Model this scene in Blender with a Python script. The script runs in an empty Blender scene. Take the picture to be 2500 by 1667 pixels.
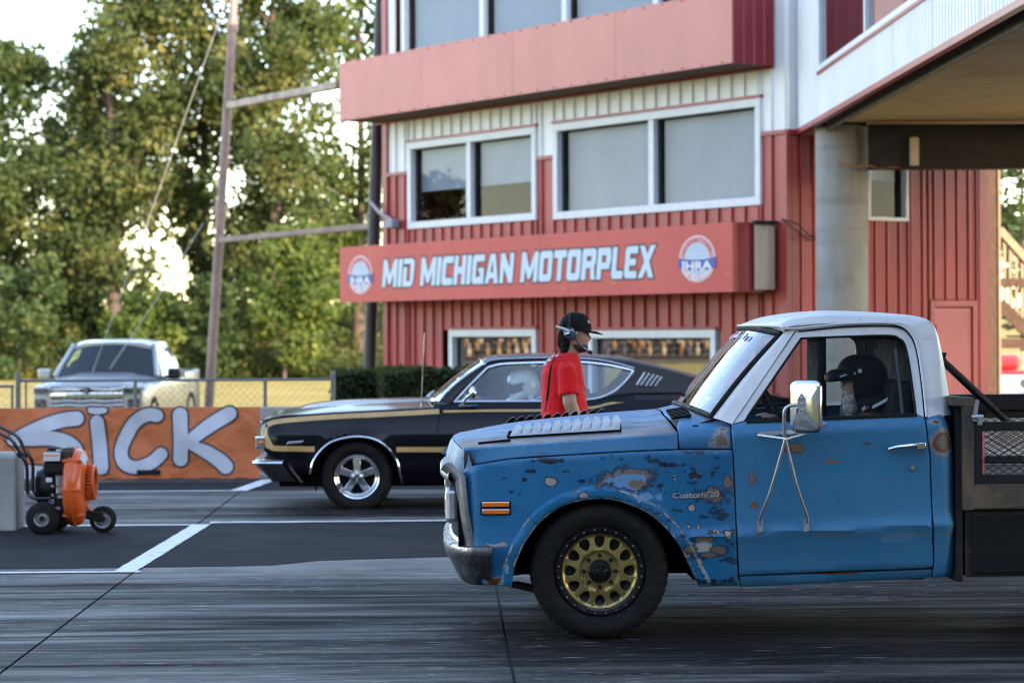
import bpy, bmesh, math, random
import numpy as np
from mathutils import Vector, Matrix, geometry, noise as mnoise
from mathutils.bvhtree import BVHTree

R = math.radians
SC = bpy.context.scene
COL = SC.collection

# ------------------------------------------------------------------ camera
YAW, ROLL, HC, FPX, HOR = R(1.55), R(0.3), 1.57, 85.0 / 36.0 * 2500.0, 818.0
cam_d = bpy.data.cameras.new("camera")
cam = bpy.data.objects.new("camera", cam_d)
COL.objects.link(cam)
SC.camera = cam
cam_d.sensor_width = 36.0
cam_d.lens = 85.0
cam_d.shift_y = (HOR - 833.5) / 2500.0
cam_d.clip_end = 3000.0
_fw = Vector((math.sin(YAW), math.cos(YAW), 0))
_r0 = Vector((math.cos(YAW), -math.sin(YAW), 0))
_u0 = Vector((0, 0, 1))
_r = _r0 * math.cos(ROLL) - _u0 * math.sin(ROLL)
_u = _u0 * math.cos(ROLL) + _r0 * math.sin(ROLL)
CAM = Vector((0, 0, HC))
cam.matrix_world = Matrix(((_r.x, _u.x, -_fw.x, 0), (_r.y, _u.y, -_fw.y, 0), (_r.z, _u.z, -_fw.z, HC), (0, 0, 0, 1)))
cam_d.dof.use_dof = True
cam_d.dof.focus_distance = 12.9
cam_d.dof.aperture_fstop = 3.2

# ------------------------------------------------------------------ world, sun, exposure
SUN_EL = R(16.0)
SUN_TO = Vector((0.55, -0.835, 0)).normalized()      # horizontal direction towards the sun
world = bpy.data.worlds.new("World")
SC.world = world
world.use_nodes = True
_wn = world.node_tree.nodes
_sky = _wn.new("ShaderNodeTexSky")
_sky.sky_type = 'NISHITA'
_sky.sun_disc = False
_sky.sun_elevation = SUN_EL
_sky.sun_rotation = math.atan2(SUN_TO.x, SUN_TO.y)
_sky.air_density = 1.0
_sky.dust_density = 0.4
_sky.ozone_density = 1.0
_bg = _wn["Background"]
_bg.inputs[1].default_value = 0.15
world.node_tree.links.new(_sky.outputs[0], _bg.inputs[0])
sun_d = bpy.data.lights.new("sun", 'SUN')
sun_d.energy = 2.6
sun_d.angle = R(0.6)
sun_d.color = (1.0, 0.83, 0.62)
sun = bpy.data.objects.new("sun", sun_d)
COL.objects.link(sun)
_sd = Vector((SUN_TO.x * math.cos(SUN_EL), SUN_TO.y * math.cos(SUN_EL), math.sin(SUN_EL)))
sun.rotation_euler = _sd.to_track_quat('Z', 'Y').to_euler()
SC.view_settings.view_transform = 'Standard'
SC.view_settings.look = 'None'
SC.view_settings.exposure = 2.55
SC.view_settings.gamma = 1.0
SC.view_settings.use_white_balance = True      # camera balanced for open shade
SC.view_settings.white_balance_temperature = 6900.0
SC.view_settings.white_balance_tint = 16.0
SC.cycles.max_bounces = 8
SC.cycles.transparent_max_bounces = 24
SC.cycles.use_denoising = True
SC.cycles.filter_width = 1.1
SC.cycles.caustics_reflective = False
SC.cycles.caustics_refractive = False

# ------------------------------------------------------------------ measuring helpers
def ray(u, v):
    return (_fw + _r * ((u - 1250.0) / FPX) + _u * ((HOR - v) / FPX))
def at(u, v, Y):
    d = ray(u, v)
    return CAM + d * (Y / d.y)
def gnd(u, v, z=0.0):
    d = ray(u, v)
    return CAM + d * ((z - HC) / d.z)

# ------------------------------------------------------------------ scene helpers
def tag(o, label=None, cat=None, group=None, kind=None):
    if label: o["label"] = label
    if cat: o["category"] = cat
    if group: o["group"] = group
    if kind: o["kind"] = kind
    return o
def wloc(o):
    l = Vector((0, 0, 0))
    while o is not None:
        l = l + o.location
        o = o.parent
    return l
def thing(name, loc, label, cat, group=None):
    o = bpy.data.objects.new(name, None)
    o.empty_display_size = 0.1
    COL.objects.link(o)
    o.location = loc
    return tag(o, label, cat, group)

def lerp(a, b, t): return a + (b - a) * t
def sstep(a, b, x):
    t = min(1.0, max(0.0, (x - a) / (b - a)))
    return t * t * (3 - 2 * t)
def interp(keys, x):
    if x <= keys[0][0]: return keys[0][1]
    for (x0, y0), (x1, y1) in zip(keys, keys[1:]):
        if x <= x1: return y0 + (y1 - y0) * (x - x0) / (x1 - x0)
    return keys[-1][1]
def sinterp(keys, x):
    """monotone cubic-ish interpolation (hermite with finite differences)"""
    n = len(keys)
    if x <= keys[0][0]: return keys[0][1]
    if x >= keys[-1][0]: return keys[-1][1]
    for i in range(n - 1):
        x0, y0 = keys[i]; x1, y1 = keys[i + 1]
        if x <= x1:
            h = x1 - x0
            d = (y1 - y0) / h
            def slope(j):
                if j <= 0 or j >= n - 1: return d
                a = (keys[j][1] - keys[j-1][1]) / (keys[j][0] - keys[j-1][0])
                b = (keys[j+1][1] - keys[j][1]) / (keys[j+1][0] - keys[j][0])
                return 0.0 if a * b <= 0 else 2 * a * b / (a + b)
            m0, m1 = slope(i), slope(i + 1)
            t = (x - x0) / h
            return (2*t**3 - 3*t*t + 1) * y0 + (t**3 - 2*t*t + t) * h * m0 + (-2*t**3 + 3*t*t) * y1 + (t**3 - t*t) * h * m1
def spline(pts, n=6, closed=False):
    """Catmull-Rom through points (tuples of any dimension)"""
    P = [np.array(p, float) for p in pts]
    out = []
    m = len(P)
    rng = range(m if closed else m - 1)
    for i in rng:
        p0 = P[(i - 1) % m] if (closed or i > 0) else P[0]
        p1 = P[i]; p2 = P[(i + 1) % m]
        p3 = P[(i + 2) % m] if (closed or i + 2 < m) else P[-1]
        for k in range(n):
            t = k / n
            out.append(0.5 * ((2*p1) + (-p0 + p2)*t + (2*p0 - 5*p1 + 4*p2 - p3)*t*t + (-p0 + 3*p1 - 3*p2 + p3)*t**3))
    if not closed: out.append(P[-1])
    return [tuple(p) for p in out]
def resample(poly, step, closed=True):
    out = []
    m = len(poly)
    for i in range(m if closed else m - 1):
        a = poly[i]; b = poly[(i + 1) % m]
        L = math.hypot(b[0]-a[0], b[1]-a[1])
        k = max(1, int(round(L / step)))
        for j in range(k):
            out.append((lerp(a[0], b[0], j/k), lerp(a[1], b[1], j/k)))
    if not closed: out.append(tuple(poly[-1]))
    return out
def area2(p):
    return 0.5 * sum(p[i][0]*p[(i+1)%len(p)][1] - p[(i+1)%len(p)][0]*p[i][1] for i in range(len(p)))
def inpoly(p, poly):
    x, y = p; c = False
    j = len(poly) - 1
    for i in range(len(poly)):
        xi, yi = poly[i]; xj, yj = poly[j]
        if (yi > y) != (yj > y) and x < (xj - xi) * (y - yi) / (yj - yi) + xi: c = not c
        j = i
    return c
def pdist(p, line, closed=True):
    """distance of a 2D point to a polyline"""
    a = np.array(line, float)
    b = np.roll(a, -1, 0) if closed else a[1:]
    if not closed: a = a[:-1]
    q = np.array(p, float)
    d = b - a
    t = np.clip(((q - a) * d).sum(1) / np.maximum((d * d).sum(1), 1e-12), 0, 1)
    e = a + d * t[:, None] - q
    return math.sqrt((e * e).sum(1).min())
def offset_poly(poly, d):
    """offset a closed polygon inwards by d (any winding)"""
    s = 1.0 if area2(poly) > 0 else -1.0
    n = len(poly); out = []
    for i in range(n):
        p0, p1, p2 = poly[i-1], poly[i], poly[(i+1) % n]
        a = np.array([p1[0]-p0[0], p1[1]-p0[1]]); b = np.array([p2[0]-p1[0], p2[1]-p1[1]])
        a = a / (np.linalg.norm(a) + 1e-12); b = b / (np.linalg.norm(b) + 1e-12)
        na = np.array([-a[1], a[0]]) * s; nb = np.array([-b[1], b[0]]) * s
        m = na + nb
        L = np.linalg.norm(m)
        m = na if L < 0.2 else m / L
        k = 1.0 / max(0.45, float(m @ na))
        out.append((p1[0] + m[0]*d*k, p1[1] + m[1]*d*k))
    return out

class MB:
    def __init__(s): s.v = []; s.f = []
    def add(s, vs, fs):
        o = len(s.v)
        s.v += [tuple(map(float, p)) for p in vs]
        s.f += [tuple(i + o for i in f) for f in fs]
        return s
    def box(s, x0, x1, y0, y1, z0, z1):
        return s.add([(x0,y0,z0),(x1,y0,z0),(x1,y1,z0),(x0,y1,z0),(x0,y0,z1),(x1,y0,z1),(x1,y1,z1),(x0,y1,z1)],
                     [(0,3,2,1),(4,5,6,7),(0,1,5,4),(1,2,6,5),(2,3,7,6),(3,0,4,7)])
    def obox(s, c, ax, ay, az):
        """oriented box: centre and three half-axis vectors"""
        c, ax, ay, az = Vector(c), Vector(ax), Vector(ay), Vector(az)
        vs = [c + ax*i + ay*j + az*k for k in (-1,1) for (i,j) in ((-1,-1),(1,-1),(1,1),(-1,1))]
        fs = [(0,3,2,1),(4,5,6,7),(0,1,5,4),(1,2,6,5),(2,3,7,6),(3,0,4,7)]
        if ax.cross(ay).dot(az) < 0: fs = [tuple(reversed(f)) for f in fs]
        return s.add(vs, fs)
    def bar(s, p0, p1, w, h, up=(0,0,1)):
        p0, p1 = Vector(p0), Vector(p1)
        d = p1 - p0
        a = d.normalized()
        sd = a.cross(Vector(up))
        if sd.length < 1e-4: sd = a.cross(Vector((1,0,0)))
        sd.normalize(); n = sd.cross(a)
        return s.obox((p0+p1)/2, d/2, sd*(w/2), n*(h/2))
    def tube(s, pts, r, n=8, caps=True, closed=False):
        P = [Vector(p) for p in pts]
        m = len(P)
        rs = r if isinstance(r, (list, tuple)) else [r]*m
        rings = []
        ref = None
        for i in range(m):
            if closed: t = P[(i+1) % m] - P[i-1]
            else: t = P[min(i+1, m-1)] - P[max(i-1, 0)]
            t.normalize()
            if ref is None:
                ref = t.cross(Vector((0,0,1)))
                if ref.length < 0.05: ref = t.cross(Vector((0,1,0)))
            ref = ref - t * ref.dot(t); ref.normalize()
            b = t.cross(ref)
            rings.append([P[i] + (ref*math.cos(2*math.pi*k/n) + b*math.sin(2*math.pi*k/n)) * rs[i] for k in range(n)])
        vs = [p for g in rings for p in g]; fs = []
        for i in range(m if closed else m-1):
            j = (i+1) % m
            for k in range(n):
                l = (k+1) % n
                fs.append((i*n+k, i*n+l, j*n+l, j*n+k))
        if caps and not closed:
            fs.append(tuple(reversed(range(n)))); fs.append(tuple((m-1)*n+k for k in range(n)))
        return s.add(vs, fs)
    def cyl(s, p0, p1, r0, r1=None, n=16, caps=True):
        return s.tube([p0, p1], [r0, r0 if r1 is None else r1], n, caps)
    def lathe(s, prof, c, axis, n=32, a0=0, a1=2*math.pi, ref=None):
        """prof: list of (distance along axis, radius)"""
        c, axis = Vector(c), Vector(axis).normalized()
        ref = Vector(ref) if ref else (Vector((0,0,1)) if abs(axis.z) < 0.9 else Vector((1,0,0)))
        e1 = (ref - axis*ref.dot(axis)).normalized(); e2 = axis.cross(e1)
        full = abs((a1-a0) - 2*math.pi) < 1e-6
        k = n if full else n+1
        vs = []
        for (h, r) in prof:
            for i in range(k):
                a = a0 + (a1-a0)*i/n
                vs.append(c + axis*h + (e1*math.cos(a) + e2*math.sin(a))*r)
        fs = []
        for j in range(len(prof)-1):
            for i in range(n):
                l = (i+1) % k
                fs.append((j*k+i, (j+1)*k+i, (j+1)*k+l, j*k+l))
        return s.add(vs, fs)
    def sphere(s, c, r, n=16, m=10, rot=None):
        c = Vector(c); r = Vector(r) if not isinstance(r, (int, float)) else Vector((r,r,r))
        vs = []; fs = []
        for j in range(m+1):
            th = math.pi*j/m
            for i in range(n):
                a = 2*math.pi*i/n
                p = Vector((r.x*math.sin(th)*math.cos(a), r.y*math.sin(th)*math.sin(a), r.z*math.cos(th)))
                if rot: p = rot @ p
                vs.append(c+p)
        for j in range(m):
            for i in range(n):
                l = (i+1) % n
                fs.append((j*n+i, (j+1)*n+i, (j+1)*n+l, j*n+l))
        return s.add(vs, fs)
    def grid(s, rows, closed_u=False):
        """rows of equal length of points"""
        n = len(rows[0]); vs = [p for r in rows for p in r]; fs = []
        for j in range(len(rows)-1):
            for i in range(n if closed_u else n-1):
                l = (i+1) % n
                fs.append((j*n+i, j*n+l, (j+1)*n+l, (j+1)*n+i))
        return s.add(vs, fs)
    def prism(s, poly, f0, f1):
        """closed 2D polygon extruded between two maps (a,b)->3D ; caps are ngons"""
        n = len(poly)
        vs = [f0(*p) for p in poly] + [f1(*p) for p in poly]
        fs = [tuple(range(n)), tuple(reversed(range(n, 2*n)))]
        for i in range(n):
            j = (i+1) % n
            fs.append((i, n+i, n+j, j))
        return s.add(vs, fs)
    def panel(s, poly, fn, step, holes=(), edge=0.0, depth=0.0, flange=0.0, dirv=(0,1,0), lines=()):
        """triangulated sheet over a 2D outline; fn(a,b)->3D; rim rolled by edge/depth along dirv, then flange"""
        dv = Vector(dirv)
        poly = resample(poly, step)
        if area2(poly) < 0: poly = poly[::-1]
        holes = [resample(h, step) for h in holes]
        V = []; E = []; lev = []
        def loop(pl, l):
            o = len(V)
            for p in pl: V.append(Vector(p)); lev.append(l)
            for i in range(len(pl)): E.append((o+i, o+(i+1) % len(pl)))
            return list(range(o, o+len(pl)))
        outer = loop(poly, 1)
        if edge > 0: loop(offset_poly(poly, edge), 0)
        for h in holes:
            loop(h, 1)
            if edge > 0: loop(offset_poly(h, -edge), 0)
        xs = [p[0] for p in poly]; ys = [p[1] for p in poly]
        allb = [poly] + holes
        for ln in lines:            # extra feature lines kept as edges
            prev = None
            for p in ln:
                if not inpoly(p, poly) or pdist(p, poly) < edge + 0.003: prev = None; continue
                V.append(Vector(p)); lev.append(0)
                if prev is not None: E.append((prev, len(V)-1))
                prev = len(V)-1
        lpts = np.array([p for ln in lines for p in ln]) if lines else None
        y = min(ys) + step*0.5; row = 0
        while y < max(ys):
            x = min(xs) + step*(0.5 + 0.5*(row % 2))
            while x < max(xs):
                if inpoly((x, y), poly) and not any(inpoly((x, y), h) for h in holes) \
                   and all(pdist((x, y), b) > step*0.6 + edge for b in allb) \
                   and (lpts is None or np.min((lpts[:, 0]-x)**2 + (lpts[:, 1]-y)**2) > (step*0.45)**2):
                    V.append(Vector((x, y))); lev.append(0)
                x += step
            y += step*0.87; row += 1
        rv, re, rf, ov, oe, of = geometry.delaunay_2d_cdt(V, E, [], 0, 1e-6)
        lv = [max([lev[k] for k in o]) if o else 0 for o in ov]
        fs = []
        for f in rf:
            c = (sum(rv[i][0] for i in f)/len(f), sum(rv[i][1] for i in f)/len(f))
            if inpoly(c, poly) and not any(inpoly(c, h) for h in holes): fs.append(tuple(f))
        pts = []
        for i, p in enumerate(rv):
            q = Vector(fn(p[0], p[1]))
            if lv[i] and depth: q = q + dv*depth
            pts.append(q)
        s.add(pts, fs)
        if flange:
            for pl in [poly] + holes:
                n = len(pl)
                a = [Vector(fn(*p)) + dv*depth for p in pl]
                b = [q + dv*flange for q in a]
                s.add(a + b, [(i, n+i, n+(i+1) % n, (i+1) % n) for i in range(n)])
        return s
    def mirror(s, axis, c):
        """append a mirrored copy about plane coordinate c"""
        o = len(s.v)
        nv = []
        for p in s.v:
            q = list(p); q[axis] = 2*c - q[axis]; nv.append(tuple(q))
        nf = [tuple(reversed([i + o for i in f])) for f in s.f]
        s.v += nv; s.f += nf
        return s
    def xform(s, M):
        s.v = [tuple(M @ Vector(p)) for p in s.v]
        return s
    def build(s, name, mat, parent=None, smooth=40, bevel=0.0, seg=2, loc=None, normals=True):
        me = bpy.data.meshes.new(name)
        org = wloc(parent) if parent is not None else (Vector(loc) if loc is not None else Vector((0,0,0)))
        vs = [(p[0]-org.x, p[1]-org.y, p[2]-org.z) for p in s.v]
        me.from_pydata(vs, [], s.f)
        me.update()
        if normals:
            bm = bmesh.new(); bm.from_mesh(me)
            bmesh.ops.recalc_face_normals(bm, faces=bm.faces)
            bm.to_mesh(me); bm.free()
        if smooth:
            me.polygons.foreach_set("use_smooth", [True]*len(me.polygons))
            me.set_sharp_from_angle(angle=R(smooth))
        o = bpy.data.objects.new(name, me)
        COL.objects.link(o)
        me.materials.append(mat)
        if parent is not None: o.parent = parent
        else: o.location = org
        if bevel:
            m = o.modifiers.new("bevel", 'BEVEL'); m.width = bevel; m.segments = seg
            m.limit_method = 'ANGLE'; m.angle_limit = R(35)
            m.harden_normals = False
        return o
def pair(mb, yc, name, mat, parent, **kw):
    """build a part and its mirror image across the plane y = yc as two objects"""
    a = mb.build(name, mat, parent, **kw)
    m = MB(); m.v = [(p[0], 2*yc-p[1], p[2]) for p in mb.v]; m.f = [tuple(reversed(f)) for f in mb.f]
    return a, m.build(name, mat, parent, **kw)
def dup(o, parent=None, offset=None):
    c = o.copy(); COL.objects.link(c)
    c.parent = parent
    if offset is not None: c.location = Vector(o.location) + Vector(offset)
    for ch in o.children: dup(ch, c)
    return c
def share(o, parent, M):
    """another object with the same mesh, placed by matrix M in its parent's space"""
    c = o.copy(); COL.objects.link(c); c.parent = parent
    c.matrix_local = M
    return c
def text_mesh(body, size, fn, shear=0.0, extrude=0.0, offset=0.0, space=1.0, xscale=1.0):
    """flat lettering; returns MB with vertices mapped by fn(x,y,z) (origin bottom left)"""
    cu = bpy.data.curves.new("lettering", 'FONT')
    cu.body = body; cu.size = size; cu.shear = shear; cu.extrude = extrude; cu.offset = offset
    cu.space_character = space; cu.resolution_u = 3
    ob = bpy.data.objects.new("lettering", cu)
    COL.objects.link(ob)
    dg = bpy.context.evaluated_depsgraph_get()
    ev = ob.evaluated_get(dg)
    me = ev.to_mesh()
    mb = MB()
    mb.add([fn(v.co.x*xscale, v.co.y, v.co.z) for v in me.vertices], [tuple(p.vertices) for p in me.polygons])
    w = max([v.co.x for v in me.vertices], default=0)*xscale
    ev.to_mesh_clear()
    bpy.data.objects.remove(ob); bpy.data.curves.remove(cu)
    return mb, w

# ------------------------------------------------------------------ material helpers
class NT:
    def __init__(s, name):
        s.m = bpy.data.materials.new(name); s.m.use_nodes = True
        s.t = s.m.node_tree; s.n = s.t.nodes; s.l = s.t.links
        s.b = s.n["Principled BSDF"]; s.out = s.n["Material Output"]
        s._tc = None
    def node(s, t, **kw):
        n = s.n.new(t)
        for k, v in kw.items(): setattr(n, k, v)
        return n
    def set(s, n, key, v):
        if hasattr(v, "is_linked") or isinstance(v, bpy.types.NodeSocket): s.l.new(v, n.inputs[key])
        else:
            if isinstance(v, (tuple, list)) and len(v) == 3 and n.inputs[key].type == 'RGBA': v = (*v, 1)
            n.inputs[key].default_value = v
    def coord(s, which="Object"):
        if s._tc is None: s._tc = s.node("ShaderNodeTexCoord")
        return s._tc.outputs[which]
    def map(s, vec, scale=(1,1,1), loc=(0,0,0), rot=(0,0,0)):
        n = s.node("ShaderNodeMapping"); s.l.new(vec, n.inputs[0])
        n.inputs["Scale"].default_value = scale; n.inputs["Location"].default_value = loc; n.inputs["Rotation"].default_value = rot
        return n.outputs[0]
    def noise(s, scale=5, detail=4, rough=0.55, vec=None, dist=0.0, out=0):
        n = s.node("ShaderNodeTexNoise")
        s.l.new(vec if vec is not None else s.coord(), n.inputs["Vector"])
        n.inputs["Scale"].default_value = scale; n.inputs["Detail"].default_value = detail
        n.inputs["Roughness"].default_value = rough; n.inputs["Distortion"].default_value = dist
        return n.outputs[out]
    def voro(s, scale=5, vec=None, feature='F1', out="Distance", rnd=1.0):
        n = s.node("ShaderNodeTexVoronoi", feature=feature)
        s.l.new(vec if vec is not None else s.coord(), n.inputs["Vector"])
        n.inputs["Scale"].default_value = scale; n.inputs["Randomness"].default_value = rnd
        return n.outputs[out]
    def ramp(s, fac, stops, interp='LINEAR'):
        n = s.node("ShaderNodeValToRGB"); s.l.new(fac, n.inputs[0])
        cr = n.color_ramp; cr.interpolation = interp
        while len(cr.elements) < len(stops): cr.elements.new(0.5)
        for e, (p, c) in zip(cr.elements, stops):
            e.position = p; e.color = (*c, 1) if not isinstance(c, (int, float)) else (c, c, c, 1)
        return n.outputs[0]
    def mix(s, fac, a, b, mode='MIX'):
        n = s.node("ShaderNodeMix", data_type='RGBA', blend_type=mode)
        s.set(n, 0, fac); s.set(n, 6, a); s.set(n, 7, b)
        return n.outputs[2]
    def math(s, op, a, b=0.0, c=0.0, clamp=False):
        n = s.node("ShaderNodeMath", operation=op); n.use_clamp = clamp
        s.set(n, 0, a); s.set(n, 1, b); s.set(n, 2, c)
        return n.outputs[0]
    def sep(s, vec):
        n = s.node("ShaderNodeSeparateXYZ"); s.l.new(vec, n.inputs[0]); return n.outputs
    def mrange(s, v, a, b, c=0.0, d=1.0):
        n = s.node("ShaderNodeMapRange"); n.interpolation_type = 'SMOOTHSTEP'
        s.l.new(v, n.inputs[0])
        for i, x in enumerate((a, b, c, d)): n.inputs[1+i].default_value = x
        return n.outputs[0]
    def bump(s, h, strength=0.3, dist=0.01):
        n = s.node("ShaderNodeBump"); s.l.new(h, n.inputs["Height"])
        n.inputs["Strength"].default_value = strength; n.inputs["Distance"].default_value = dist
        s.l.new(n.outputs[0], s.b.inputs["Normal"])
    def p(s, **kw):
        names = dict(color="Base Color", rough="Roughness", metal="Metallic", coat="Coat Weight", coatr="Coat Roughness",
                     spec="Specular IOR Level", trans="Transmission Weight", ior="IOR", sub="Subsurface Weight", sheen="Sheen Weight",
                     aniso="Anisotropic")
        for k, v in kw.items(): s.set(s.b, names[k], v)
        return s
def simple(name, color, rough=0.5, metal=0.0, var=0.12, nscale=6.0, bump=0.0, bscale=60.0, coat=0.0, spec=0.5, streak=None):
    """base colour with a little uneven wear"""
    t = NT(name)
    vec = t.coord()
    if streak: vec = t.map(vec, scale=streak)
    n = t.noise(nscale, 5, 0.6, vec)
    c = tuple(color)
    lo = tuple(x*(1-var) for x in c); hi = tuple(min(1, x*(1+var)) for x in c)
    t.p(color=t.ramp(n, [(0.3, lo), (0.7, hi)]), metal=metal, coat=coat, spec=spec,
        rough=t.mrange(t.noise(nscale*2.3, 3), 0.3, 0.7, max(0.02, rough*0.85), min(1, rough*1.15)))
    if bump: t.bump(t.noise(bscale, 4), bump, 0.005)
    return t.m
def glass_mat(name, tint=(0.8, 0.85, 0.85), refl=0.06, edge=0.9, rough=0.0, dark=0.0):
    """thin pane: transparent with a mirror coat that grows at grazing angles"""
    t = NT(name)
    tr = t.node("ShaderNodeBsdfTransparent"); t.set(tr, 0, tint)
    gl = t.node("ShaderNodeBsdfGlossy"); t.set(gl, 0, (0.95, 0.97, 1.0)); t.set(gl, "Roughness", rough)
    lw = t.node("ShaderNodeLayerWeight"); lw.inputs[0].default_value = 0.5
    f = t.math('ADD', refl, t.math('MULTIPLY', t.math('POWER', lw.outputs["Facing"], 4.0), edge-refl))
    f = t.math('MULTIPLY', f, t.mrange(t.noise(3.0, 2), 0.2, 0.8, 0.92, 1.06))
    mx = t.node("ShaderNodeMixShader"); t.l.new(f, mx.inputs[0]); t.l.new(tr.outputs[0], mx.inputs[1]); t.l.new(gl.outputs[0], mx.inputs[2])
    last = mx.outputs[0]
    if dark:
        df = t.node("ShaderNodeBsdfDiffuse"); t.set(df, 0, (0.02, 0.025, 0.03))
        m2 = t.node("ShaderNodeMixShader"); m2.inputs[0].default_value = dark
        t.l.new(last, m2.inputs[1]); t.l.new(df.outputs[0], m2.inputs[2])
        # keep the mirror on top of the dark layer
        m3 = t.node("ShaderNodeMixShader"); t.l.new(f, m3.inputs[0]); t.l.new(m2.outputs[0], m3.inputs[1]); t.l.new(gl.outputs[0], m3.inputs[2])
        last = m3.outputs[0]
    t.l.new(last, t.out.inputs[0])
    return t.m
# ================================================================== ground and track
X0 = -2.10          # start line
def ground_mats():
    g = NT("dry_lawn")
    v = g.coord("Object")
    n1 = g.noise(0.22, 6, 0.65, v); n2 = g.noise(2.2, 5, 0.7, v)
    base = g.ramp(n1, [(0.32, (0.25, 0.20, 0.045)), (0.5, (0.38, 0.29, 0.085)), (0.68, (0.47, 0.35, 0.13))])
    g.p(color=g.mix(0.35, base, g.ramp(n2, [(0.3, (0.17, 0.16, 0.035)), (0.7, (0.48, 0.38, 0.16))])), rough=0.95, spec=0.1)
    g.bump(g.noise(9, 6, 0.75, v), 1.0, 0.08)
    c = NT("rubbered_concrete")
    v = c.coord("Object")
    sx, sy, sz = c.sep(v)
    def streak(kx, ky, lo, hi, off, det=4):
        n = c.noise(1.0, det, 0.62, c.map(v, scale=(kx, ky, 1), loc=off))
        return c.mrange(n, lo, hi, 0.0, 1.0)
    st1 = streak(0.09, 1.0, 0.32, 0.68, (0, 0, 0), 5)
    st2 = streak(0.26, 3.2, 0.26, 0.74, (3, 1, 0), 6)
    st3 = streak(0.8, 9.0, 0.25, 0.75, (7, 2, 0), 5)
    st4 = streak(3.0, 30.0, 0.28, 0.72, (1, 8, 0))
    blot = c.noise(1.1, 6, 0.65, v); fine = c.noise(140, 3, 0.8, v); grit = c.noise(38, 4, 0.75, v)
    conc = c.ramp(blot, [(0.30, (0.095, 0.089, 0.085)), (0.5, (0.165, 0.154, 0.145)), (0.72, (0.26, 0.243, 0.228))])
    rub = c.math('ADD', c.math('ADD', c.math('MULTIPLY', st1, 0.36), c.math('MULTIPLY', st2, 0.26)), c.math('ADD', c.math('MULTIPLY', st3, 0.18), c.math('MULTIPLY', st4, 0.12)))
    rub = c.math('ADD', rub, c.math('MULTIPLY', c.math('SUBTRACT', c.noise(0.35, 3, 0.5, v), 0.45), 0.7))
    wav = c.math('ADD', sy, c.math('MULTIPLY', c.math('SUBTRACT', st1, 0.5), 0.5))
    def band(y0, w):
        d = c.math('ABSOLUTE', c.math('SUBTRACT', wav, y0))
        return c.mrange(d, w*0.2, w, 1.0, 0.0)
    bands = c.math('MAXIMUM', c.math('MAXIMUM', band(12.35, 1.7), band(14.6, 1.25)), c.math('MAXIMUM', band(21.8, 1.05), band(23.5, 0.7)))
    # right of the start line the launches have laid down a near-solid coat
    along = c.mrange(c.math('ADD', sx, c.math('MULTIPLY', c.math('SUBTRACT', blot, 0.5), 3.5)), -2.6, 0.6, 0.20, 1.0)
    rub = c.math('ADD', rub, c.math('MULTIPLY', c.math('MULTIPLY', bands, along), 0.62))
    edge = c.mrange(c.math('ABSOLUTE', c.math('SUBTRACT', sy, 16.6)), 0.25, 1.0, 0.40, 0.0)
    rub = c.math('SUBTRACT', rub, edge)
    fac = c.mrange(rub, 0.12, 0.92, 0.0, 1.0)
    col = c.mix(fac, conc, (0.0105, 0.0095, 0.0105))
    gm = c.math('MULTIPLY', c.mrange(c.math('ADD', c.math('MULTIPLY', grit, 0.6), c.math('MULTIPLY', fine, 0.4)), 0.52, 0.66, 0, 0.75), c.mrange(rub, 0.0, 1.3, 0.9, 0.12))
    col = c.mix(gm, col, (0.27, 0.262, 0.255))
    # pale scuffs: short dashes along the track
    dash = c.noise(1.0, 3, 0.6, c.map(v, scale=(4.2, 42, 1), loc=(1.7, 9, 0)))
    dmask = c.math('MULTIPLY', c.mrange(dash, 0.62, 0.68, 0, 1), c.mrange(c.noise(0.6, 3, 0.6, v), 0.40, 0.56, 0, 0.9))
    col = c.mix(dmask, col, (0.40, 0.39, 0.38))
    thin = c.noise(1.0, 2, 0.5, c.map(v, scale=(0.10, 30, 1), loc=(4, 5, 0)))
    col = c.mix(c.mrange(thin, 0.62, 0.66, 0, 0.7), col, (0.008, 0.008, 0.010))
    gloss = c.math('ADD', c.math('MULTIPLY', st2, 0.5), c.math('MULTIPLY', st3, 0.5))
    c.p(color=col, rough=c.mrange(gloss, 0.1, 0.9, 0.50, 0.80), spec=c.mrange(gloss, 0.15, 0.8, 0.17, 0.04))
    h = c.math('ADD', c.math('MULTIPLY', c.noise(90, 4, 0.7, v), 0.7), c.math('ADD', c.math('MULTIPLY', st4, 0.35), c.math('MULTIPLY', grit, 0.8)))
    c.bump(h, 0.8, 0.006)
    a = NT("black_asphalt")
    v = a.coord("Object")
    n = a.noise(1.6, 6, 0.65, v); f = a.noise(130, 3, 0.8, v)
    col = a.ramp(n, [(0.3, (0.014, 0.0137, 0.0155)), (0.7, (0.030, 0.029, 0.032))])
    col = a.mix(a.mrange(f, 0.62, 0.75, 0, 0.5), col, (0.10, 0.10, 0.10))
    crk = a.voro(0.55, a.mix(0.12, v, a.noise(2.2, 5, 0.6, v, out=1)), 'DISTANCE_TO_EDGE')
    col = a.mix(a.math('MULTIPLY', a.mrange(crk, 0.0, 0.012, 1, 0), a.mrange(a.noise(0.9, 3, 0.5, v), 0.5, 0.6, 0, 0.8)), col, (0.006, 0.006, 0.007))
    a.p(color=col, rough=0.9, spec=0.1)
    a.bump(f, 0.6, 0.006)
    w = NT("white_road_paint")
    v = w.coord("Object")
    wear = w.noise(7, 6, 0.7, v)
    w.p(color=w.mix(w.mrange(wear, 0.52, 0.72, 0, 0.75), (0.66, 0.66, 0.66), (0.16, 0.16, 0.16)), rough=0.6)
    w.bump(w.noise(80, 3), 0.3, 0.003)
    return g.m, c.m, a.m, w.m
M_LAWN, M_TRACK, M_ASPH, M_PAINT = ground_mats()
M_CONC = NT("weathered_concrete")
_v = M_CONC.coord("Object")
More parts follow.
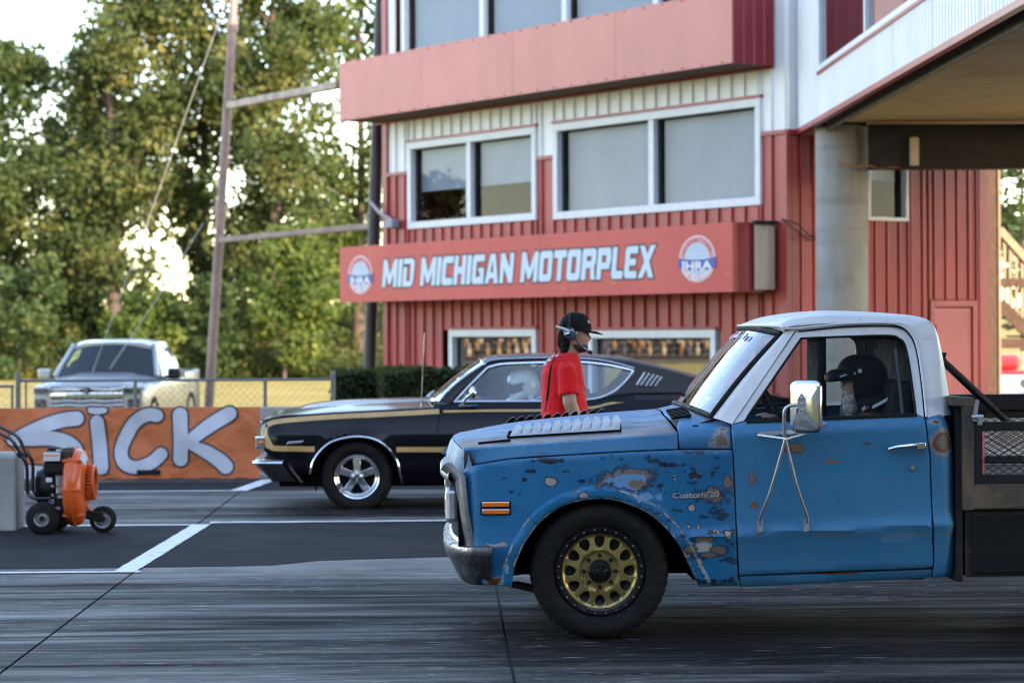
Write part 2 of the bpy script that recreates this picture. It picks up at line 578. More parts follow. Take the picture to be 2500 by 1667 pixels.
_n = M_CONC.noise(2.5, 7, 0.65, _v); _s = M_CONC.noise(1.0, 4, 0.6, M_CONC.map(_v, scale=(9, 9, 0.8)))
_c = M_CONC.ramp(_n, [(0.25, (0.23, 0.22, 0.20)), (0.75, (0.40, 0.385, 0.36))])
_c = M_CONC.mix(M_CONC.mrange(_s, 0.5, 0.75, 0, 0.45), _c, (0.13, 0.12, 0.11))
M_CONC.p(color=_c, rough=0.9); M_CONC.bump(M_CONC.noise(70, 5, 0.7, _v), 0.4, 0.006)
M_CONC = M_CONC.m

ys = [-300, -60, 0, 26.9, 27.6, 28.6, 33, 45, 60, 80, 100, 135, 170, 220, 270, 330, 420, 700, 1500]
def gz(y):
    return interp([(-300, -0.04), (26.9, -0.04), (28.6, -0.4), (135, -0.4), (330, 5.2), (1500, 9.0)], y)
xs = [-700, -300, -120, -60, -30, -15, 0, 15, 30, 60, 120, 300, 700]
rows = [[(x, y, gz(y) + (0 if y < 30 else 0.10*math.sin(x*0.21 + y*0.13))) for x in xs] for y in ys]
tag(MB().grid(rows).build("ground", M_LAWN, smooth=60), kind="structure")

pad = MB().add([(8.6, 28.9, -0.385), (60, 28.9, -0.385), (60, 62, -0.385), (8.6, 62, -0.385)], [(0, 1, 2, 3)])  # pale ground added to bounce sunlight up to the bridge soffit
tag(pad.build("bounce_pavement", simple("pale_pavement", (0.40, 0.385, 0.36), 0.9, var=0.15, nscale=1.5, bump=0.3, bscale=50), smooth=0), kind="structure")
# the track: cast concrete slabs with open joints, children of one structure object
track = thing("drag_strip", (0, 0, 0), None, None); tag(track, kind="structure")
base = MB().add([(-90, 2, -0.012), (90, 2, -0.012), (90, 27.4, -0.012), (-90, 27.4, -0.012)], [(0, 1, 2, 3)])
base.build("joint_bed", simple("joint_dirt", (0.02, 0.02, 0.02), 0.95), track, smooth=0)
JX = [-60, -14.0, X0, 0.30, 8.2, 16.0, 60]
gap = 0.008
def slab(x0, x1, y0, y1):
    MB().box(x0+gap, x1-gap, y0+gap*0.6, y1-gap*0.6, -0.011, 0.0).build("concrete_slab", M_TRACK, track, smooth=0)
for a, b in zip(JX, JX[1:]):
    for c, d in ((2.0, 9.9), (9.9, 11.62), (11.62, 13.3), (13.3, 18.2)): slab(a, b, c, d)
    slab(a, b, 20.28, 22.3); slab(a, b, 22.3, 26.3)
slab(-60, 60, 26.3, 27.3)
rnd = random.Random(3)
def ragged(pts, amp, step=0.12):
    out = []
    for (a, b) in zip(pts, pts[1:]):
        L = math.hypot(b[0]-a[0], b[1]-a[1]); k = max(1, int(L/step)) if L < 14 else 30
        for i in range(k):
            out.append((lerp(a[0], b[0], i/k), lerp(a[1], b[1], i/k) + rnd.uniform(-amp, amp)))
    out.append(pts[-1])
    return out
near = ragged([(-40, 16.5), (-4.5, 16.5), (X0, 16.52), (-1.2, 16.62), (-0.9, 16.95), (0.1, 17.2), (1.2, 17.55), (3.5, 17.9), (40, 18.05)], 0.012)
far = ragged([(40, 20.6), (4, 20.55), (0.5, 20.42), (X0, 20.3), (-5, 20.22), (-40, 20.22)], 0.014)
def sheet(poly, z, name, mat, parent):
    vs = [Vector((p[0], p[1], z)) for p in poly]
    mb = MB(); tri = geometry.tessellate_polygon([vs])
    mb.add(vs, [tuple(t) for t in tri])
    return mb.build(name, mat, parent, smooth=0)
sheet(near + far, 0.004, "asphalt_median", M_ASPH, track)
sh = ragged([(-40, 24.75), (X0, 24.75), (8, 24.8), (40, 24.9)], 0.01) + [(40, 26.25), (-40, 26.2)]
sheet(sh, 0.0045, "asphalt_shoulder", M_ASPH, track)
def stripe(p0, p1, w, name="lane_line", z=0.008, amp=0.006, wob=0.0):
    p0, p1 = Vector((*p0, z)), Vector((*p1, z))
    d = (p1-p0); L = d.length; d.normalize(); s = Vector((-d.y, d.x, 0))
    k = max(2, int(min(L, 30)/0.12)); rows = []
    for i in range(k+1):
        c = p0.lerp(p1, i/k) + s*wob*math.sin(i/k*9.0)
        rows.append([c - s*(w/2+rnd.uniform(-amp, amp)), c + s*(w/2+rnd.uniform(-amp, amp))])
    MB().grid(rows).build(name, M_PAINT, track, smooth=0)
stripe((-30, 16.20), (X0+0.05, 16.20), 0.085)
stripe((-30, 20.17), (X0+0.02, 20.2), 0.10)
stripe((X0-0.06, 16.16), (X0+0.05, 20.24), 0.15, "start_line", 0.0088, 0.004, 0.0)
stripe((-30, 24.62), (X0, 24.64), 0.10)
stripe((X0-0.02, 24.6), (X0+0.16, 26.5), 0.17, "start_line", 0.0088, 0.006)
stripe((X0+0.1, 20.43), (12, 20.62), 0.13, "edge_strip", 0.0083, 0.02)

# ================================================================== trees
def leaf_mat(name, dark, mid, warm, cl=0.35):
    t = NT(name)
    a = t.node("ShaderNodeAttribute"); a.attribute_name = "leaf"
    v = t.coord("Object")
    n = t.noise(cl, 4, 0.6, v)
    f = t.math('ADD', t.math('MULTIPLY', n, 0.75), t.math('MULTIPLY', a.outputs["Fac"], 0.30))
    col = t.ramp(f, [(0.34, dark), (0.54, mid), (0.74, warm)])
    t.p(color=col, rough=0.62, spec=0.25)
    tr = t.node("ShaderNodeBsdfTranslucent"); t.l.new(t.mix(0.5, col, (0.20, 0.22, 0.03)), tr.inputs[0])
    mx = t.node("ShaderNodeMixShader"); mx.inputs[0].default_value = 0.33
    t.l.new(t.b.outputs[0], mx.inputs[1]); t.l.new(tr.outputs[0], mx.inputs[2]); t.l.new(mx.outputs[0], t.out.inputs[0])
    return t.m
M_LEAF = [leaf_mat("leaf_dark", (0.016, 0.036, 0.014), (0.038, 0.070, 0.022), (0.085, 0.110, 0.035)),
          leaf_mat("leaf_olive", (0.016, 0.036, 0.013), (0.050, 0.076, 0.023), (0.165, 0.16, 0.052)),
          leaf_mat("leaf_bright", (0.026, 0.056, 0.012), (0.070, 0.110, 0.022), (0.165, 0.185, 0.04)),
          leaf_mat("leaf_hedge", (0.010, 0.019, 0.010), (0.020, 0.036, 0.017), (0.040, 0.058, 0.026), 3.0),
          leaf_mat("leaf_weed", (0.022, 0.036, 0.010), (0.058, 0.075, 0.018), (0.18, 0.165, 0.05), 0.2)]
M_BARK = simple("bark", (0.075, 0.055, 0.042), 0.95, var=0.4, nscale=3, bump=0.8, bscale=12, streak=(6, 6, 0.8))

def leaves(centers, radii, n_per, size, rng, flat=0.9, two=True):
    """leaf faces scattered round cluster centres -> (verts, faces, random per face)"""
    C = np.repeat(np.array(centers), n_per, 0); Rr = np.repeat(np.array(radii), n_per)
    m = len(C)
    g = rng.normal(size=(m, 3)); g /= np.linalg.norm(g, axis=1)[:, None]
    rad = Rr * (0.25 + 0.95*rng.random(m)**0.5)
    P = C + g * rad[:, None] * np.array([1, 1, flat])
    a = rng.normal(size=(m, 3)); a /= np.linalg.norm(a, axis=1)[:, None]
    b = np.cross(a, rng.normal(size=(m, 3))); b /= np.linalg.norm(b, axis=1)[:, None] + 1e-9
    s = size * (0.6 + 0.8*rng.random(m))[:, None]
    V = np.stack([P - a*s*0.55, P + b*s*0.36, P + a*s*0.6, P - b*s*0.36], 1).reshape(-1, 3)
    return V, m, rng.random(m)
def leaf_object(name, V, m, rv, mat, parent, org):
    me = bpy.data.meshes.new(name)
    me.vertices.add(4*m); me.vertices.foreach_set("co", (V - np.array(org)).astype(np.float32).ravel())
    me.loops.add(4*m); me.loops.foreach_set("vertex_index", np.arange(4*m, dtype=np.int32))
    me.polygons.add(m); me.polygons.foreach_set("loop_start", np.arange(0, 4*m, 4, dtype=np.int32))
    me.update(calc_edges=True)
    at_ = me.attributes.new("leaf", 'FLOAT', 'FACE'); at_.data.foreach_set("value", rv.astype(np.float32))
    me.materials.append(mat)
    o = bpy.data.objects.new(name, me); COL.objects.link(o)
    if parent is not None: o.parent = parent
    else: o.location = org
    return o
def tree(x, y, H, W, seed, label, mat=0, low=0.12, leaf=0.28, clusters=150, per=70, trunk=1.0, group=None, name="deciduous_tree", lean=0.0, cr=1.25):
    rng = np.random.default_rng(seed); rd = random.Random(seed)
    z0 = gz(y) - 0.1
    t = thing(name, (x, y, z0), label, "tree", group)
    mb = MB(); pts = []; 
    for i in range(9):
        f = i/8
        pts.append((x + lean*f*H + rd.uniform(-1, 1)*0.012*H*f, y + rd.uniform(-1, 1)*0.012*H, z0 + f*H*0.93))
    r0 = 0.0155*H*trunk
    mb.tube(pts, [r0*(1.25 if i == 0 else 1)*(1-0.93*(i/8)**0.8) for i in range(9)], 8)
    cen, rad = [], []
    def crown(f):   # half width against height fraction
        return W*sinterp([(0, 0.35), (low, 0.55), (0.32, 0.95), (0.55, 1.0), (0.78, 0.72), (0.92, 0.42), (1, 0.12)], f)
    nl = 26
    for i in range(nl):
        f = low + (0.95-low)*(i + rd.random())/nl
        k = min(7, int(f/0.93*8)); a = Vector(pts[k]); b = Vector(pts[k+1]); st = a.lerp(b, min(1, f/0.93*8 - k))
        an = rd.uniform(0, 2*math.pi); L = crown(f)*rd.uniform(0.75, 1.1); up = rd.uniform(0.25, 0.95)*(1.0 if f < 0.7 else 1.5)
        d = Vector((math.cos(an), math.sin(an), up)); d.normalize()
        p1 = st + d*L*0.5 + Vector((0, 0, -0.02*L)); p2 = st + d*L + Vector((rd.uniform(-.1, .1)*L, rd.uniform(-.1, .1)*L, 0.12*L))
        rr = r0*(1-0.9*f)*0.45
        mb.tube([st, p1, p2], [rr, rr*0.6, rr*0.15], 6)
        for q in range(max(3, clusters//nl)):
            s = rd.uniform(0.3, 1.08)
            p = (st.lerp(p1, s*2) if s < 0.5 else p1.lerp(p2, s*2-1))
            off = Vector((rd.gauss(0, 1), rd.gauss(0, 1), rd.gauss(0, 0.8)))*0.17*L
            c = p + off
            if q % 3 == 0: mb.tube([p, c], [rr*0.25, rr*0.06], 4, caps=False)
            cen.append(tuple(c)); rad.append(rd.uniform(0.55, 1.0)*cr*(0.7 + 0.3*min(1, L/4)))
    mb.build("trunk", M_BARK, t, smooth=60, normals=False)
    V, m, rv = leaves(cen, rad, per, leaf, rng)
    cl = np.repeat(rng.random(len(cen)), per)
    leaf_object("crown", V, m, np.clip(0.55*cl + 0.45*rv, 0, 1), M_LEAF[mat], t, t.location)
    return t
G_TREE = "tall trees along the far edge of the lawn"
tree(-23.0, 122, 16.4, 4.6, 11, "dark leafy tree at the left edge of the photo, lower than its neighbour", 0, 0.06, group=G_TREE, clusters=338, per=69)
tree(-27.2, 128, 14.5, 4.2, 19, "dark tree just cut off by the left border of the photo", 0, 0.05, group=G_TREE, clusters=194, per=69)
tree(-16.4, 120, 24.5, 4.6, 21, "tallest broad tree left of the leaning pole with clear gaps in its crown", 1, 0.16, group=G_TREE, clusters=390, per=70, trunk=1.15)
tree(-12.6, 126, 26.5, 4.4, 32, "tall tree rising behind the guy wire, leaves turning olive", 1, 0.15, group=G_TREE, clusters=338, per=69, trunk=1.1)
tree(-19.9, 133, 15.0, 3.2, 37, "slender dark tree filling the gap right of the lowest tree", 0, 0.10, group=G_TREE, clusters=246, per=69)
tree(-8.3, 119, 25.5, 4.2, 45, "tall olive tree between the leaning pole and the dark post", 1, 0.17, group=G_TREE, clusters=364, per=70, trunk=1.1)
tree(-4.6, 128, 26.0, 4.6, 51, "tall yellowish tree just left of the tower behind the dark post", 2, 0.14, group=G_TREE, clusters=312, per=69)
tree(-0.4, 124, 22.0, 4.2, 58, "tall tree mostly hidden behind the red tower", 1, 0.14, group=G_TREE, clusters=132, per=49)
tree(-7.5, 112, 6.4, 2.7, 63, "low bright green tree in front of the tall trunks beside the dark post", 2, 0.05, 0.26, 130, 60, 0.8, G_TREE, "small_tree", cr=0.9)
tree(-14.1, 113, 3.4, 2.0, 66, "small bright bush at the foot of the trees behind the silver pickup", 2, 0.05, 0.24, 90, 55, 0.7, G_TREE, "small_tree", cr=0.7)
tree(-10.9, 112, 4.2, 1.8, 68, "small leafy sapling right of the leaning pole foot", 0, 0.05, 0.24, 90, 50, 0.7, G_TREE, "small_tree", cr=0.7)
tree(-19.5, 111, 4.6, 2.6, 71, "low dark bush under the tall trees, left of the silver pickup cab", 0, 0.05, 0.25, 90, 55, 0.7, G_TREE, "small_tree", cr=0.8)
tree(-56.0, 67, 8.5, 3.0, 97, "small tree left of the picture, mirrored in the tower windows", 1, 0.08, 0.3, 90, 45, cr=0.9)
tree(-49.5, 66, 6.2, 2.4, 98, "lower tree left of the picture beside the mirrored one", 2, 0.08, 0.3, 80, 45, cr=0.9)
tree(14.4, 60, 9.5, 2.6, 81, "tree behind the timber staircase at the right border", 0, 0.25, 0.22, 120, 42, 0.9, None, cr=0.7)

# weeds and brush at the foot of the trees: a mass nobody could count
rng = np.random.default_rng(5)
nb = 1500
cx = rng.uniform(-34, 12, nb); cy = rng.uniform(113, 124, nb)
cz = -0.4 + 0.25 + rng.random(nb)**1.8 * (0.3 + 1.9*np.clip((cy-114)/9, 0, 1)**1.2)
V, m, rv = leaves(np.stack([cx, cy, cz], 1), rng.uniform(0.3, 0.75, nb), 40, 0.22, rng, 0.8)
V[:, 2] = np.maximum(V[:, 2], -0.45)
tag(leaf_object("weeds", V, m, np.clip(rv*0.8, 0, 1), M_LEAF[4], None, (-15, 110, -0.4)), "tall weeds and brush growing along the foot of the trees", "weeds", kind="stuff")
# understorey behind the trunks
nb = 1300
cx = rng.uniform(-42, 18, nb); cy = rng.uniform(134, 152, nb); cz = rng.uniform(0, 1, nb)**1.5*(5.5 + 2.5*np.sin(cx*0.55))
V, m, rv = leaves(np.stack([cx, cy, cz], 1), rng.uniform(0.6, 1.3, nb), 40, 0.34, rng, 0.8)
tag(leaf_object("undergrowth", V, m, rv, M_LEAF[0], None, (-15, 140, 0)), "dark undergrowth seen between the tree trunks", "undergrowth", kind="stuff")
# a ripening crop beyond the wood
nb = 900
cx = rng.uniform(-80, 40, nb); cy = rng.uniform(230, 300, nb); cz = np.array([gz(y) for y in cy]) + 0.6
V, m, rv = leaves(np.stack([cx, cy, cz], 1), rng.uniform(0.8, 1.6, nb), 18, 0.55, rng, 0.6)
tag(leaf_object("crop_field", V, m, rv, M_LEAF[2], None, (-20, 260, 4)), "pale yellow field crop far behind the trees", "field", kind="stuff")

# ================================================================== clipped hedges
def hedge(x0, x1, y0, y1, z0, z1, seed, label):
    rng = np.random.default_rng(seed)
    t = thing("hedge", ((x0+x1)/2, (y0+y1)/2, z0), label, "hedge", "clipped hedges at the foot of the tower")
    MB().box(x0+0.12, x1-0.12, y0+0.12, y1-0.12, z0, z1-0.12).build("inner_twigs", simple("hedge_twigs", (0.012, 0.014, 0.008), 1.0), t, smooth=0)
    n = int(34000*(x1-x0)*(0.5+(y1-y0))/3.2/1.6)
    P = np.stack([rng.uniform(x0, x1, n), rng.uniform(y0, y1, n), rng.uniform(z0, z1, n)], 1)
    face = rng.integers(0, 5, n)
    d = np.abs(rng.normal(0, 0.06, n))
    P[face == 0, 1] = y0 + d[face == 0]; P[face == 1, 1] = y0 + d[face == 1]
    P[face == 2, 2] = z1 - d[face == 2]; P[face == 3, 0] = x0 + d[face == 3]; P[face == 4, 0] = x1 - d[face == 4]
    P += 0.035*np.sin(P[:, [1, 2, 0]]*5.3 + P[:, [2, 0, 1]]*3.1)
    V, m, rv = leaves(P, np.full(n, 0.03), 1, 0.062, rng)
    leaf_object("foliage", V, m, rv, M_LEAF[3], t, t.location)
hedge(-1.45, -0.62, 30.4, 31.8, -0.4, 1.10, 4, "dark clipped hedge beside the fence end post")
hedge(-0.80, 1.35, 29.2, 30.5, -0.4, 1.14, 7, "long clipped hedge in front of the tower, next to the black car's windshield")

# ================================================================== off-camera stands, added and sized to shade the track
M_STEEL = simple("galvanised_steel", (0.42, 0.43, 0.44), 0.45, 0.7)
M_PLANK = simple("bench_boards", (0.35, 0.29, 0.20), 0.8, var=0.3, streak=(0.5, 8, 8))
st = thing("grandstand", (4, -18, 0), "unseen roofed grandstand behind the camera, sized to shade the track", "grandstand")
for k in range(14):
    MB().box(-34, 42, -13.2-0.75*k, -12.9-0.75*k, 0.75+0.42*k, 0.80+0.42*k).build("bench", M_PLANK, st, smooth=0)
    MB().box(-34, 42, -13.65-0.75*k, -13.2-0.75*k, 0.36+0.42*k, 0.40+0.42*k).build("footboard", M_STEEL, st, smooth=0)
MB().box(-34.2, 42.2, -24.0, -23.7, 0, 13.9).build("back_wall", simple("stand_wall", (0.30, 0.31, 0.33), 0.7), st, smooth=0)
MB().obox((4, -18.6, 13.9), (38.6, 0, 0), (0, 6.2, 0.12), (0, -0.01, 0.1)).build("roof", M_STEEL, st, smooth=0)
MB().box(36.0, 42.6, -22.0, -14.5, 0.0, 22.0).build("shade_block", simple("shade_block_wall", (0.36, 0.36, 0.37), 0.7), st, smooth=0)  # tall unseen block added to keep sun off the tower's end wall
for x in (-33, -18, -3, 11, 26, 41):
    MB().cyl((x, -13.4, 0), (x, -13.4, 13.8), 0.14, n=10).build("column", M_STEEL, st)
# ================================================================== control tower
ANG = R(57.0)
TC = at(1924, 818, 34.0); TC.z = 0.0
TD = Vector((-math.cos(ANG), math.sin(ANG), 0))          # along the facade, away from the near corner
TN = Vector((-math.sin(ANG), -math.cos(ANG), 0))         # facade outward
TE = -TN                                                 # along the end wall
TM = Vector((math.cos(ANG), -math.sin(ANG), 0))          # end wall outward
Z3 = Vector((0, 0, 1))
def FP(s, z, o=0.0): return TC + TD*s + TN*o + Z3*z
def EP(t, z, o=0.0): return TC + TE*t + TM*o + Z3*z
ZB, ZS, ZT, SL, TL = -0.4, 4.42, 8.6, 10.72, 3.89
tower = thing("control_tower", (TC.x, TC.y, ZB), "red and white ribbed metal race control tower with wide windows", "building")

def siding(name, col, dirt, rough=0.38, fade=0.25):
    t = NT(name)
    v = t.coord("Object")
    n = t.noise(1.0, 5, 0.6, t.map(v, scale=(1.2, 1.2, 0.5)))
    c = t.ramp(n, [(0.3, tuple(x*(1-fade) for x in col)), (0.7, tuple(min(1, x*(1+fade)) for x in col))])
    c = t.mix(t.mrange(t.noise(1.7, 6, 0.65, v), 0.55, 0.8, 0, 0.35), c, dirt)
    t.p(color=c, rough=rough, spec=0.5)
    t.bump(t.noise(2.5, 2, 0.5, v), 0.15, 0.02)
    return t.m
M_RED = siding("red_siding", (0.37, 0.043, 0.042), (0.38, 0.10, 0.095))
M_REDT = siding("red_trim", (0.32, 0.03, 0.04), (0.22, 0.04, 0.04), 0.35)
M_WHT = siding("white_siding", (0.76, 0.77, 0.79), (0.52, 0.52, 0.52), 0.4, 0.06)
M_PINK = siding("faded_pink_fascia", (0.60, 0.225, 0.19), (0.54, 0.24, 0.21), 0.55, 0.08)
M_CRIM = siding("crimson_end", (0.25, 0.006, 0.022), (0.16, 0.01, 0.02), 0.35)
M_SIGN = NT("red_sign_face")
_v = M_SIGN.coord("Object")
_c = M_SIGN.ramp(M_SIGN.noise(0.8, 4, 0.6, _v), [(0.3, (0.50, 0.040, 0.034)), (0.7, (0.56, 0.062, 0.048))])
_c = M_SIGN.mix(M_SIGN.mrange(M_SIGN.noise(2.2, 6, 0.7, M_SIGN.map(_v, scale=(1, 1, 1.6))), 0.60, 0.74, 0, 0.55), _c, (0.66, 0.22, 0.08))
M_SIGN.p(color=_c, rough=0.5); M_SIGN = M_SIGN.m
M_FRAME = simple("white_window_frame", (0.66, 0.68, 0.72), 0.45, var=0.06)
M_DARK = simple("dark_interior", (0.02, 0.02, 0.022), 0.9)
M_BLIND = simple("pale_blind", (0.38, 0.41, 0.48), 0.8, var=0.05, nscale=1.5)
M_TGLASS = glass_mat("tower_window_glass", (0.72, 0.76, 0.80), 0.02, 0.45)
M_SOFF = simple("brown_soffit", (0.10, 0.075, 0.05), 0.8)
M_CREAM = simple("cream_lamp_panel", (0.62, 0.52, 0.40), 0.45, var=0.06)

# openings on the facade: (s0, s1, z0, z1)
W1 = (6.11, 10.02, 3.43, 4.94); W2 = (0.53, 5.63, 3.41, 4.94)
G1 = (6.13, 8.72, 0.40, 1.665); G2 = (1.56, 4.71, 0.40, 1.635)
U1 = (0.45, 10.2, 6.0, 8.2)
def strips(z0, z1, holes, s0, s1):
    """vertical intervals of wall left at strip s0..s1"""
    iv = [(z0, z1)]
    for (a, b, c, d) in holes:
        if s1 > a + 0.01 and s0 < b - 0.01:
            nv = []
            for (p, q) in iv:
                if d <= p or c >= q: nv.append((p, q)); continue
                if p < c - 0.02: nv.append((p, c))
                if q > d + 0.02: nv.append((d, q))
            iv = nv
    return iv
def edges_of(L, pitch, holes):
    e = sorted(set([round(i*pitch, 4) for i in range(int(L/pitch)+1)] + [L] + [x for h in holes for x in h[:2]]))
    out = [e[0]]
    for x in e[1:]:
        if x - out[-1] < 0.035:
            if any(abs(x-h[0]) < 1e-4 or abs(x-h[1]) < 1e-4 for h in holes) or x == L: out[-1] = x
        else: out.append(x)
    return out
def ribbed(P, a0, a1, z0, z1, mat, rib=True, minor=False, hole=False):
    """one siding pan with its standing seam"""
    pr = [(a0, 0.0)]
    if rib: pr = [(a0, 0.0), (a0+0.004, 0.034), (a0+0.030, 0.034), (a0+0.036, 0.0)]
    if minor and a1-a0 > 0.15:
        w = (a1-a0)
        for f in (0.40, 0.66): pr += [(a0+w*f-0.012, 0.0), (a0+w*f-0.004, 0.009), (a0+w*f+0.012, 0.009), (a0+w*f+0.020, 0.0)]
    pr += [(a1, 0.0)]
    mb = MB(); n = len(pr)
    mb.add([P(a, z0, o) for a, o in pr] + [P(a, z1, o) for a, o in pr], [(i, i+1, n+i+1, n+i) for i in range(n-1)])
    return mb.build("siding_panel", mat, tower, smooth=0)
eg = edges_of(SL, 0.298, [W1, W2])
for a, b in zip(eg, eg[1:]):
    for (p, q) in strips(ZB, ZS, [W1, W2, G1, G2], a, b): ribbed(FP, a, b, p, q, M_RED)
    for (p, q) in strips(ZS, ZT, [W1, W2, U1], a, b): ribbed(FP, a, b, p, q, M_WHT)
WE = (1.50, 2.30, 3.20, 4.30); DE = (2.72, 3.70, ZB, 2.06)
eg = edges_of(TL, 0.236, [WE, DE])
for a, b in zip(eg, eg[1:]):
    for (p, q) in strips(ZB, ZS, [WE, DE], a, b): ribbed(EP, a, b, p, q, M_RED, minor=True)
    for (p, q) in strips(ZS, ZT, [], a, b): ribbed(EP, a, b, p, q, M_WHT)
# the two hidden walls and roof
mb = MB()
for (A, B) in ((FP(SL, 0), FP(SL, 0) + TE*TL), (FP(SL, 0) + TE*TL, FP(0, 0) + TE*TL)):
    mb.add([A + Z3*ZB, B + Z3*ZB, B + Z3*ZT, A + Z3*ZT], [(0, 1, 2, 3)])
mb.build("rear_wall", M_RED, tower, smooth=0)
MB().obox(FP(SL/2, ZT+0.1) + TE*(TL/2), TD*(SL/2+0.3), TE*(TL/2+0.3), (0, 0, 0.1)).build("roof", M_STEEL, tower, smooth=0)
for z in (2.6, 5.3):
    MB().obox(FP(SL/2, z) + TE*(TL/2), TD*(SL/2-0.06), TE*(TL/2-0.06), (0, 0, 0.08)).build("floor_slab", M_DARK, tower, smooth=0)
# corner and split trim
def facbar(s0, s1, z0, z1, o0, o1, name, mat, P=FP, bevel=0.0, par=None):
    mb = MB(); vs = [P(s, z, o) for o in (o0, o1) for (s, z) in ((s0, z0), (s1, z0), (s1, z1), (s0, z1))]
    mb.add(vs, [(0, 1, 2, 3), (7, 6, 5, 4), (0, 4, 5, 1), (1, 5, 6, 2), (2, 6, 7, 3), (3, 7, 4, 0)])
    return mb.build(name, mat, par or tower, smooth=0, bevel=bevel)
facbar(SL-0.02, SL+0.13, ZB, ZT, -0.1, 0.045, "corner_trim", M_REDT)
facbar(-0.03, 0.10, ZB, ZS-0.05, -0.02, 0.041, "corner_trim", M_RED)
facbar(TL-0.14, TL+0.03, ZB, ZT, -0.08, 0.045, "corner_trim", M_RED, EP)
for a, b in ((10.03, SL-0.03), (5.64, 6.10), (-0.02, 0.52)): facbar(a, b, ZS-0.03, ZS+0.03, 0.0, 0.048, "split_trim", M_REDT)
facbar(-0.04, TL, ZS-0.04, ZS+0.03, 0.0, 0.05, "split_trim", M_REDT, EP)

def window(w, mull, blind, P=FP, fw=0.12, trim=True, gl=None):
    s0, s1, z0, z1 = w
    fr = MB()
    def b(a0, a1, c0, c1, o0=-0.06, o1=0.05):
        vs = [P(s, z, o) for o in (o0, o1) for (s, z) in ((a0, c0), (a1, c0), (a1, c1), (a0, c1))]
        fr.add(vs, [(0, 1, 2, 3), (7, 6, 5, 4), (0, 4, 5, 1), (1, 5, 6, 2), (2, 6, 7, 3), (3, 7, 4, 0)])
    b(s0, s1, z1-fw, z1); b(s0, s1, z0, z0+fw); b(s0, s0+fw, z0+fw, z1-fw); b(s1-fw, s1, z0+fw, z1-fw)
    ms = sorted(mull)
    for m in ms: b(m-fw*0.55, m+fw*0.55, z0+fw, z1-fw, -0.055, 0.04)
    f = fr.build("window", M_FRAME, tower, smooth=0, bevel=0.008)
    bd = [s0+fw] + [x for m in ms for x in (m-fw*0.55, m+fw*0.55)] + [s1-fw]
    for a, c in zip(bd[::2], bd[1::2]):
        MB().add([P(a, z0+fw, -0.075), P(c, z0+fw, -0.075), P(c, z1-fw, -0.075), P(a, z1-fw, -0.075)], [(0, 1, 2, 3)]).build("pane", gl or M_TGLASS, f, smooth=0)
        sp = MB()      # dark spacer along the far reveal
        for (x0, x1, q0, q1) in ((c-0.055, c, z0+fw, z1-fw), (a, c, z1-fw-0.03, z1-fw)):
            vs = [P(s, z, o) for o in (-0.062, -0.07) for (s, z) in ((x0, q0), (x1, q0), (x1, q1), (x0, q1))]
            sp.add(vs, [(0, 1, 2, 3), (7, 6, 5, 4), (0, 4, 5, 1), (1, 5, 6, 2), (2, 6, 7, 3), (3, 7, 4, 0)])
        sp.build("gasket", M_DARK, f, smooth=0)
        if blind is not None:
            zb = lerp(z0+fw, z1-fw, blind)
            MB().grid([[P(lerp(a+0.06, c, i/60), z_, -0.18 + 0.003*math.sin(i*0.9) + 0.012*math.sin(i*0.21)) for i in range(61)] for z_ in (zb, (zb+z1-fw)/2, z1-fw)]).build("blind", M_BLIND, f, smooth=60)
    if trim: facbar(s0-0.02, s1+0.02, z1+0.004, z1+0.045, 0.0, 0.06, "window_trim", M_REDT, P)
    return f
M_TGLASS2 = glass_mat("ground_window_glass", (0.30, 0.32, 0.35), 0.42, 0.98)
window(W1, [8.09], 0.42)
window(W2, [3.08], 0.0)
window(G1, [], None, trim=True, gl=M_TGLASS2)
window(G2, [], None, trim=True, gl=M_TGLASS2)
window(U1, [2.95, 5.31, 7.67], 0.0)
window(WE, [], 0.55, EP, 0.055, trim=False)
# rooms behind the panes
for (a, b, z0, z1) in ((5.9, 10.3, 3.3, 5.1), (0.3, 5.8, 3.3, 5.1), (1.2, 9.2, 0.2, 2.0)):
    m = MB(); A, B = FP(a, 0, -1.6), FP(b, 0, -1.6)
    m.add([A+Z3*z0, B+Z3*z0, B+Z3*z1, A+Z3*z1], [(0, 1, 2, 3)]); m.build("room_wall", M_DARK, tower, smooth=0)
# door on the end wall
dr = MB(); 
def ebox(mb, a0, a1, c0, c1, o0, o1, P=EP):
    vs = [P(s, z, o) for o in (o0, o1) for (s, z) in ((a0, c0), (a1, c0), (a1, c1), (a0, c1))]
    mb.add(vs, [(0, 1, 2, 3), (7, 6, 5, 4), (0, 4, 5, 1), (1, 5, 6, 2), (2, 6, 7, 3), (3, 7, 4, 0)])
    return mb
M_DOOR = simple("faded_red_door", (0.46, 0.10, 0.095), 0.45, var=0.1, nscale=2)
d = ebox(MB(), 2.84, 3.60, ZB+0.02, 1.94, -0.02, 0.012).build("door", M_DOOR, tower, smooth=0, bevel=0.006)
fr = MB(); ebox(fr, 2.735, 2.83, ZB, 2.05, -0.03, 0.042); ebox(fr, 3.61, 3.695, ZB, 2.05, -0.03, 0.042); ebox(fr, 2.83, 3.61, 1.955, 2.05, -0.03, 0.042)
fr.build("frame", M_RED, d, smooth=0, bevel=0.006)
MB().sphere(EP(3.52, 0.62, 0.07), 0.035, 12, 8).build("knob", simple("brass", (0.55, 0.40, 0.16), 0.3, 1.0), d)
for z in (1.62, 0.3): ebox(MB(), 2.825, 2.845, z-0.07, z+0.07, 0.0, 0.05).build("hinge", M_DARK, d, smooth=0)

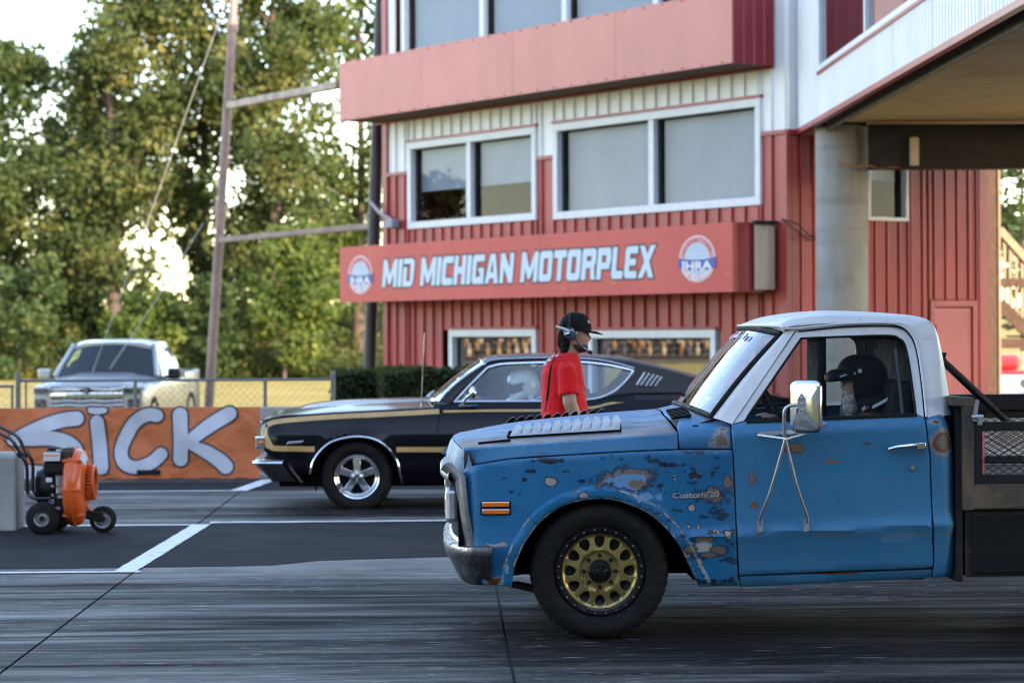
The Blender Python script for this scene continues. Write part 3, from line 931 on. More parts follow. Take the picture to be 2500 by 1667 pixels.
# ---- faded upper fascia: a deep box hung on the facade
FZ0, FZ1, FO = 5.36, 6.39, 0.80
fasc = thing("fascia_box", FP(5.6, FZ0), "faded pink box fascia hung along the tower above the middle windows", "fascia")
cuts = [0.23, 2.95, 5.65, 8.35, 11.05]
for a, b in zip(cuts, cuts[1:]):
    ebox(MB(), a+0.003, b-0.003, FZ0, FZ1, FO-0.03, FO, FP).build("face_panel", M_PINK, fasc, smooth=0, bevel=0.004)
soff = MB(); ebox(soff, 0.24, 11.04, FZ0+0.012, FZ0+0.04, 0.05, FO-0.032, FP); soff.build("soffit", M_SOFF, fasc, smooth=0)
ebox(MB(), 0.24, 11.04, FZ1-0.05, FZ1-0.01, 0.05, FO-0.032, FP).build("top_sheet", M_STEEL, fasc, smooth=0)
ebox(MB(), 0.24, 11.04, FZ0-0.03, FZ0+0.05, 0.036, 0.07, FP).build("ledger", M_REDT, fasc, smooth=0)
def endface(s, z0, z1, par, mat, o0, o1, ribs=4):
    m = MB(); pr = []
    for i in range(ribs):
        a = lerp(o0, o1, i/ribs); w = (o1-o0)/ribs
        pr += [(a, 0.0), (a+w*0.55, 0.0), (a+w*0.62, 0.02), (a+w*0.92, 0.02)]
    pr.append((o1, 0.0)); n = len(pr)
    m.add([FP(s-q, z0, o) for o, q in pr] + [FP(s-q, z1, o) for o, q in pr], [(i, i+1, n+i+1, n+i) for i in range(n-1)])
    return m.build("end_panel", mat, par, smooth=0)
endface(0.232, FZ0, FZ1, fasc, M_CRIM, 0.04, FO-0.002)
ebox(MB(), 11.045, 11.06, FZ0, FZ1, 0.04, FO-0.002, FP).build("far_end_panel", M_CRIM, fasc, smooth=0)
M_SCREW = simple("rusty_screw", (0.20, 0.02, 0.02), 0.6)
for k in range(24):
    s = 0.45 + k*0.452
    for z in (FZ0+0.03, FZ1-0.03):
        MB().cyl(FP(s, z, FO-0.002), FP(s, z, FO+0.012), 0.014, n=6).build("screw", M_SCREW, fasc, smooth=0)

# ---- sign with the track's name
SZ0, SZ1, SO = 2.16, 3.135, 0.80
sign = thing("sign_board", FP(5.6, SZ0), "long red sign board with the track name in white italic letters", "sign")
cuts = [0.245, 2.4, 4.9, 7.4, 9.2, 11.07]
for a, b in zip(cuts, cuts[1:]):
    ebox(MB(), a+0.0015, b-0.0015, SZ0, SZ1, SO-0.03, SO, FP).build("face_panel", M_SIGN, sign, smooth=0)
ebox(MB(), 0.25, 11.06, SZ0+0.02, SZ1-0.02, 0.05, SO-0.032, FP).build("box", M_CRIM, sign, smooth=0)
endp = ebox(MB(), 0.0, 0.006, 0, 0, 0, 0)
endface(0.246, SZ0, SZ1, sign, M_CRIM, 0.05, SO-0.002, 1)
ebox(MB(), 0.19, 0.235, SZ0+0.03, SZ1-0.03, 0.07, 0.42, FP).build("lamp_panel", M_CREAM, sign, smooth=0, bevel=0.01)
ebox(MB(), 0.17, 0.25, SZ1-0.02, SZ1+0.03, 0.02, 0.45, FP).build("lamp_cap", M_DARK, sign, smooth=0)
M_LET = simple("white_sign_letter", (0.52, 0.60, 0.70), 0.5, var=0.05)
M_OUT = simple("dark_letter_outline", (0.02, 0.022, 0.03), 0.6)
def r4(a, b, c, d): return [(a, b), (c, b), (c, d), (a, d)]
T_ = 0.27
GL = {
 'I': (0.29, [r4(0, 0, .29, 1)]),
 'D': (0.80, [r4(0, 0, T_, 0.70), r4(0, .80, .62, 1), [(.62, 1), (.62, .80), (.80, .86), (.80, .90)], r4(.53, .2, .80, .86), [(0, 0), (.66, 0), (.80, .2), (0, .2)]]),
 'C': (0.76, [r4(0, .12, T_, .88), [(.12, 0), (.76, 0), (.76, .24), (.0, .24), (0, .12)], [(.0, .76), (.76, .76), (.76, 1), (.12, 1), (0, .88)]]),
 'G': (0.80, [r4(0, .12, T_, .88), [(.12, 0), (.80, 0), (.80, .24), (.0, .24), (0, .12)], [(.0, .76), (.80, .76), (.80, 1), (.12, 1), (0, .88)], r4(.53, .24, .80, .55), r4(.42, .40, .53, .55)]),
 'H': (0.80, [r4(0, 0, T_, 1), r4(.53, 0, .80, 1), r4(T_, .38, .53, .62)]),
 'M': (1.06, [r4(0, 0, .25, 1), r4(.81, 0, 1.06, 1), [(.25, 1), (.25, .48), (.45, .1), (.53, .1), (.53, .45)], [(.81, 1), (.53, .45), (.53, .1), (.61, .1), (.81, .48)]]),
 'A': (0.90, [[(0, 0), (.27, 0), (.50, 1), (.30, 1)], [(.63, 0), (.90, 0), (.62, 1), (.40, 1)], r4(.2, .17, .7, .38)]),
 'N': (0.86, [r4(0, 0, .25, 1), r4(.61, 0, .86, 1), [(.25, 1), (.25, .50), (.61, 0), (.61, .50)]]),
 'O': (0.80, [r4(0, .10, T_, .90), r4(.53, .10, .80, .90), [(.1, 0), (.7, 0), (.8, .1), (.8, .24), (0, .24), (0, .1)], [(0, .76), (.8, .76), (.8, .9), (.7, 1), (.1, 1), (0, .9)]]),
 'T': (0.76, [r4(0, .75, .76, 1), r4(.25, 0, .52, .75)]),
 'R': (0.82, [r4(0, 0, T_, 1), [(T_, .76), (.82, .76), (.82, .9), (.72, 1), (T_, 1)], r4(.55, .50, .82, .76), r4(T_, .38, .76, .60), [(.50, .40), (.58, 0), (.84, 0), (.74, .40)]]),
 'P': (0.78, [r4(0, 0, T_, 1), [(T_, .76), (.78, .76), (.78, .9), (.68, 1), (T_, 1)], r4(.51, .48, .78, .76), r4(T_, .32, .74, .54)]),
 'L': (0.66, [r4(0, .1, T_, 1), [(.1, 0), (.66, 0), (.66, .25), (0, .25), (0, .1)]]),
 'E': (0.70, [r4(0, .1, T_, .9), [(.1, 0), (.70, 0), (.70, .23), (0, .23), (0, .1)], [(0, .77), (.7, .77), (.7, 1), (.1, 1), (0, .9)], r4(T_, .40, .62, .61)]),
 'X': (0.88, [[(0, 0), (.28, 0), (.88, 1), (.60, 1)], [(.60, 0), (.88, 0), (.28, 1), (0, 1)]]),
}
word = "MID MICHIGAN MOTORPLEX"
tot = sum(0.42 if c == ' ' else GL[c][0]+0.075 for c in word)
hgt, s_l, s_r, zb = 0.475, 9.60, 1.98, 2.40
ks = (s_l - s_r) / tot
x = 0.0
def flat(poly, mp, k):
    return MB().add([mp(p[0], p[1], k) for p in poly], [tuple(range(len(poly)))])
for c in word:
    if c == ' ': x += 0.42; continue
    w, polys = GL[c]
    def mp(a, b, k, x=x): return FP(s_l - (x + a + 0.16*(b-0.5))*ks, zb + b*hgt, SO + k)
    lt = MB(); ol = MB()
    for i, pl in enumerate(polys):
        lt.add([mp(a, b, 0.0060+0.0004*i) for a, b in pl], [tuple(range(len(pl)))])
        ex = offset_poly(pl, -0.055)
        ol.add([mp(a, b, 0.0020+0.0004*i) for a, b in ex], [tuple(range(len(ex)))])
    L = lt.build("letter", M_LET, sign, smooth=0, normals=False)
    ol.build("outline", M_OUT, L, smooth=0, normals=False)
    x += w + 0.075
# round club emblems
M_EW = simple("emblem_white", (0.70, 0.68, 0.72), 0.5, var=0.04); M_EB = simple("emblem_blue", (0.03, 0.06, 0.30), 0.5)
M_ER = simple("emblem_red", (0.55, 0.05, 0.06), 0.5); M_EG = simple("emblem_globe", (0.52, 0.60, 0.72), 0.5, var=0.04)
def emblem(sc, zc):
    def P(a, b, k): return FP(sc - a*0.415, zc + b*0.335, SO + 0.004 + k*0.0012)
    def ell(rx, ry, k, n=40, a0=0.0, a1=2*math.pi):
        m = MB(); m.add([P(rx*math.cos(lerp(a0, a1, i/n)), ry*math.sin(lerp(a0, a1, i/n)), k) for i in range(n)], [tuple(range(n))]); return m
    e = ell(0.98, 0.99, 0).build("emblem", M_EW, sign, smooth=0)
    ell(0.93, 0.95, 1).build("ring", simple("emblem_pale_red", (0.62, 0.30, 0.33), 0.5), e, smooth=0)
    ell(0.66, 0.68, 2).build("globe", M_EG, e, smooth=0)
    ln = MB()
    for i in range(-3, 4):     # meridians and parallels
        q = i/4.0
        for k in range(16):
            a, b = -math.pi/2 + math.pi*k/16, -math.pi/2 + math.pi*(k+1)/16
            p, r_ = (0.64*q*math.cos(a), 0.64*math.sin(a)), (0.64*q*math.cos(b), 0.64*math.sin(b))
            ln.add([P(p[0]-.012, p[1], 3), P(p[0]+.012, p[1], 3), P(r_[0]+.012, r_[1], 3), P(r_[0]-.012, r_[1], 3)], [(0, 1, 2, 3)])
    for q in (-0.1, 0.12, 0.30, 0.45):
        wv = 0.63*math.sqrt(1-(q/0.66)**2)
        ln.add([P(-wv, q-0.012, 3.5), P(wv, q-0.012, 3.5), P(wv, q+0.014, 3.5), P(-wv, q+0.014, 3.5)], [(0, 1, 2, 3)])
    ln.build("grid_lines", simple("emblem_line", (0.30, 0.36, 0.5), 0.5), e, smooth=0)
    band = MB(); n = 12; top = []; bot = []
    for i in range(n+1):
        a = lerp(-1.02, 1.02, i/n); cv = -0.10*(1-(a)**2)
        top.append(P(a, 0.06+cv, 4)); bot.append(P(a, -0.40+cv, 4))
    band.grid([bot, top]); band.build("band", M_EB, e, smooth=0)
    tx, w = text_mesh("IHRA", 0.62, lambda a, b, k: (a, b, k), offset=0.022, space=1.0)
    lo, hi = min(p[0] for p in tx.v), max(p[0] for p in tx.v)
    tx.v = [tuple(P((p[0]-(lo+hi)/2)/(hi-lo)*1.62, p[1]*0.82-0.41-0.07*(1-((p[0]-(lo+hi)/2)/(hi-lo)*1.62)**2), 5)) for p in tx.v]
    tx.build("letters", M_EW, e, smooth=0, normals=False)
    for body, rr, a0, a1, flip in (("INTERNATIONAL", 0.80, 2.95, 0.19, 0), ("HOT ROD ASSOC", 0.80, 3.75, 5.67, 1)):
        acc = MB()
        for i, ch in enumerate(body):
            if ch == ' ': continue
            a = lerp(a0, a1, i/(len(body)-1))
            m, w = text_mesh(ch, 0.26, lambda x_, y_, k: (x_, y_, k), offset=0.012)
            cx = w/2
            th = a - math.pi/2 if not flip else a + math.pi/2
            vv = []
            for p in m.v:
                lx, ly = p[0]-cx, p[1]-0.09
                vv.append(P(rr*math.cos(a) + lx*math.cos(th) - ly*math.sin(th), rr*math.sin(a) + lx*math.sin(th) + ly*math.cos(th), 2.6))
            acc.add(vv, m.f)
        acc.build("ring_letters", M_ER if not flip else M_EW, e, smooth=0, normals=False)
emblem(10.36, 2.635); emblem(1.03, 2.645)

# camera on the far corner, cables at the near end
sc = thing("security_camera", FP(10.5, 3.55, 0.05), "small grey camera on a bent arm at the tower's far corner", "camera")
MB().tube([FP(10.55, 3.62, 0.03), FP(10.85, 3.75, 0.1), FP(11.0, 3.95, 0.2)], 0.03, 8).build("arm", M_STEEL, sc)
ebox(MB(), 10.25, 10.5, 3.46, 3.62, 0.06, 0.22, FP).build("housing", simple("camera_grey", (0.22, 0.25, 0.30), 0.5), sc, smooth=0, bevel=0.02)
cb = thing("cable", EP(0.0, 3.1, 0.06), "loose dark cable hanging from the sign end to the tower side", "cable")
for k in (0, 1):
    MB().tube(spline([EP(-0.3, 3.17, 0.22), EP(0.05, 3.1-0.1*k, 0.18), EP(0.35, 2.95-0.06*k, 0.1), EP(0.7, 3.0, 0.06)], 5), 0.010, 6).build("wire", M_DARK, cb)

# ================================================================== crossover bridge
BX, BZ, BY0, BY1, BW = 5.0, 4.43, -8.0, 34.25, 7.0
bridge = thing("crossover_bridge", (BX+BW/2, 13, BZ), "enclosed white corrugated bridge leaving the tower over the track", "bridge")
def corr(y0, y1, z0, z1, name="siding", mat=None):
    m = MB(); pr = []; y = y0; p = 0.15
    while y < y1:
        for f, q in ((0, 0), (0.35, 0), (0.5, 0.022), (0.85, 0.022)):
            if y+f*p <= y1: pr.append((y+f*p, q))
        y += p
    pr.append((y1, 0)); n = len(pr)
    m.add([(BX-q, a, z0) for a, q in pr] + [(BX-q, a, z1) for a, q in pr], [(i, i+1, n+i+1, n+i) for i in range(n-1)])
    return m.build(name, mat or M_WHT, bridge, smooth=0)
seams = [BY0, -2, 4, 10, 14, 18, 20.2, 22.4, 24.6, 26.8, 29.0, 31.2, 32.15, BY1]
for a, b in zip(seams, seams[1:]):
    corr(a+0.003, b-0.003, BZ, 5.06 if b < 32.2 else ZT)
    if b < 32.2: corr(a+0.003, b-0.003, 7.2, ZT)
MB().box(BX-0.05, BX+0.04, BY0, BY1, BZ-0.05, BZ+0.02).build("edge_trim", M_REDT, bridge, smooth=0)
MB().box(BX-0.04, BX+0.02, BY0, 32.2, 5.02, 5.06).build("sill_trim", M_REDT, bridge, smooth=0)
M_BGLASS = glass_mat("bridge_window_glass", (0.30, 0.32, 0.35), 0.42, 0.97)
for a, b in zip([BY0, 4, 10, 14, 18, 22, 25, 28.6], [4, 10, 14, 18, 22, 25, 28.6, 32.15]):
    w = MB(); w.box(BX-0.03, BX+0.05, a, b, 5.062, 5.14); w.box(BX-0.03, BX+0.05, b-0.09, b, 5.14, 7.2); w.box(BX-0.03, BX+0.05, a, b-0.09, 7.1, 7.2)
    wo = w.build("window", M_FRAME, bridge, smooth=0, bevel=0.006)
    MB().add([(BX+0.02, a, 5.14), (BX+0.02, b-0.09, 5.14), (BX+0.02, b-0.09, 7.1), (BX+0.02, a, 7.1)], [(0, 1, 2, 3)]).build("pane", M_BGLASS, wo, smooth=0)
MB().box(BX+2.5, BX+2.55, BY0, BY1, BZ+0.1, ZT).build("inner_wall", M_REDT, bridge, smooth=0)
MB().box(BX+BW-0.05, BX+BW, BY0, BY1, BZ, ZT).build("far_wall", M_WHT, bridge, smooth=0)
MB().box(BX+0.03, BX+BW-0.06, BY0, BY1, BZ+0.08, BZ+0.16).build("floor", M_DARK, bridge, smooth=0)
MB().box(BX-0.1, BX+BW+0.1, BY0-0.1, BY1, ZT+0.01, ZT+0.2).build("roof", M_STEEL, bridge, smooth=0)
M_BSTEEL = simple("black_steel", (0.016, 0.013, 0.014), 0.6, 0.0, var=0.3, nscale=4, bump=0.2, bscale=25)
c = MB(); c.box(BX+0.16, BX+0.30, BY0, 33.0, BZ-0.012, BZ+0.075); c.box(BX+0.20, BX+0.22, BY0, 33.0, BZ-0.10, BZ-0.012)
c.build("edge_beam", M_BSTEEL, bridge, smooth=0)
ply = NT("stained_plywood")
v = ply.coord("Object")
n = ply.noise(1.0, 6, 0.65, ply.map(v, scale=(0.5, 5.0, 1))); n2 = ply.noise(0.6, 6, 0.65, v)
pc = ply.ramp(n, [(0.3, (0.62, 0.42, 0.24)), (0.7, (0.78, 0.58, 0.38))])
pc = ply.mix(ply.mrange(n2, 0.5, 0.72, 0, 0.5), pc, (0.42, 0.22, 0.10)); ply.p(color=pc, rough=0.75)
for ix in range(6):
    for iy in range(17):
        x0 = BX+0.31+1.09*ix; y0 = -7.9+2.44*iy
        MB().box(x0+0.003, x0+1.087, y0+0.003, min(y0+2.437, 34.0), BZ+0.02, BZ+0.07).build("soffit_board", ply.m, bridge, smooth=0)
# cross beam and columns under the bridge
bm_ = MB(); z0, z1, yb = 3.79, 4.40, 32.72
bm_.box(5.74, 12.2, yb, yb+0.03, z0+0.025, z1-0.025); bm_.box(5.74, 12.2, yb-0.10, yb+0.13, z0, z0+0.025); bm_.box(5.74, 12.2, yb-0.10, yb+0.13, z1-0.025, z1)
bm_.build("cross_beam", M_BSTEEL, bridge, smooth=0)
p = at(2233, 377, yb-0.08)
MB().box(p.x-0.055, p.x+0.055, yb-0.11, yb-0.004, 3.84, 4.22).build("stiffener_plate", M_CREAM, bridge, smooth=0, bevel=0.01)
wpts = [at(u, v, yb-0.09) for u, v in ((2046, 404), (2075, 402), (2088, 410), (2115, 401), (2125, 406), (2150, 413), (2180, 409), (2198, 411))]
wr = thing("orange_wire", wpts[0], "thin orange wire running along the bottom of the black cross beam", "wire")
MB().tube(wpts, 0.012, 6).build("wire_run", simple("orange_wire_jacket", (0.45, 0.16, 0.06), 0.5), wr)
colm = NT("column_concrete"); v = colm.coord("Object")
cc = colm.ramp(colm.noise(1.0, 6, 0.6, colm.map(v, scale=(2.2, 2.2, 1.0))), [(0.3, (0.22, 0.215, 0.205)), (0.7, (0.36, 0.35, 0.335))])
cc = colm.mix(colm.mrange(colm.noise(1.0, 3, 0.6, colm.map(v, scale=(0.4, 0.4, 7))), 0.55, 0.65, 0, 0.3), cc, (0.15, 0.15, 0.15))
colm.p(color=cc, rough=0.85); colm.bump(colm.noise(25, 5, 0.7, v), 0.3, 0.01)
def column(x, y, r, label):
    t = thing("concrete_column", (x, y, ZB), label, "column")
    prof = [(0, r+0.0)]
    for k in range(9): prof += [(0.02+k*0.53, r), (0.51+k*0.53, r), (0.52+k*0.53, r-0.004), (0.53+k*0.53, r-0.004)]
    prof += [(4.81, r)]
    MB().lathe(prof, (x, y, ZB), (0, 0, 1), 40).build("shaft", colm.m, t, smooth=50)
    MB().box(x-0.30, x+0.30, y-0.30, y+0.30, ZB+4.80, BZ+0.03).build("bearing_plate", M_BSTEEL, t, smooth=0)
column(5.45, 33.18, 0.355, "round grey concrete column under the corner of the bridge")
column(11.3, 33.18, 0.355, "concrete column at the far side of the bridge, right of the picture")

# bleachers well to the left, outside the frame: mirrored in the ground floor windows
M_BL = simple("dark_bleacher_steel", (0.03, 0.03, 0.032), 0.7)
bl = thing("bleachers", (-112, 96, -0.4), "dark bleachers with spectators left of the picture, mirrored in the tower windows", "bleachers")
bd = Vector((0.42, 0.907, 0)); bn = Vector((0.907, -0.42, 0))     # along, facing the tower
bo = Vector((-112, 96, -0.4))
for k in range(22):
    MB().obox(bo - bn*0.8*k + Z3*(0.5+0.42*k), bd*46, bn*0.16, Z3*0.03).build("bench", M_BL, bl, smooth=0)
    MB().obox(bo - bn*(0.8*k+0.45) + Z3*(0.25+0.42*k), bd*46, bn*0.03, Z3*0.22).build("riser", M_BL, bl, smooth=0)
for k in range(5):
    MB().bar(bo + bd*(-30+15*k) + bn*0.4, bo + bd*(-22+15*k) - bn*12 + Z3*9.0, 0.35, 0.35).build("stair_rail", M_PLANK, bl, smooth=0)
rd = random.Random(8)
cols = [(0.20, 0.12, 0.055), (0.26, 0.18, 0.10), (0.12, 0.05, 0.025), (0.30, 0.24, 0.17), (0.05, 0.055, 0.08)]
crowd = [MB() for _ in cols]
for k in range(22):
    a = -45
    while a < 45:
        a += rd.uniform(0.45, 1.5)
        q = bo + bd*a - bn*(0.8*k+0.05) + Z3*(0.55+0.42*k)
        m = crowd[rd.randrange(len(cols))]
        m.sphere(q + Z3*0.28, (0.19, 0.16, 0.34), 6, 4); m.sphere(q + Z3*0.74, (0.10, 0.11, 0.13), 6, 4)
for m, c in zip(crowd, cols):
    o = m.build("spectators", simple("crowd_cloth", c, 0.9), bl); o["kind"] = "stuff"
# ================================================================== blue flatbed pickup
TY0 = 12.40                    # outermost plane of the near side
TYC = TY0 + 0.98               # centre line
TW = at(1465, 1394, TY0+0.05)  # front wheel centre
truck = thing("pickup_truck", (TW.x+1.3, TYC, 0), "weathered blue and white flatbed pickup with gold wheels in the near lane", "pickup truck")

def paint_mat(name, kind):
    """kind: fender, door, hood. Weathered two-shade blue with chips, rust and bare primer of fixed shape."""
    t = NT(name)
    geo = t.node("ShaderNodeNewGeometry")
    v = geo.outputs["Position"]
    warp = t.noise(9, 5, 0.65, v, out=1)
    n0 = t.noise(1.6, 5, 0.6, v); n1 = t.noise(6, 6, 0.65, v); n2 = t.noise(24, 5, 0.65, v)
    if kind == 'fender':
        col = t.ramp(n0, [(0.3, (0.002, 0.118, 0.275)), (0.7, (0.005, 0.165, 0.35))])
    elif kind == 'door':
        col = t.ramp(n0, [(0.3, (0.020, 0.155, 0.315)), (0.7, (0.042, 0.200, 0.375))])
        col = t.mix(t.mrange(n1, 0.60, 0.70, 0, 0.35), col, (0.012, 0.175, 0.36))
    else:
        col = t.ramp(n0, [(0.3, (0.022, 0.145, 0.300)), (0.7, (0.065, 0.210, 0.370))])
    rough = 0.42 if kind == 'fender' else 0.5
    xx, yy, zz = t.sep(v)
    wx, wy, wz = t.sep(warp)
    def patch(u, vv, ru, rv, c, w=0.55, halo=None, k=1.0, dy=0.02):
        nonlocal col
        p = at(u, vv, TY0+dy); rx, rz = ru*p.y/FPX, rv*p.y/FPX
        a = t.math('MULTIPLY', t.math('SUBTRACT', xx, p.x), 1/rx); b = t.math('MULTIPLY', t.math('SUBTRACT', zz, p.z), 1/rz)
        d = t.math('SQRT', t.math('ADD', t.math('MULTIPLY', a, a), t.math('MULTIPLY', b, b)))
        d = t.math('ADD', d, t.math('MULTIPLY', t.math('SUBTRACT', wx, 0.5), 6.5*w))
        d = t.math('ADD', d, t.math('MULTIPLY', t.math('SUBTRACT', n2, 0.5), 3.0*w))
        if halo is not None: col = t.mix(t.mrange(d, 1.0, 1.55, 0.85, 0), col, halo)
        col = t.mix(t.mrange(d, 0.86, 1.08, k, 0), col, c)
    RUST, BROWN, GREY, LBLUE, DK, TEAL = (0.13, 0.045, 0.025), (0.20, 0.135, 0.10), (0.36, 0.31, 0.29), (0.125, 0.29, 0.50), (0.010, 0.016, 0.03), (0.006, 0.185, 0.36)
    if kind == 'fender':
        # soft dark freckles thick towards the door
        dens = t.mrange(xx, at(1200, 1200, TY0).x, at(1790, 1200, TY0).x, 0.10, 0.0)
        spot = t.noise(15, 3, 0.55, t.map(v, scale=(0.8, 1, 1.5), loc=(2, 5, 1)))
        col = t.mix(t.mrange(t.math('SUBTRACT', spot, dens), 0.565, 0.63, 0, 0.9), col, DK)
        chip = t.noise(11, 4, 0.6, t.map(v, scale=(1, 1, 1.2), loc=(9, 1, 4)))
        chip = t.math('SUBTRACT', chip, dens)
        col = t.mix(t.mrange(chip, 0.600, 0.612, 0, 1), col, DK); col = t.mix(t.mrange(chip, 0.622, 0.632, 0, 1), col, GREY)
        patch(1533, 1168, 62, 26, BROWN, 0.5, DK); patch(1532, 1173, 52, 20, LBLUE, 0.35)
        patch(1545, 1150, 30, 7, BROWN, 0.6); patch(1560, 1180, 26, 9, BROWN, 0.6)
        patch(1342, 1176, 13, 9, GREY, 0.4, DK); patch(1421, 1174, 9, 4, DK, 0.4); patch(1281, 1170, 7, 5, DK, 0.5)
        patch(1744, 1208, 33, 17, BROWN, 0.6, DK); patch(1689, 1241, 8, 9, GREY, 0.4, DK); patch(1423, 1209, 9, 5, GREY, 0.4, DK)
        patch(1715, 1318, 28, 7, BROWN, 0.6, DK); patch(1718, 1335, 23, 12, (0.55, 0.50, 0.48), 0.22, LBLUE); patch(1757, 1341, 19, 12, BROWN, 0.3, DK)
        patch(1684, 1339, 14, 9, BROWN, 0.4, DK); patch(1730, 1355, 20, 6, BROWN, 0.5, DK); patch(1775, 1180, 9, 24, BROWN, 0.8, DK)
        patch(1204, 1419, 20, 8, RUST, 0.5, GREY); patch(1225, 1330, 22, 4, GREY, 0.9); patch(1238, 1390, 5, 14, (0.2, 0.35, 0.5), 0.6)
        patch(1735, 1420, 60, 6, DK, 0.8); patch(1300, 1150, 16, 5, DK, 0.7); patch(1640, 1135, 26, 6, DK, 0.8); patch(1700, 1160, 14, 8, DK, 0.8); patch(1610, 1185, 12, 6, DK, 0.8); patch(1390, 1150, 14, 4, DK, 0.8); patch(1250, 1200, 10, 5, DK, 0.8)
        patch(1186, 1334, 8, 4, BROWN, 0.6); patch(1340, 1125, 30, 5, DK, 0.7); patch(1580, 1215, 40, 14, LBLUE, 0.6)
    elif kind == 'door':
        patch(1936, 1094, 16, 9, BROWN, 0.45, RUST); patch(1920, 1098, 14, 4, RUST, 0.6); patch(1835, 1160, 8, 15, BROWN, 0.6, RUST)
        patch(2116, 1082, 9, 3.5, RUST, 0.3); patch(1842, 1233, 7, 6, (0.26, 0.06, 0.03), 0.3, RUST); patch(2040, 1137, 27, 22, TEAL, 0.35)
        patch(1903, 1173, 18, 18, TEAL, 0.5); patch(2168, 1146, 26, 11, TEAL, 0.5); patch(2031, 1206, 12, 9, TEAL, 0.25)
        patch(1960, 1152, 16, 5, TEAL, 0.5); patch(2127, 1049, 18, 6, TEAL, 0.5); patch(2222, 1175, 8, 7, TEAL, 0.4); patch(2010, 1040, 14, 4, RUST, 0.6)
        patch(2030, 1126, 18, 4, BROWN, 0.8); patch(2280, 1030, 11, 5, RUST, 0.7, GREY); patch(1762, 1072, 20, 21, BROWN, 0.5, GREY)
        patch(2060, 1402, 60, 3, RUST, 0.6); patch(2100, 1303, 200, 1.6, BROWN, 0.8); patch(2190, 1310, 42, 18, (0.10, 0.25, 0.44), 0.3, k=0.5)
        patch(2160, 1018, 10, 3, RUST, 0.5); patch(1990, 1032, 60, 3, (0.5, 0.48, 0.45), 0.8)
        # filler cap scar: ring of rust round a bare grey disc
        patch(2301, 1079, 26, 26, (0.16, 0.055, 0.03), 0.10, (0.3, 0.22, 0.2)); patch(2301, 1079, 16, 16, (0.15, 0.125, 0.10), 0.12)
    else:
        # thin, sun-burnt paint along the crease and over the nose
        st = t.noise(1.0, 5, 0.65, t.map(v, scale=(2.2, 9, 9)))
        band = t.mrange(t.math('ABSOLUTE', t.math('SUBTRACT', yy, TY0+0.17)), 0.05, 0.34, 0.30, 0.0)
        band = t.math('MULTIPLY', band, t.mrange(yy, TY0+0.035, TY0+0.06, 0.0, 1.0))
        band = t.math('MULTIPLY', band, t.mrange(t.noise(2.5, 3, 0.5, v), 0.3, 0.6, 0.45, 1.2))
        f = t.math('ADD', st, band)
        col = t.mix(t.mrange(f, 0.54, 0.66, 0, 0.92), col, (0.105, 0.072, 0.066)); col = t.mix(t.mrange(n2, 0.62, 0.7, 0, 0.35), col, (0.16, 0.29, 0.46))
        rough = 0.45
    col = t.mix(t.mrange(n1, 0.35, 0.75, 0.0, 0.09), col, (0.12, 0.20, 0.30))
    # fine grime, vertical run marks and pin-point chips
    run = t.noise(1.0, 4, 0.65, t.map(v, scale=(26, 26, 1.6), loc=(3, 3, 0)))
    col = t.mix(t.mrange(run, 0.56, 0.75, 0, 0.22), col, (0.03, 0.045, 0.06))
    pin = t.noise(85, 3, 0.7, v)
    col = t.mix(t.mrange(pin, 0.67, 0.70, 0, 0.75), col, (0.10, 0.075, 0.06))
    col = t.mix(t.mrange(t.noise(60, 4, 0.7, v), 0.4, 0.8, 0, 0.10), col, (0.20, 0.30, 0.40))
    t.p(color=col, rough=t.mrange(n1, 0.3, 0.7, rough*0.8, rough*1.2), spec=0.32 if kind != 'hood' else 0.15, coat=0.10 if kind == 'fender' else 0.03, coatr=0.2)
    t.bump(t.math('ADD', t.math('MULTIPLY', n0, 1.0), t.math('MULTIPLY', n2, 0.04)), 0.12, 0.02)
    return t.m
MP_F, MP_D, MP_H = paint_mat("fender_paint", 'fender'), paint_mat("door_paint", 'door'), paint_mat("hood_paint", 'hood')
def worn_white():
    t = NT("worn_white_paint")
    v = t.node("ShaderNodeNewGeometry").outputs["Position"]
    n = t.noise(2.2, 6, 0.65, v); s = t.noise(30, 5, 0.7, v)
    c = t.ramp(n, [(0.3, (0.50, 0.50, 0.52)), (0.7, (0.66, 0.655, 0.66))])
    c = t.mix(t.mrange(s, 0.66, 0.72, 0, 0.7), c, (0.20, 0.15, 0.12))
    c = t.mix(t.mrange(t.noise(1.0, 5, 0.7, t.map(v, scale=(3, 3, 22))), 0.62, 0.75, 0, 0.4), c, (0.30, 0.28, 0.27))
    t.p(color=c, rough=0.42, coat=0.1); t.bump(n, 0.08, 0.02)
    return t.m
M_WP = worn_white()
M_CHROME = NT("chrome"); M_CHROME.p(color=(0.78, 0.79, 0.81), metal=1.0, rough=M_CHROME.mrange(M_CHROME.noise(14, 4), 0.35, 0.75, 0.05, 0.16)); M_CHROME = M_CHROME.m
def old_chrome():
    t = NT("pitted_chrome"); v = t.coord()
    n = t.noise(9, 6, 0.7, v)
    t.p(color=t.mix(t.mrange(n, 0.42, 0.62, 0, 0.9), (0.45, 0.46, 0.48), (0.06, 0.055, 0.055)), metal=t.mrange(n, 0.58, 0.7, 0.95, 0.3), rough=t.mrange(n, 0.4, 0.7, 0.18, 0.55))
    return t.m
M_OCHR = old_chrome()
M_ALU = simple("dull_aluminium", (0.50, 0.51, 0.53), 0.42, 0.8, var=0.2, nscale=9)
M_RUB = simple("black_rubber", (0.007, 0.007, 0.0075), 0.7, spec=0.25, var=0.2, bump=0.2, bscale=120)
M_TYRE = simple("tyre_rubber", (0.010, 0.0095, 0.0095), 0.8, spec=0.2, var=0.25, nscale=8, bump=0.25, bscale=90)
M_UNDER = simple("underbody_black", (0.004, 0.004, 0.0045), 0.9, spec=0.15)
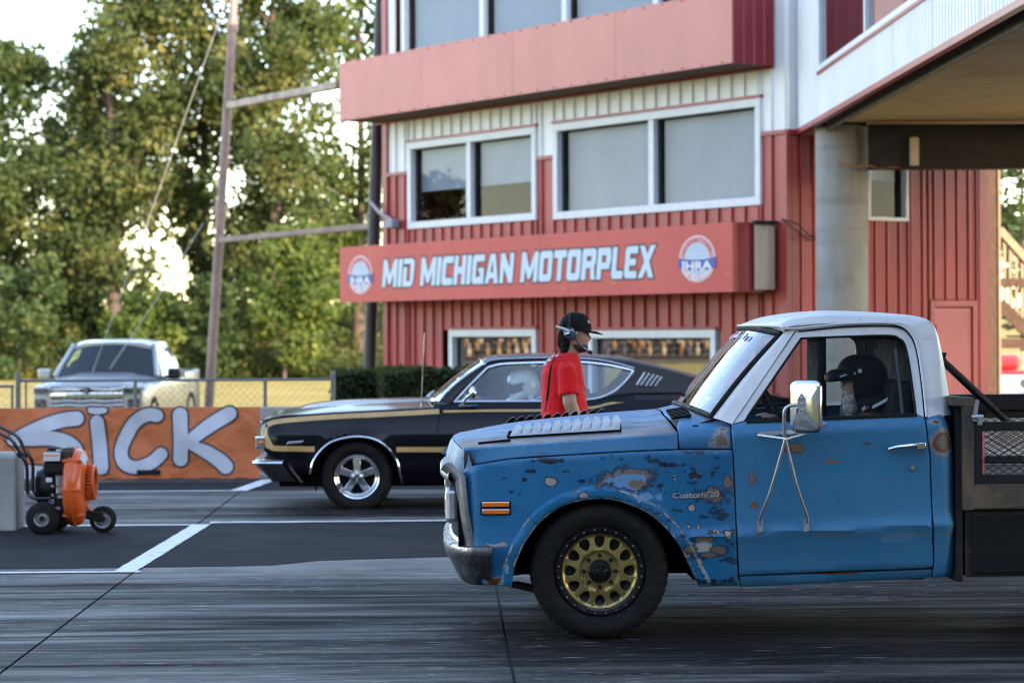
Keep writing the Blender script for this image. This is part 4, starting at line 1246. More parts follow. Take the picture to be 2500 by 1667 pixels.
M_CABIN = simple("cabin_dark", (0.005, 0.0053, 0.006), 0.85, spec=0.2)
M_GLASS = glass_mat("truck_glass", (0.82, 0.86, 0.87), 0.003, 0.6)
M_WSGLASS = glass_mat("windshield_glass", (0.72, 0.78, 0.79), 0.05, 0.9)
M_GOLD = NT("gold_wheel"); M_GOLD.p(color=M_GOLD.ramp(M_GOLD.noise(5, 4), [(0.3, (0.36, 0.26, 0.085)), (0.7, (0.46, 0.34, 0.125))]), metal=0.75, rough=0.36, coat=0.2); M_GOLD = M_GOLD.m
M_GLBLK = simple("gloss_black", (0.006, 0.006, 0.007), 0.25, coat=0.25, spec=0.35)
M_AMBER = simple("amber_lens", (0.85, 0.17, 0.012), 0.2, var=0.15, nscale=30, coat=0.5)

YK = [(0.20, 0.11), (0.27, 0.075), (0.40, 0.048), (0.50, 0.016), (0.532, 0.0), (0.553, 0.020), (0.60, 0.027), (0.75, 0.022), (0.90, 0.011), (1.00, 0.004), (1.03, 0.0), (1.06, 0.010), (1.10, 0.030), (1.14, 0.055), (1.62, 0.235), (1.8, 0.28)]
def yprof(x, z): return sinterp(YK, z - 0.042*(x - 1.25))
def TP(u, v):
    p = at(u, v, TY0)
    for _ in range(3): p = at(u, v, TY0 + yprof(p.x, p.z))
    return (p.x, p.z)
def TS(x, z, extra=0.0): return Vector((x, TY0 + yprof(x, z) + extra, z))
def poly(px): return [TP(*p) for p in px]
def both(mb): return mb.mirror(1, TYC)

# ---- front fender with its arch
arch = [(1706, 1430), (1692, 1400), (1678, 1371), (1660, 1334), (1626, 1291), (1580, 1252), (1519, 1226), (1467, 1218), (1412, 1224), (1366, 1239), (1320, 1273), (1287, 1316), (1263, 1365), (1254, 1396), (1250, 1430)]
archs = spline(arch, 4)
arch2 = [TP(*p) for p in archs]
seam = [(1126, 1159), (1135, 1147), (1158, 1136), (1200, 1128), (1244, 1121), (1366, 1113), (1519, 1104), (1657, 1098.5), (1788, 1098.5)]
fend = seam + [(1792, 1182), (1795, 1252), (1798, 1310), (1802, 1429)] + archs + [(1178, 1427), (1156, 1345), (1149, 1331), (1140, 1285), (1134, 1242), (1128, 1190)]
FX0 = TP(1126, 1159)[0]
def fender_y(x, z):
    y = yprof(x, z)
    if x < TP(1700, 1310)[0]:      # forward of the arch the lower crease melts into the flare
        y = lerp(y, 0.012 + 0.10*sstep(0.5, 0.25, z)*0.5, 0.75*sstep(1.25, 1.05, x))
    d = pdist((x, z), arch2, False)
    y += -0.024*sstep(0.062, 0.046, d) + 0.012*sstep(0.02, 0.0, d)
    y += 0.10*sstep(FX0+0.13, FX0-0.03, x)**2
    return y
aln = [[(x + (x-TW.x)/math.hypot(x-TW.x, z-TW.z)*d, z + (z-TW.z)/math.hypot(x-TW.x, z-TW.z)*d) for x, z in arch2] for d in (0.014, 0.026, 0.046, 0.054, 0.063, 0.078)]
mb = MB().panel([TP(*p) for p in fend], lambda x, z: (x, TY0 + fender_y(x, z), z), 0.026, edge=0.006, depth=0.006, flange=0.03, lines=aln)
fender_near = pair(mb, TYC, "front_fender", MP_F, truck, smooth=50)[0]

# worn line along the ridge of the arch flare: scraped to primer in broken dashes
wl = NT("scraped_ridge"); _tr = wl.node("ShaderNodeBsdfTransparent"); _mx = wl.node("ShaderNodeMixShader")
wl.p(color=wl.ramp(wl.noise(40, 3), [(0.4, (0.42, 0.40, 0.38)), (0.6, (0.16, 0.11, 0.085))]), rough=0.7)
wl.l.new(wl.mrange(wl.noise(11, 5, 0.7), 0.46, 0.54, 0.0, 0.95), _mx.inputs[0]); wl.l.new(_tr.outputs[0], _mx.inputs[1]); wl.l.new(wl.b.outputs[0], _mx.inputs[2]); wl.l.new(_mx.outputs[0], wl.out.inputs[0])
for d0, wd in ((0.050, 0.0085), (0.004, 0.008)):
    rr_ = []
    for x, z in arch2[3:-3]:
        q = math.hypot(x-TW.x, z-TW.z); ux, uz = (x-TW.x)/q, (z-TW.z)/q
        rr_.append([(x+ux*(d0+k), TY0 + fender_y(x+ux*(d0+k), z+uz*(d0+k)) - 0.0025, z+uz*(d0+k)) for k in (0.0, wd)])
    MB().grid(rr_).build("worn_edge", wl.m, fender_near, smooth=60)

# ---- hood
def hk(lst, k): return [(at(u, v, TY0+0.05).x, at(u, v, TY0+0.05).z) for u, v in lst]
HCR = hk([(1132, 1093.6), (1200, 1089), (1335, 1080), (1519, 1066), (1642, 1056), (1660, 1054)], 0)
HX0, HX1 = HCR[0][0], TP(1655, 1070)[0]
HCW = [(HX0-0.1, 0.018), (HX0, 0.034), (HX0+0.15, 0.056), (0.5, 0.070), (0.9, 0.080), (1.2, 0.078)]
def hood_z(x, y):
    t = abs(y - TYC)/0.93
    rib = 0.012*sstep(0.30, 0.22, abs(y-TYC))
    return sinterp(HCR, x) + sinterp(HCW, x)*(1 - min(1, t)**2.3) + rib*sstep(HX0, HX0+0.4, x)
def hood_front(t): return HX0 - 0.052*(1 - abs(t)**2.2)
def hood_rear(t): return HX1 + 0.0 - 0.055*(1-abs(t)**3)*0.4
rows = []
NX, NY = 40, 36
for i in range(NX+1):
    r = []
    for j in range(NY+1):
        t = -1 + 2*j/NY
        y = TYC + t*0.93
        x = lerp(hood_front(t), hood_rear(t), i/NX)
        r.append((x, y, hood_z(x, y) - 0.010*sstep(0.025, 0.0, i/NX)))
    rows.append(r)
hd = MB().grid(rows)
# side band from crease to seam, both sides
hb = []
sx = [TP(*p) for p in seam[:8]]
for k, (f, off) in enumerate(((0.0, 0.05), (0.04, 0.040), (0.12, 0.030), (0.5, 0.022), (0.93, 0.012), (1.0, 0.016))):
    r = []
    for i in range(41):
        x = lerp(HX0+0.002, HX1, i/40)
        zs = sinterp(sorted(sx), lerp(TP(1130, 1150)[0], HX1, i/40)) + 0.004
        zc = hood_z(x, TY0+0.05)
        bl = sstep(0.10, 0.0, i/40)
        r.append((x, TY0 + off + bl*0.08*f, lerp(zc, zs, f)))
    hb.append(r)
hs = both(MB().grid(hb))
hd.add(hs.v, hs.f)
hood = hd.build("hood", MP_H, truck, smooth=35)
# nose panel below the hood's leading edge
M_NOSE = NT("bare_nose_metal"); _v = M_NOSE.coord(); _n = M_NOSE.noise(6, 6, 0.7, _v)
M_NOSE.p(color=M_NOSE.mix(M_NOSE.mrange(_n, 0.40, 0.60, 0, 1), (0.22, 0.30, 0.38), (0.05, 0.15, 0.28)), rough=0.55, metal=0.0, spec=0.3); M_NOSE = M_NOSE.m
rows = []
for j in range(NY+1):
    t = -1 + 2*j/NY; y = TYC + t*0.935
    xt = hood_front(t); zt = hood_z(xt, y) - 0.010
    xb = xt - 0.026 - 0.014*(1-abs(t)**3); zbm = lerp(0.868, 0.862, abs(t))
    bk = 0.07*sstep(0.9, 1.0, abs(t))
    rows.append([(xt-0.002+bk*0.2, y, zt-0.003), (lerp(xt, xb, .15)-0.012+bk*0.6, y, lerp(zt, zbm, .18)), (lerp(xt, xb, .6)-0.014+bk, y, lerp(zt, zbm, .6)), (xb+bk, y, zbm)])
MB().grid(rows).build("nose_panel", M_NOSE, truck, smooth=50)

# ---- louvred hood vents (two), bare metal teeth over a dark plate
M_TEETH = simple("bare_steel_louver", (0.30, 0.29, 0.295), 0.42, 0.4, var=0.12)
def vent(side):
    def H(a, b, lift=0.0):
        x = lerp(0.315, 0.905, a) + 0.014*b
        y = TY0 + 0.17 + 0.275*b + 0.075*(1-a)*(1-b)
        if side: y = 2*TYC - y
        return Vector((x, y, hood_z(x, y) + lift))
    pl = MB().grid([[H(i/20, j/4, 0.004) for j in range(5)] for i in range(21)])
    v = pl.build("hood_vent", M_UNDER, truck, smooth=60)
    fr = MB()
    fr.tube([H(0, 0, .006), H(0.5, 0, .006), H(1, 0, .006), H(1, .5, .006), H(1, 1, .006), H(.5, 1, .006), H(0, 1, .006), H(0, .5, .006)], 0.006, 6, closed=True)
    fr.build("rim", M_UNDER, v)
    n = 11
    for i in range(n):
        a = 0.02 + i*0.088
        tooth = MB()
        p = [H(a, 0.06, 0.008), H(a+0.088, 0.06, 0.008), H(a+0.105, 0.45, 0.030), H(a+0.082, 0.94, 0.046), H(a+0.046, 0.94, 0.044), H(a+0.02, 0.5, 0.026)]
        tooth.add(p, [(0, 1, 2, 5), (5, 2, 3, 4)])
        o = tooth.build("louver", M_TEETH, v, smooth=0)
        m = o.modifiers.new("thick", 'SOLIDIFY'); m.thickness = 0.003
vent(False); vent(True)
MB().obox((0.245, TY0+0.16, hood_z(0.245, TY0+0.16)+0.004), (0.085, 0, 0.008), (0, 0.012, 0.001), (0, 0, 0.005)).build("hood_badge", M_UNDER, hood, smooth=0, bevel=0.003)

# ---- cowl: sides and vented top
cw = poly([(1660, 1096), (1788, 1096), (1785, 1056), (1786, 1037), (1760, 1027), (1735, 1021), (1700, 1018), (1668, 1022), (1657, 1045), (1658, 1075)])
mb = MB().panel(cw, lambda x, z: (x, TY0 + yprof(x, z) + 0.02 + 0.16*sstep(1.06, 1.17, z), z), 0.022, edge=0.005, depth=0.005, flange=0.03)
pair(mb, TYC, "cowl_side", MP_D, truck, smooth=50)
cx0 = HX1 + 0.008
rows = []
for j in range(29):
    t = -1 + 2*j/28; y = TYC + t*0.86
    x0 = hood_rear(t) + 0.010
    xe = lerp(1.285, 1.40, abs(t)**2.2)
    rows.append([(lerp(x0, xe, k/5), y, lerp(hood_z(x0, y)+0.0, lerp(1.178, 1.135, abs(t)**3), k/5)) for k in range(6)])
MB().grid(rows).build("cowl_top", MP_H, truck, smooth=50)
for k in range(7):
    y = TY0 + 0.20 + 0.055*k
    MB().obox((1.225, y, 1.140+0.008*k*0.6), (0.05, 0, 0.008), (0, 0.013, 0.001), (0, 0, 0.006)).build("cowl_slot", M_UNDER, truck, smooth=0)

# ---- door: lower skin, upper frame, glass
dlow = [(1788, 1037), (1787, 1056), (1790.5, 1097), (1795, 1182), (1798, 1252), (1801, 1310), (1806, 1404), (2268, 1386), (2276, 1383), (2279, 1376), (2277, 1286), (2276, 1267), (2270, 1114), (2263.5, 1063), (2257, 1020), (2240, 1012), (1819, 1029)]
dsk = MB().panel(poly(dlow), TS, 0.028, edge=0.006, depth=0.007, flange=0.035)
door = dsk.build("door", MP_D, truck, smooth=45)
far = MB().panel(poly(dlow), TS, 0.06, edge=0.006, depth=0.007, flange=0.035); far.v = [(p[0], 2*TYC-p[1], p[2]) for p in far.v]
dfar = far.build("door", MP_D, truck, smooth=45)
fo = spline([(1788, 1036), (1865, 922), (1946, 804)], 4)[:-1] + spline([(1946, 804), (2050, 794), (2150, 791), (2193, 797), (2219, 815), (2237, 852), (2251, 944), (2258, 1020)], 5)
fi = [(1819, 1028), (1957, 826)] + spline([(1957, 826), (2060, 822), (2170, 819.5), (2196, 827), (2210, 843), (2222, 900), (2237, 1011)], 5)[1:]
def frame_y(x, z): return TS(x, z, 0.012)
frp = poly(fo + [(2237, 1011)] + fi[::-1][1:])
fm = MB().panel(frp, frame_y, 0.022, edge=0.004, depth=0.006, flange=0.03)
fm.build("window_frame", M_WP, door, smooth=45)
fm2 = MB().panel(frp, frame_y, 0.05, flange=0.03); fm2.v = [(p[0], 2*TYC-p[1], p[2]) for p in fm2.v]
fm2.build("window_frame", M_WP, dfar, smooth=45)
gl = poly(fi)
ins = offset_poly(resample(gl, 0.03), -0.01)
def strip_seal(pts, dy, r):
    return MB().tube([TS(x, z, dy) for x, z in pts], r, 6, closed=True)
strip_seal(resample(gl, 0.03), 0.012, 0.007).build("seal", M_RUB, door)
for dd, mir in ((door, False), (dfar, True)):
    g = MB().panel(ins, lambda x, z: TS(x, z, 0.03), 0.08)
    if mir: g.v = [(p[0], 2*TYC-p[1], p[2]) for p in g.v]
    g.build("glass", M_GLASS, dd, smooth=60)
bw = MB()      # belt weatherstrip
bw.bar(TS(*TP(1822, 1030), -0.004), TS(*TP(2238, 1013), -0.004), 0.012, 0.010); bw.build("belt_strip", M_RUB, door, smooth=0)
# vertical division bar of the rear of the glass
MB().bar(TS(*TP(2190, 850), 0.05), TS(*TP(2208, 1012), 0.05), 0.012, 0.014).build("glass_channel", simple("dull_channel", (0.05, 0.06, 0.075), 0.5, 0.3), door, smooth=0)
# handle, lock
h = at(2212, 1089, TY0)
hm = MB(); hm.tube([at(2168, 1096, TY0-0.012), at(2190, 1091.5, TY0-0.034), at(2225, 1088, TY0-0.036), at(2240, 1087, TY0-0.034)], [0.008, 0.0135, 0.014, 0.014], 10)
hm.obox(at(2247, 1088, TY0-0.018), (0.023, 0, 0.002), (0, 0.022, 0), (0, 0, 0.016))
hm.build("handle", M_CHROME, door, smooth=60, bevel=0.004)
p = at(2228, 1141, TY0+0.01)
MB().lathe([(-0.006, 0.0), (-0.006, 0.011), (0.004, 0.0145), (0.02, 0.0145)], p, (0, 1, 0), 16).build("lock", M_CHROME, door)

# ---- rear quarter of the cab
ql = [(2260.5, 1020), (2266, 1063), (2273, 1114), (2279, 1267), (2281, 1286), (2282, 1378), (2279, 1388), (2279, 1410), (2329, 1406), (2339, 1390), (2339, 1267), (2334, 1114), (2329, 1063), (2312, 1008)]
def qy(x, z):
    xe = interp(sorted([(z_, x_) for x_, z_ in [TP(2341, 1390), TP(2340, 1267), TP(2335, 1114), TP(2330, 1063), TP(2313, 1008)]]), z)
    return Vector((x, TY0 + yprof(x, z) + 0.10*(1-math.sqrt(max(0, 1-sstep(0.10, 0.0, xe-x)**2)))*0.9, z))
pair(MB().panel(poly(ql), qy, 0.022, edge=0.005, depth=0.005, flange=0.03), TYC, "cab_corner", MP_D, truck, smooth=50)

# ---- cab shell: roof and rear, one lofted sheet
sil = spline([(1812, 795), (1829, 788), (1877, 773), (1938, 763), (2006, 758), (2108, 759), (2200, 764), (2241, 770), (2262, 785), (2275, 808), (2292, 876), (2303, 940), (2311, 1006)], 4)
def _sp(u, v):
    k = sstep(1900, 2240, u)
    p = at(u, v, lerp(TYC-0.05, TY0+0.34, k)); return (p.x + 0.02*k, p.z)
path = [_sp(u, v) for u, v in sil]
n = len(path); rows = []
for i, (x, z) in enumerate(path):
    a = path[max(0, i-1)]; b = path[min(n-1, i+1)]
    tx, tz = b[0]-a[0], b[1]-a[1]; L = math.hypot(tx, tz); nx, nz = -tz/L, tx/L
    f = i/(n-1)
    D = interp([(0, 0.015), (0.12, 0.045), (0.35, 0.075), (0.54, 0.05), (0.64, 0.025), (0.76, 0.03), (0.88, 0.07), (1, 0.09)], f)
    hw = interp([(1.0, 0.92), (1.15, 0.912), (1.60, 0.772), (1.72, 0.745)], z)
    r = []
    for j in range(33):
        t = -1 + 2*j/32
        t = math.copysign(abs(t)**0.75, t)
        q = D*(1-(1-abs(t)**3.0)**(1/3.0))
        bow = 0.125*(abs(t)**2)*sstep(0.22, 0.0, f)
        r.append((x - nx*q + bow, TYC + t*hw, z - nz*q))
    rows.append(r)
lip_pts = list(rows[0]); shell_rows = rows
roof = MB().grid(rows).build("roof", M_WP, truck, smooth=60)
# white sail panel between door opening and shell edge
dl_ = [TS(*TP(*p), 0.004) for p in spline([(1925, 797), (1960, 796), (2050, 788), (2150, 785), (2195, 790), (2222, 810), (2240, 850), (2254, 944), (2261, 1019)], 6)]
se_ = [Vector(r[0]) for r in shell_rows if r[0][0] > dl_[0].x - 0.06]
def arcpar(pts):
    L = [0.0]
    for p_, q_ in zip(pts, pts[1:]): L.append(L[-1] + (q_-p_).length)
    return [l/L[-1] for l in L]
pa, pb = arcpar(dl_), arcpar(se_)
def sample(pts, par, f):
    for k in range(len(par)-1):
        if f <= par[k+1]: return pts[k].lerp(pts[k+1], (f-par[k])/max(1e-9, par[k+1]-par[k]))
    return pts[-1]
rows = []
for i in range(41):
    p_, q_ = sample(dl_, pa, i/40), sample(se_, pb, i/40)
    rows.append([p_.lerp(q_, k/4) + Vector((0, -0.004*math.sin(math.pi*k/4), 0)) for k in range(5)])
pair(MB().grid(rows), TYC, "roof_side", M_WP, truck, smooth=60)
# drip rail
dr = spline([(1811, 797), (1880, 802), (1946, 801), (2050, 791), (2150, 788), (2195, 793), (2222, 812), (2240, 851), (2254, 944), (2261, 1017)], 4)
MB().tube(lip_pts, 0.008, 6).build("visor_lip", M_WP, roof)
pair(MB().tube([Vector(lip_pts[0])] + [TS(*TP(u, v), -0.008) for u, v in dr if u > 1900], 0.0065, 6), TYC, "drip_rail", M_WP, roof)
sh_ = [TS(*TP(u+3, v+7), 0.004) for u, v in dr if u > 1940]
pair(MB().tube(sh_, 0.0045, 6), TYC, "door_seal", M_RUB, roof)

# ---- windshield, gasket and pillars
def WS(t, f, out=0.0):
    """t across -1..1 (near = -1), f bottom..top"""
    bc, bs = at(1664, 988, TYC-0.15), at(1738, 1017, TY0+0.14)
    tc, tsd = at(1815, 800, TYC), at(1908, 815, TY0+0.27)
    k = abs(t)**2.4
    b = Vector((lerp(bc.x, bs.x, k), TYC + t*(TYC-bs.y), lerp(bc.z, bs.z, k)))
    u_ = Vector((lerp(tc.x, tsd.x, k), TYC + t*(TYC-tsd.y), lerp(tc.z, tsd.z, k)))
    p = b.lerp(u_, f)
    return p + Vector((-0.86, 0, 0.5))*(out + 0.012*math.sin(math.pi*f))
MB().grid([[WS(-1+2*j/28, i/8) for j in range(29)] for i in range(9)]).build("windshield", M_WSGLASS, truck, smooth=80)
ring = [WS(-1+2*j/24, 0, .004) for j in range(25)] + [WS(1, i/8, .004) for i in range(1, 8)] + [WS(1-2*j/24, 1, .004) for j in range(25)] + [WS(-1, 1-i/8, .004) for i in range(1, 8)]
MB().tube(ring, 0.016, 8, closed=True).build("windshield_gasket", M_RUB, truck)
# pillar: from glass edge to door frame
rows = []
for i in range(13):
    f = i/12
    a = WS(-1, f); a = a + Vector((0.004, -0.004, -0.002))
    u_, v_ = lerp(1787, 1944, f), lerp(1035, 803, f)
    b = TS(*TP(u_, v_), 0.004)
    m = a.lerp(b, 0.5) + Vector((-0.012, -0.014, 0.004))
    rows.append([a, a.lerp(m, .5) + Vector((-0.006, -0.004, 0)), m, b])
pm = MB().grid(rows)
pair(pm, TYC, "a_pillar", M_WP, truck, smooth=60)
hdr = MB().grid([[WS(-1+2*j/32, 1, 0.0) for j in range(33)], [(Vector(lip_pts[j]) + WS(-1+2*j/32, 1, 0.0))/2 + Vector((0.012, 0, 0)) for j in range(33)], [Vector(lip_pts[j]) for j in range(33)]])
hdr.build("header", M_WP, truck, smooth=60)
# sun-strip stickers inside the glass
rs = random.Random(4); stx = [simple("sticker_blue", (0.06, 0.25, 0.42), 0.5), simple("sticker_white", (0.6, 0.62, 0.64), 0.5), simple("sticker_red", (0.42, 0.05, 0.06), 0.5)]
for k in range(13):
    t0 = -0.62 + k*0.095; w = rs.uniform(0.04, 0.085); f0 = rs.uniform(0.84, 0.87); f1 = f0 + rs.uniform(0.05, 0.08)
    MB().add([WS(t0, f0, .003), WS(t0+w, f0, .003), WS(t0+w, f1, .003), WS(t0, f1, .003)], [(0, 1, 2, 3)]).build("sticker", stx[(k*2) % 3], truck, smooth=0)
# wipers
for (u0, v0, u1, v1, yy_) in ((1732, 975, 1676, 1023, TY0+0.45), (1672, 975, 1636, 1000, TYC+0.1)):
    w = MB(); a = at(u0, v0, yy_); b = at(u1, v1, yy_)
    c_ = a.lerp(b, 0.25)
    w.tube([a, c_, b], [0.008, 0.006, 0.011], 8); w.sphere(a, 0.018, 10, 6); w.obox(b, (0.012, 0, 0.014), (0, 0.014, 0), (0.008, 0, -0.01))
    w.build("wiper", M_ALU, truck)
    w2 = MB(); w2.bar(a + Vector((-0.01, 0, 0.02)), a + Vector((0.10, 0.30, 0.12)), 0.012, 0.02); w2.build("wiper_blade", M_RUB, truck, smooth=0)

# ---- rocker, floor, frame rails, wells
rk = poly([(1806, 1407), (2270, 1390), (2278, 1390), (2278, 1409), (2240, 1412), (1808, 1433)])
pair(MB().panel(rk, lambda x, z: TS(x, z, 0.012), 0.03, edge=0.004, depth=0.006, flange=0.04), TYC, "rocker_panel", MP_D, truck, smooth=50)
un = MB(); un.box(1.30, 2.75, TY0+0.12, TYC*2-TY0-0.12, 0.34, 0.40); un.box(1.27, 1.30, TY0+0.08, 2*TYC-TY0-0.08, 0.30, 1.1)
un.box(2.55, 2.58, TY0+0.10, 2*TYC-TY0-0.10, 0.34, 1.12); un.build("floor_pan", M_UNDER, truck, smooth=0)
for s in (0, 1):
    y = TY0+0.52 if not s else 2*TYC-TY0-0.52
    MB().box(0.12, 5.4, y-0.035, y+0.035, 0.38, 0.50).build("frame_rail", M_UNDER, truck, smooth=0)
rows = []      # wheel house liner
for i in range(25):
    a = R(-2) + R(184)*i/24
    rows.append([(TW.x + 0.455*math.cos(a), y, TW.z + 0.02 + 0.44*math.sin(a)) for y in (TY0+0.055, TY0+0.44)])
lin = MB().grid(rows); lin.box(0.1, 1.45, TY0+0.44, TY0+0.46, 0.30, 0.98)
pair(lin, TYC, "wheel_liner", M_UNDER, truck, smooth=50)
MB().box(0.12, 1.26, TY0+0.5, 2*TYC-TY0-0.5, 0.42, 0.92).build("engine", M_UNDER, truck, smooth=0)
ex = MB(); ex.tube([(1.5, TY0+0.36, 0.30), (2.2, TY0+0.34, 0.30), (2.45, TY0+0.30, 0.32)], 0.032, 10); ex.cyl((2.43, TY0+0.26, 0.325), (2.50, TY0+0.26, 0.325), 0.05, n=12)
ex.tube([(2.45, TY0+0.3, 0.33), (2.8, TY0+0.4, 0.35), (3.4, TY0+0.5, 0.42)], 0.035, 8); ex.build("exhaust_pipe", simple("rusty_exhaust", (0.035, 0.02, 0.014), 0.8), truck)
am = MB(); am.bar(at(1255, 1425, TY0+0.5), at(1320, 1440, TY0+0.35), 0.05, 0.03); am.bar(at(1255, 1400, TY0+0.4), at(1300, 1392, TY0+0.3), 0.03, 0.02); am.build("control_arm", M_UNDER, truck, smooth=0)

# ---- grille, bezel, headlights
gz0, gz1 = 0.485, 0.875
bez = MB()
def gx(y): 
    t = (y-TYC)/0.93
    return HX0 - 0.120 + 0.045*abs(t)**3
def zbez(z): return 0.0 + 0.11*(0.875-z)/0.39
prof = [(-0.012, 0.0), (-0.02, 0.02), (0.02, 0.035), (0.05, 0.03)]
for (z0, z1, dx) in ((0.815, 0.868, 0.0), (0.47, 0.525, 0.050)):
    rows = []
    for j in range(29):
        y = lerp(TY0+0.055, 2*TYC-TY0-0.055, j/28); x = gx(y)+dx
        rows.append([(x+0.06, y, z1), (x+0.006, y, z1), (x-0.004, y, z1-0.012), (x-0.004, y, z0+0.015), (x+0.008, y, z0), (x+0.06, y, z0)])
    bez.grid(rows)
for y in (TY0+0.045, 2*TYC-TY0-0.045):
    s = 1 if y < TYC else -1
    pr = [at(1092, 1128, TY0+0.06), at(1126, 1160, TY0+0.03), at(1134, 1242, TY0+0.02), at(1149, 1331, TY0+0.03)]
    inn = [at(1076, 1146, TY0+0.12), at(1110, 1172, TY0+0.08), at(1120, 1242, TY0+0.08), at(1128, 1331, TY0+0.12)]
    rr = []
    for a_, b_ in zip(pr, inn):
        a2 = Vector((a_.x, a_.y if s > 0 else 2*TYC-a_.y, a_.z)); b2 = Vector((b_.x, b_.y if s > 0 else 2*TYC-b_.y, b_.z))
        rr.append([a2+Vector((0.02, 0, 0)), a2, a2.lerp(b2, .5)+Vector((-0.008, -0.006*s, 0)), b2, b2+Vector((0.03, 0.02*s, 0))])
    bez.grid(rr)
bez.build("grille_surround", simple("worn_grille_trim", (0.25, 0.25, 0.26), 0.42, 0.65, var=0.35, nscale=12), truck, smooth=50)
for k in range(4):
    z = 0.58 + 0.065*k
    MB().box(HX0-0.10+0.02*(3-k)*0.3, HX0-0.06, TY0+0.34, 2*TYC-TY0-0.34, z, z+0.028).build("grille_bar", M_ALU, truck, smooth=0, bevel=0.006)
MB().box(HX0-0.03, HX0+0.0, TY0+0.06, 2*TYC-TY0-0.06, 0.5, 0.86).build("grille_back", M_UNDER, truck, smooth=0)
for s in (0, 1):
    y = TY0+0.215 if not s else 2*TYC-TY0-0.215
    hb_ = MB().box(HX0-0.095, HX0-0.03, y-0.12, y+0.12, 0.605, 0.775).build("headlight", M_ALU, truck, smooth=0, bevel=0.02)
    MB().lathe([(0.0, 0.0), (0.003, 0.05), (0.010, 0.070), (0.02, 0.074)], (HX0-0.104, y, 0.69), (1, 0, 0), 24).build("lens", glass_mat("headlight_glass", (0.7, 0.75, 0.78), 0.25, 0.9, dark=0.2), hb_)
# ---- bumper
bp = []
sec = [(0.085, 0.492), (0.02, 0.490), (0.004, 0.482), (0.0, 0.462), (0.006, 0.435), (0.035, 0.385), (0.062, 0.335), (0.085, 0.295), (0.11, 0.28), (0.13, 0.29)]
bx = at(1069, 1313, TYC).x + 0.03
plan = [(0.0, TYC), (0.004, TYC-0.5), (0.02, TYC-0.75), (0.045, TYC-0.86), (0.095, TYC-0.945), (0.16, TYC-0.985), (0.25, TYC-0.995)]
plan = spline(plan, 4)
full = [(x, 2*TYC-y) for x, y in plan[::-1]] + plan[1:]
rows = []
for i, (px, py) in enumerate(full):
    a = full[max(0, i-1)]; b = full[min(len(full)-1, i+1)]
    tx, ty = b[0]-a[0], b[1]-a[1]; L = math.hypot(tx, ty); nx, ny = -ty/L, tx/L
    if nx > 0.01 or (abs(nx) <= 0.01 and (py < TYC) == (ny < 0)): nx, ny = -nx, -ny
    inx, iny = (1, 0) if abs(px) < 0.004 else (-nx, -ny)
    if inx < 0: inx, iny = -inx, -iny
    if iny*(TYC-py) < 0: iny = -iny
    rows.append([(bx + px + inx*o*0.9, py + iny*o*0.9, z) for o, z in sec])
MB().grid(rows).build("bumper", M_OCHR, truck, smooth=50)
# ---- marker light, emblem
mk = thing_part = None
p = at(1210.5, 1240, TY0+0.0); yy0 = TY0 + fender_y(p.x, p.z)
ml = MB().box(p.x-0.080, p.x+0.080, yy0-0.008, yy0+0.012, p.z-0.038, p.z+0.038).build("marker_light", M_GLBLK, truck, smooth=0, bevel=0.012)
for dz in (0.0185, -0.0185):
    MB().box(p.x-0.072, p.x+0.072, yy0-0.013, yy0+0.0, p.z+dz-0.014, p.z+dz+0.014).build("bezel", M_CHROME, ml, smooth=0, bevel=0.006)
    MB().box(p.x-0.066, p.x+0.066, yy0-0.018, yy0-0.004, p.z+dz-0.0115, p.z+dz+0.0115).build("lens", M_AMBER, ml, smooth=0, bevel=0.004)
pe = at(1641, 1216, TY0+0.02); pe2 = at(1756, 1204, TY0+0.02)
tx, w = text_mesh("Custom/20", 0.040, lambda a, b, k: (a, b, k), extrude=0.003, offset=0.0012)
kx = (pe2.x-pe.x)/w
tx.v = [(pe.x + a*kx, TY0 + fender_y(pe.x+a*kx, pe.z) - 0.004 - k, pe.z + b*1.02 + a*kx*0.03) for a, b, k in tx.v]
tx.build("emblem", M_ALU, truck, smooth=0)

# ---- towing mirror
mir = MB(); mc = at(1968, 993, TY0-0.20)
wv, hv = 0.066, 0.132
rr_ = []
def rrect(w, h, r, n=5):
    o = []
    for cx_, cz_, a0 in ((w-r, h-r, 0), (-w+r, h-r, 90), (-w+r, -h+r, 180), (w-r, -h+r, 270)):
        for k in range(n+1):
            a = R(a0+90*k/n); o.append((cx_+r*math.cos(a), cz_+r*math.sin(a)))
    return o
mdir = Vector((0.80, -0.60, 0)).normalized()     # plane of the mirror runs along this
mn = Vector((0.60, 0.80, 0)) * -1                # shell faces forward-left and to the camera
rows = []
for (sc_, d_) in ((1.0, -0.012), (1.02, 0.0), (1.0, 0.010), (0.93, 0.016), (0.86, 0.018), (0.5, 0.027), (0.02, 0.030)):
    rows.append([mc + mdir*a*1.32*sc_ + Z3*b*sc_ + mn*d_ for a, b in rrect(wv, hv, 0.035)])
mo = MB().grid(rows, closed_u=True).build("side_mirror", M_CHROME, truck, smooth=60)
MB().add([mc + mdir*a*1.30 + Z3*b*0.985 + mn*-0.011 for a, b in rrect(wv, hv, 0.035)], [tuple(range(24))]).build("mirror_glass", M_CHROME, mo, smooth=0)
kn = at(1957, 985, TY0-0.235)
b_ = MB(); b_.add([kn + Vector((0.026*a, -0.002, 0.055*c)) for a, c in ((0, 1), (0.8, .45), (0.8, -.45), (0, -1), (-0.8, -.45), (-0.8, .45))], [(0, 1, 2, 3, 4, 5)])
pl = b_.build("mount_plate", M_ALU, mo, smooth=0); pl.modifiers.new("t", 'SOLIDIFY').thickness = 0.004
for dz in (0.03, 0, -0.03): MB().sphere(kn + Vector((0, -0.006, dz)), 0.006, 8, 6).build("bolt", M_CHROME, mo)
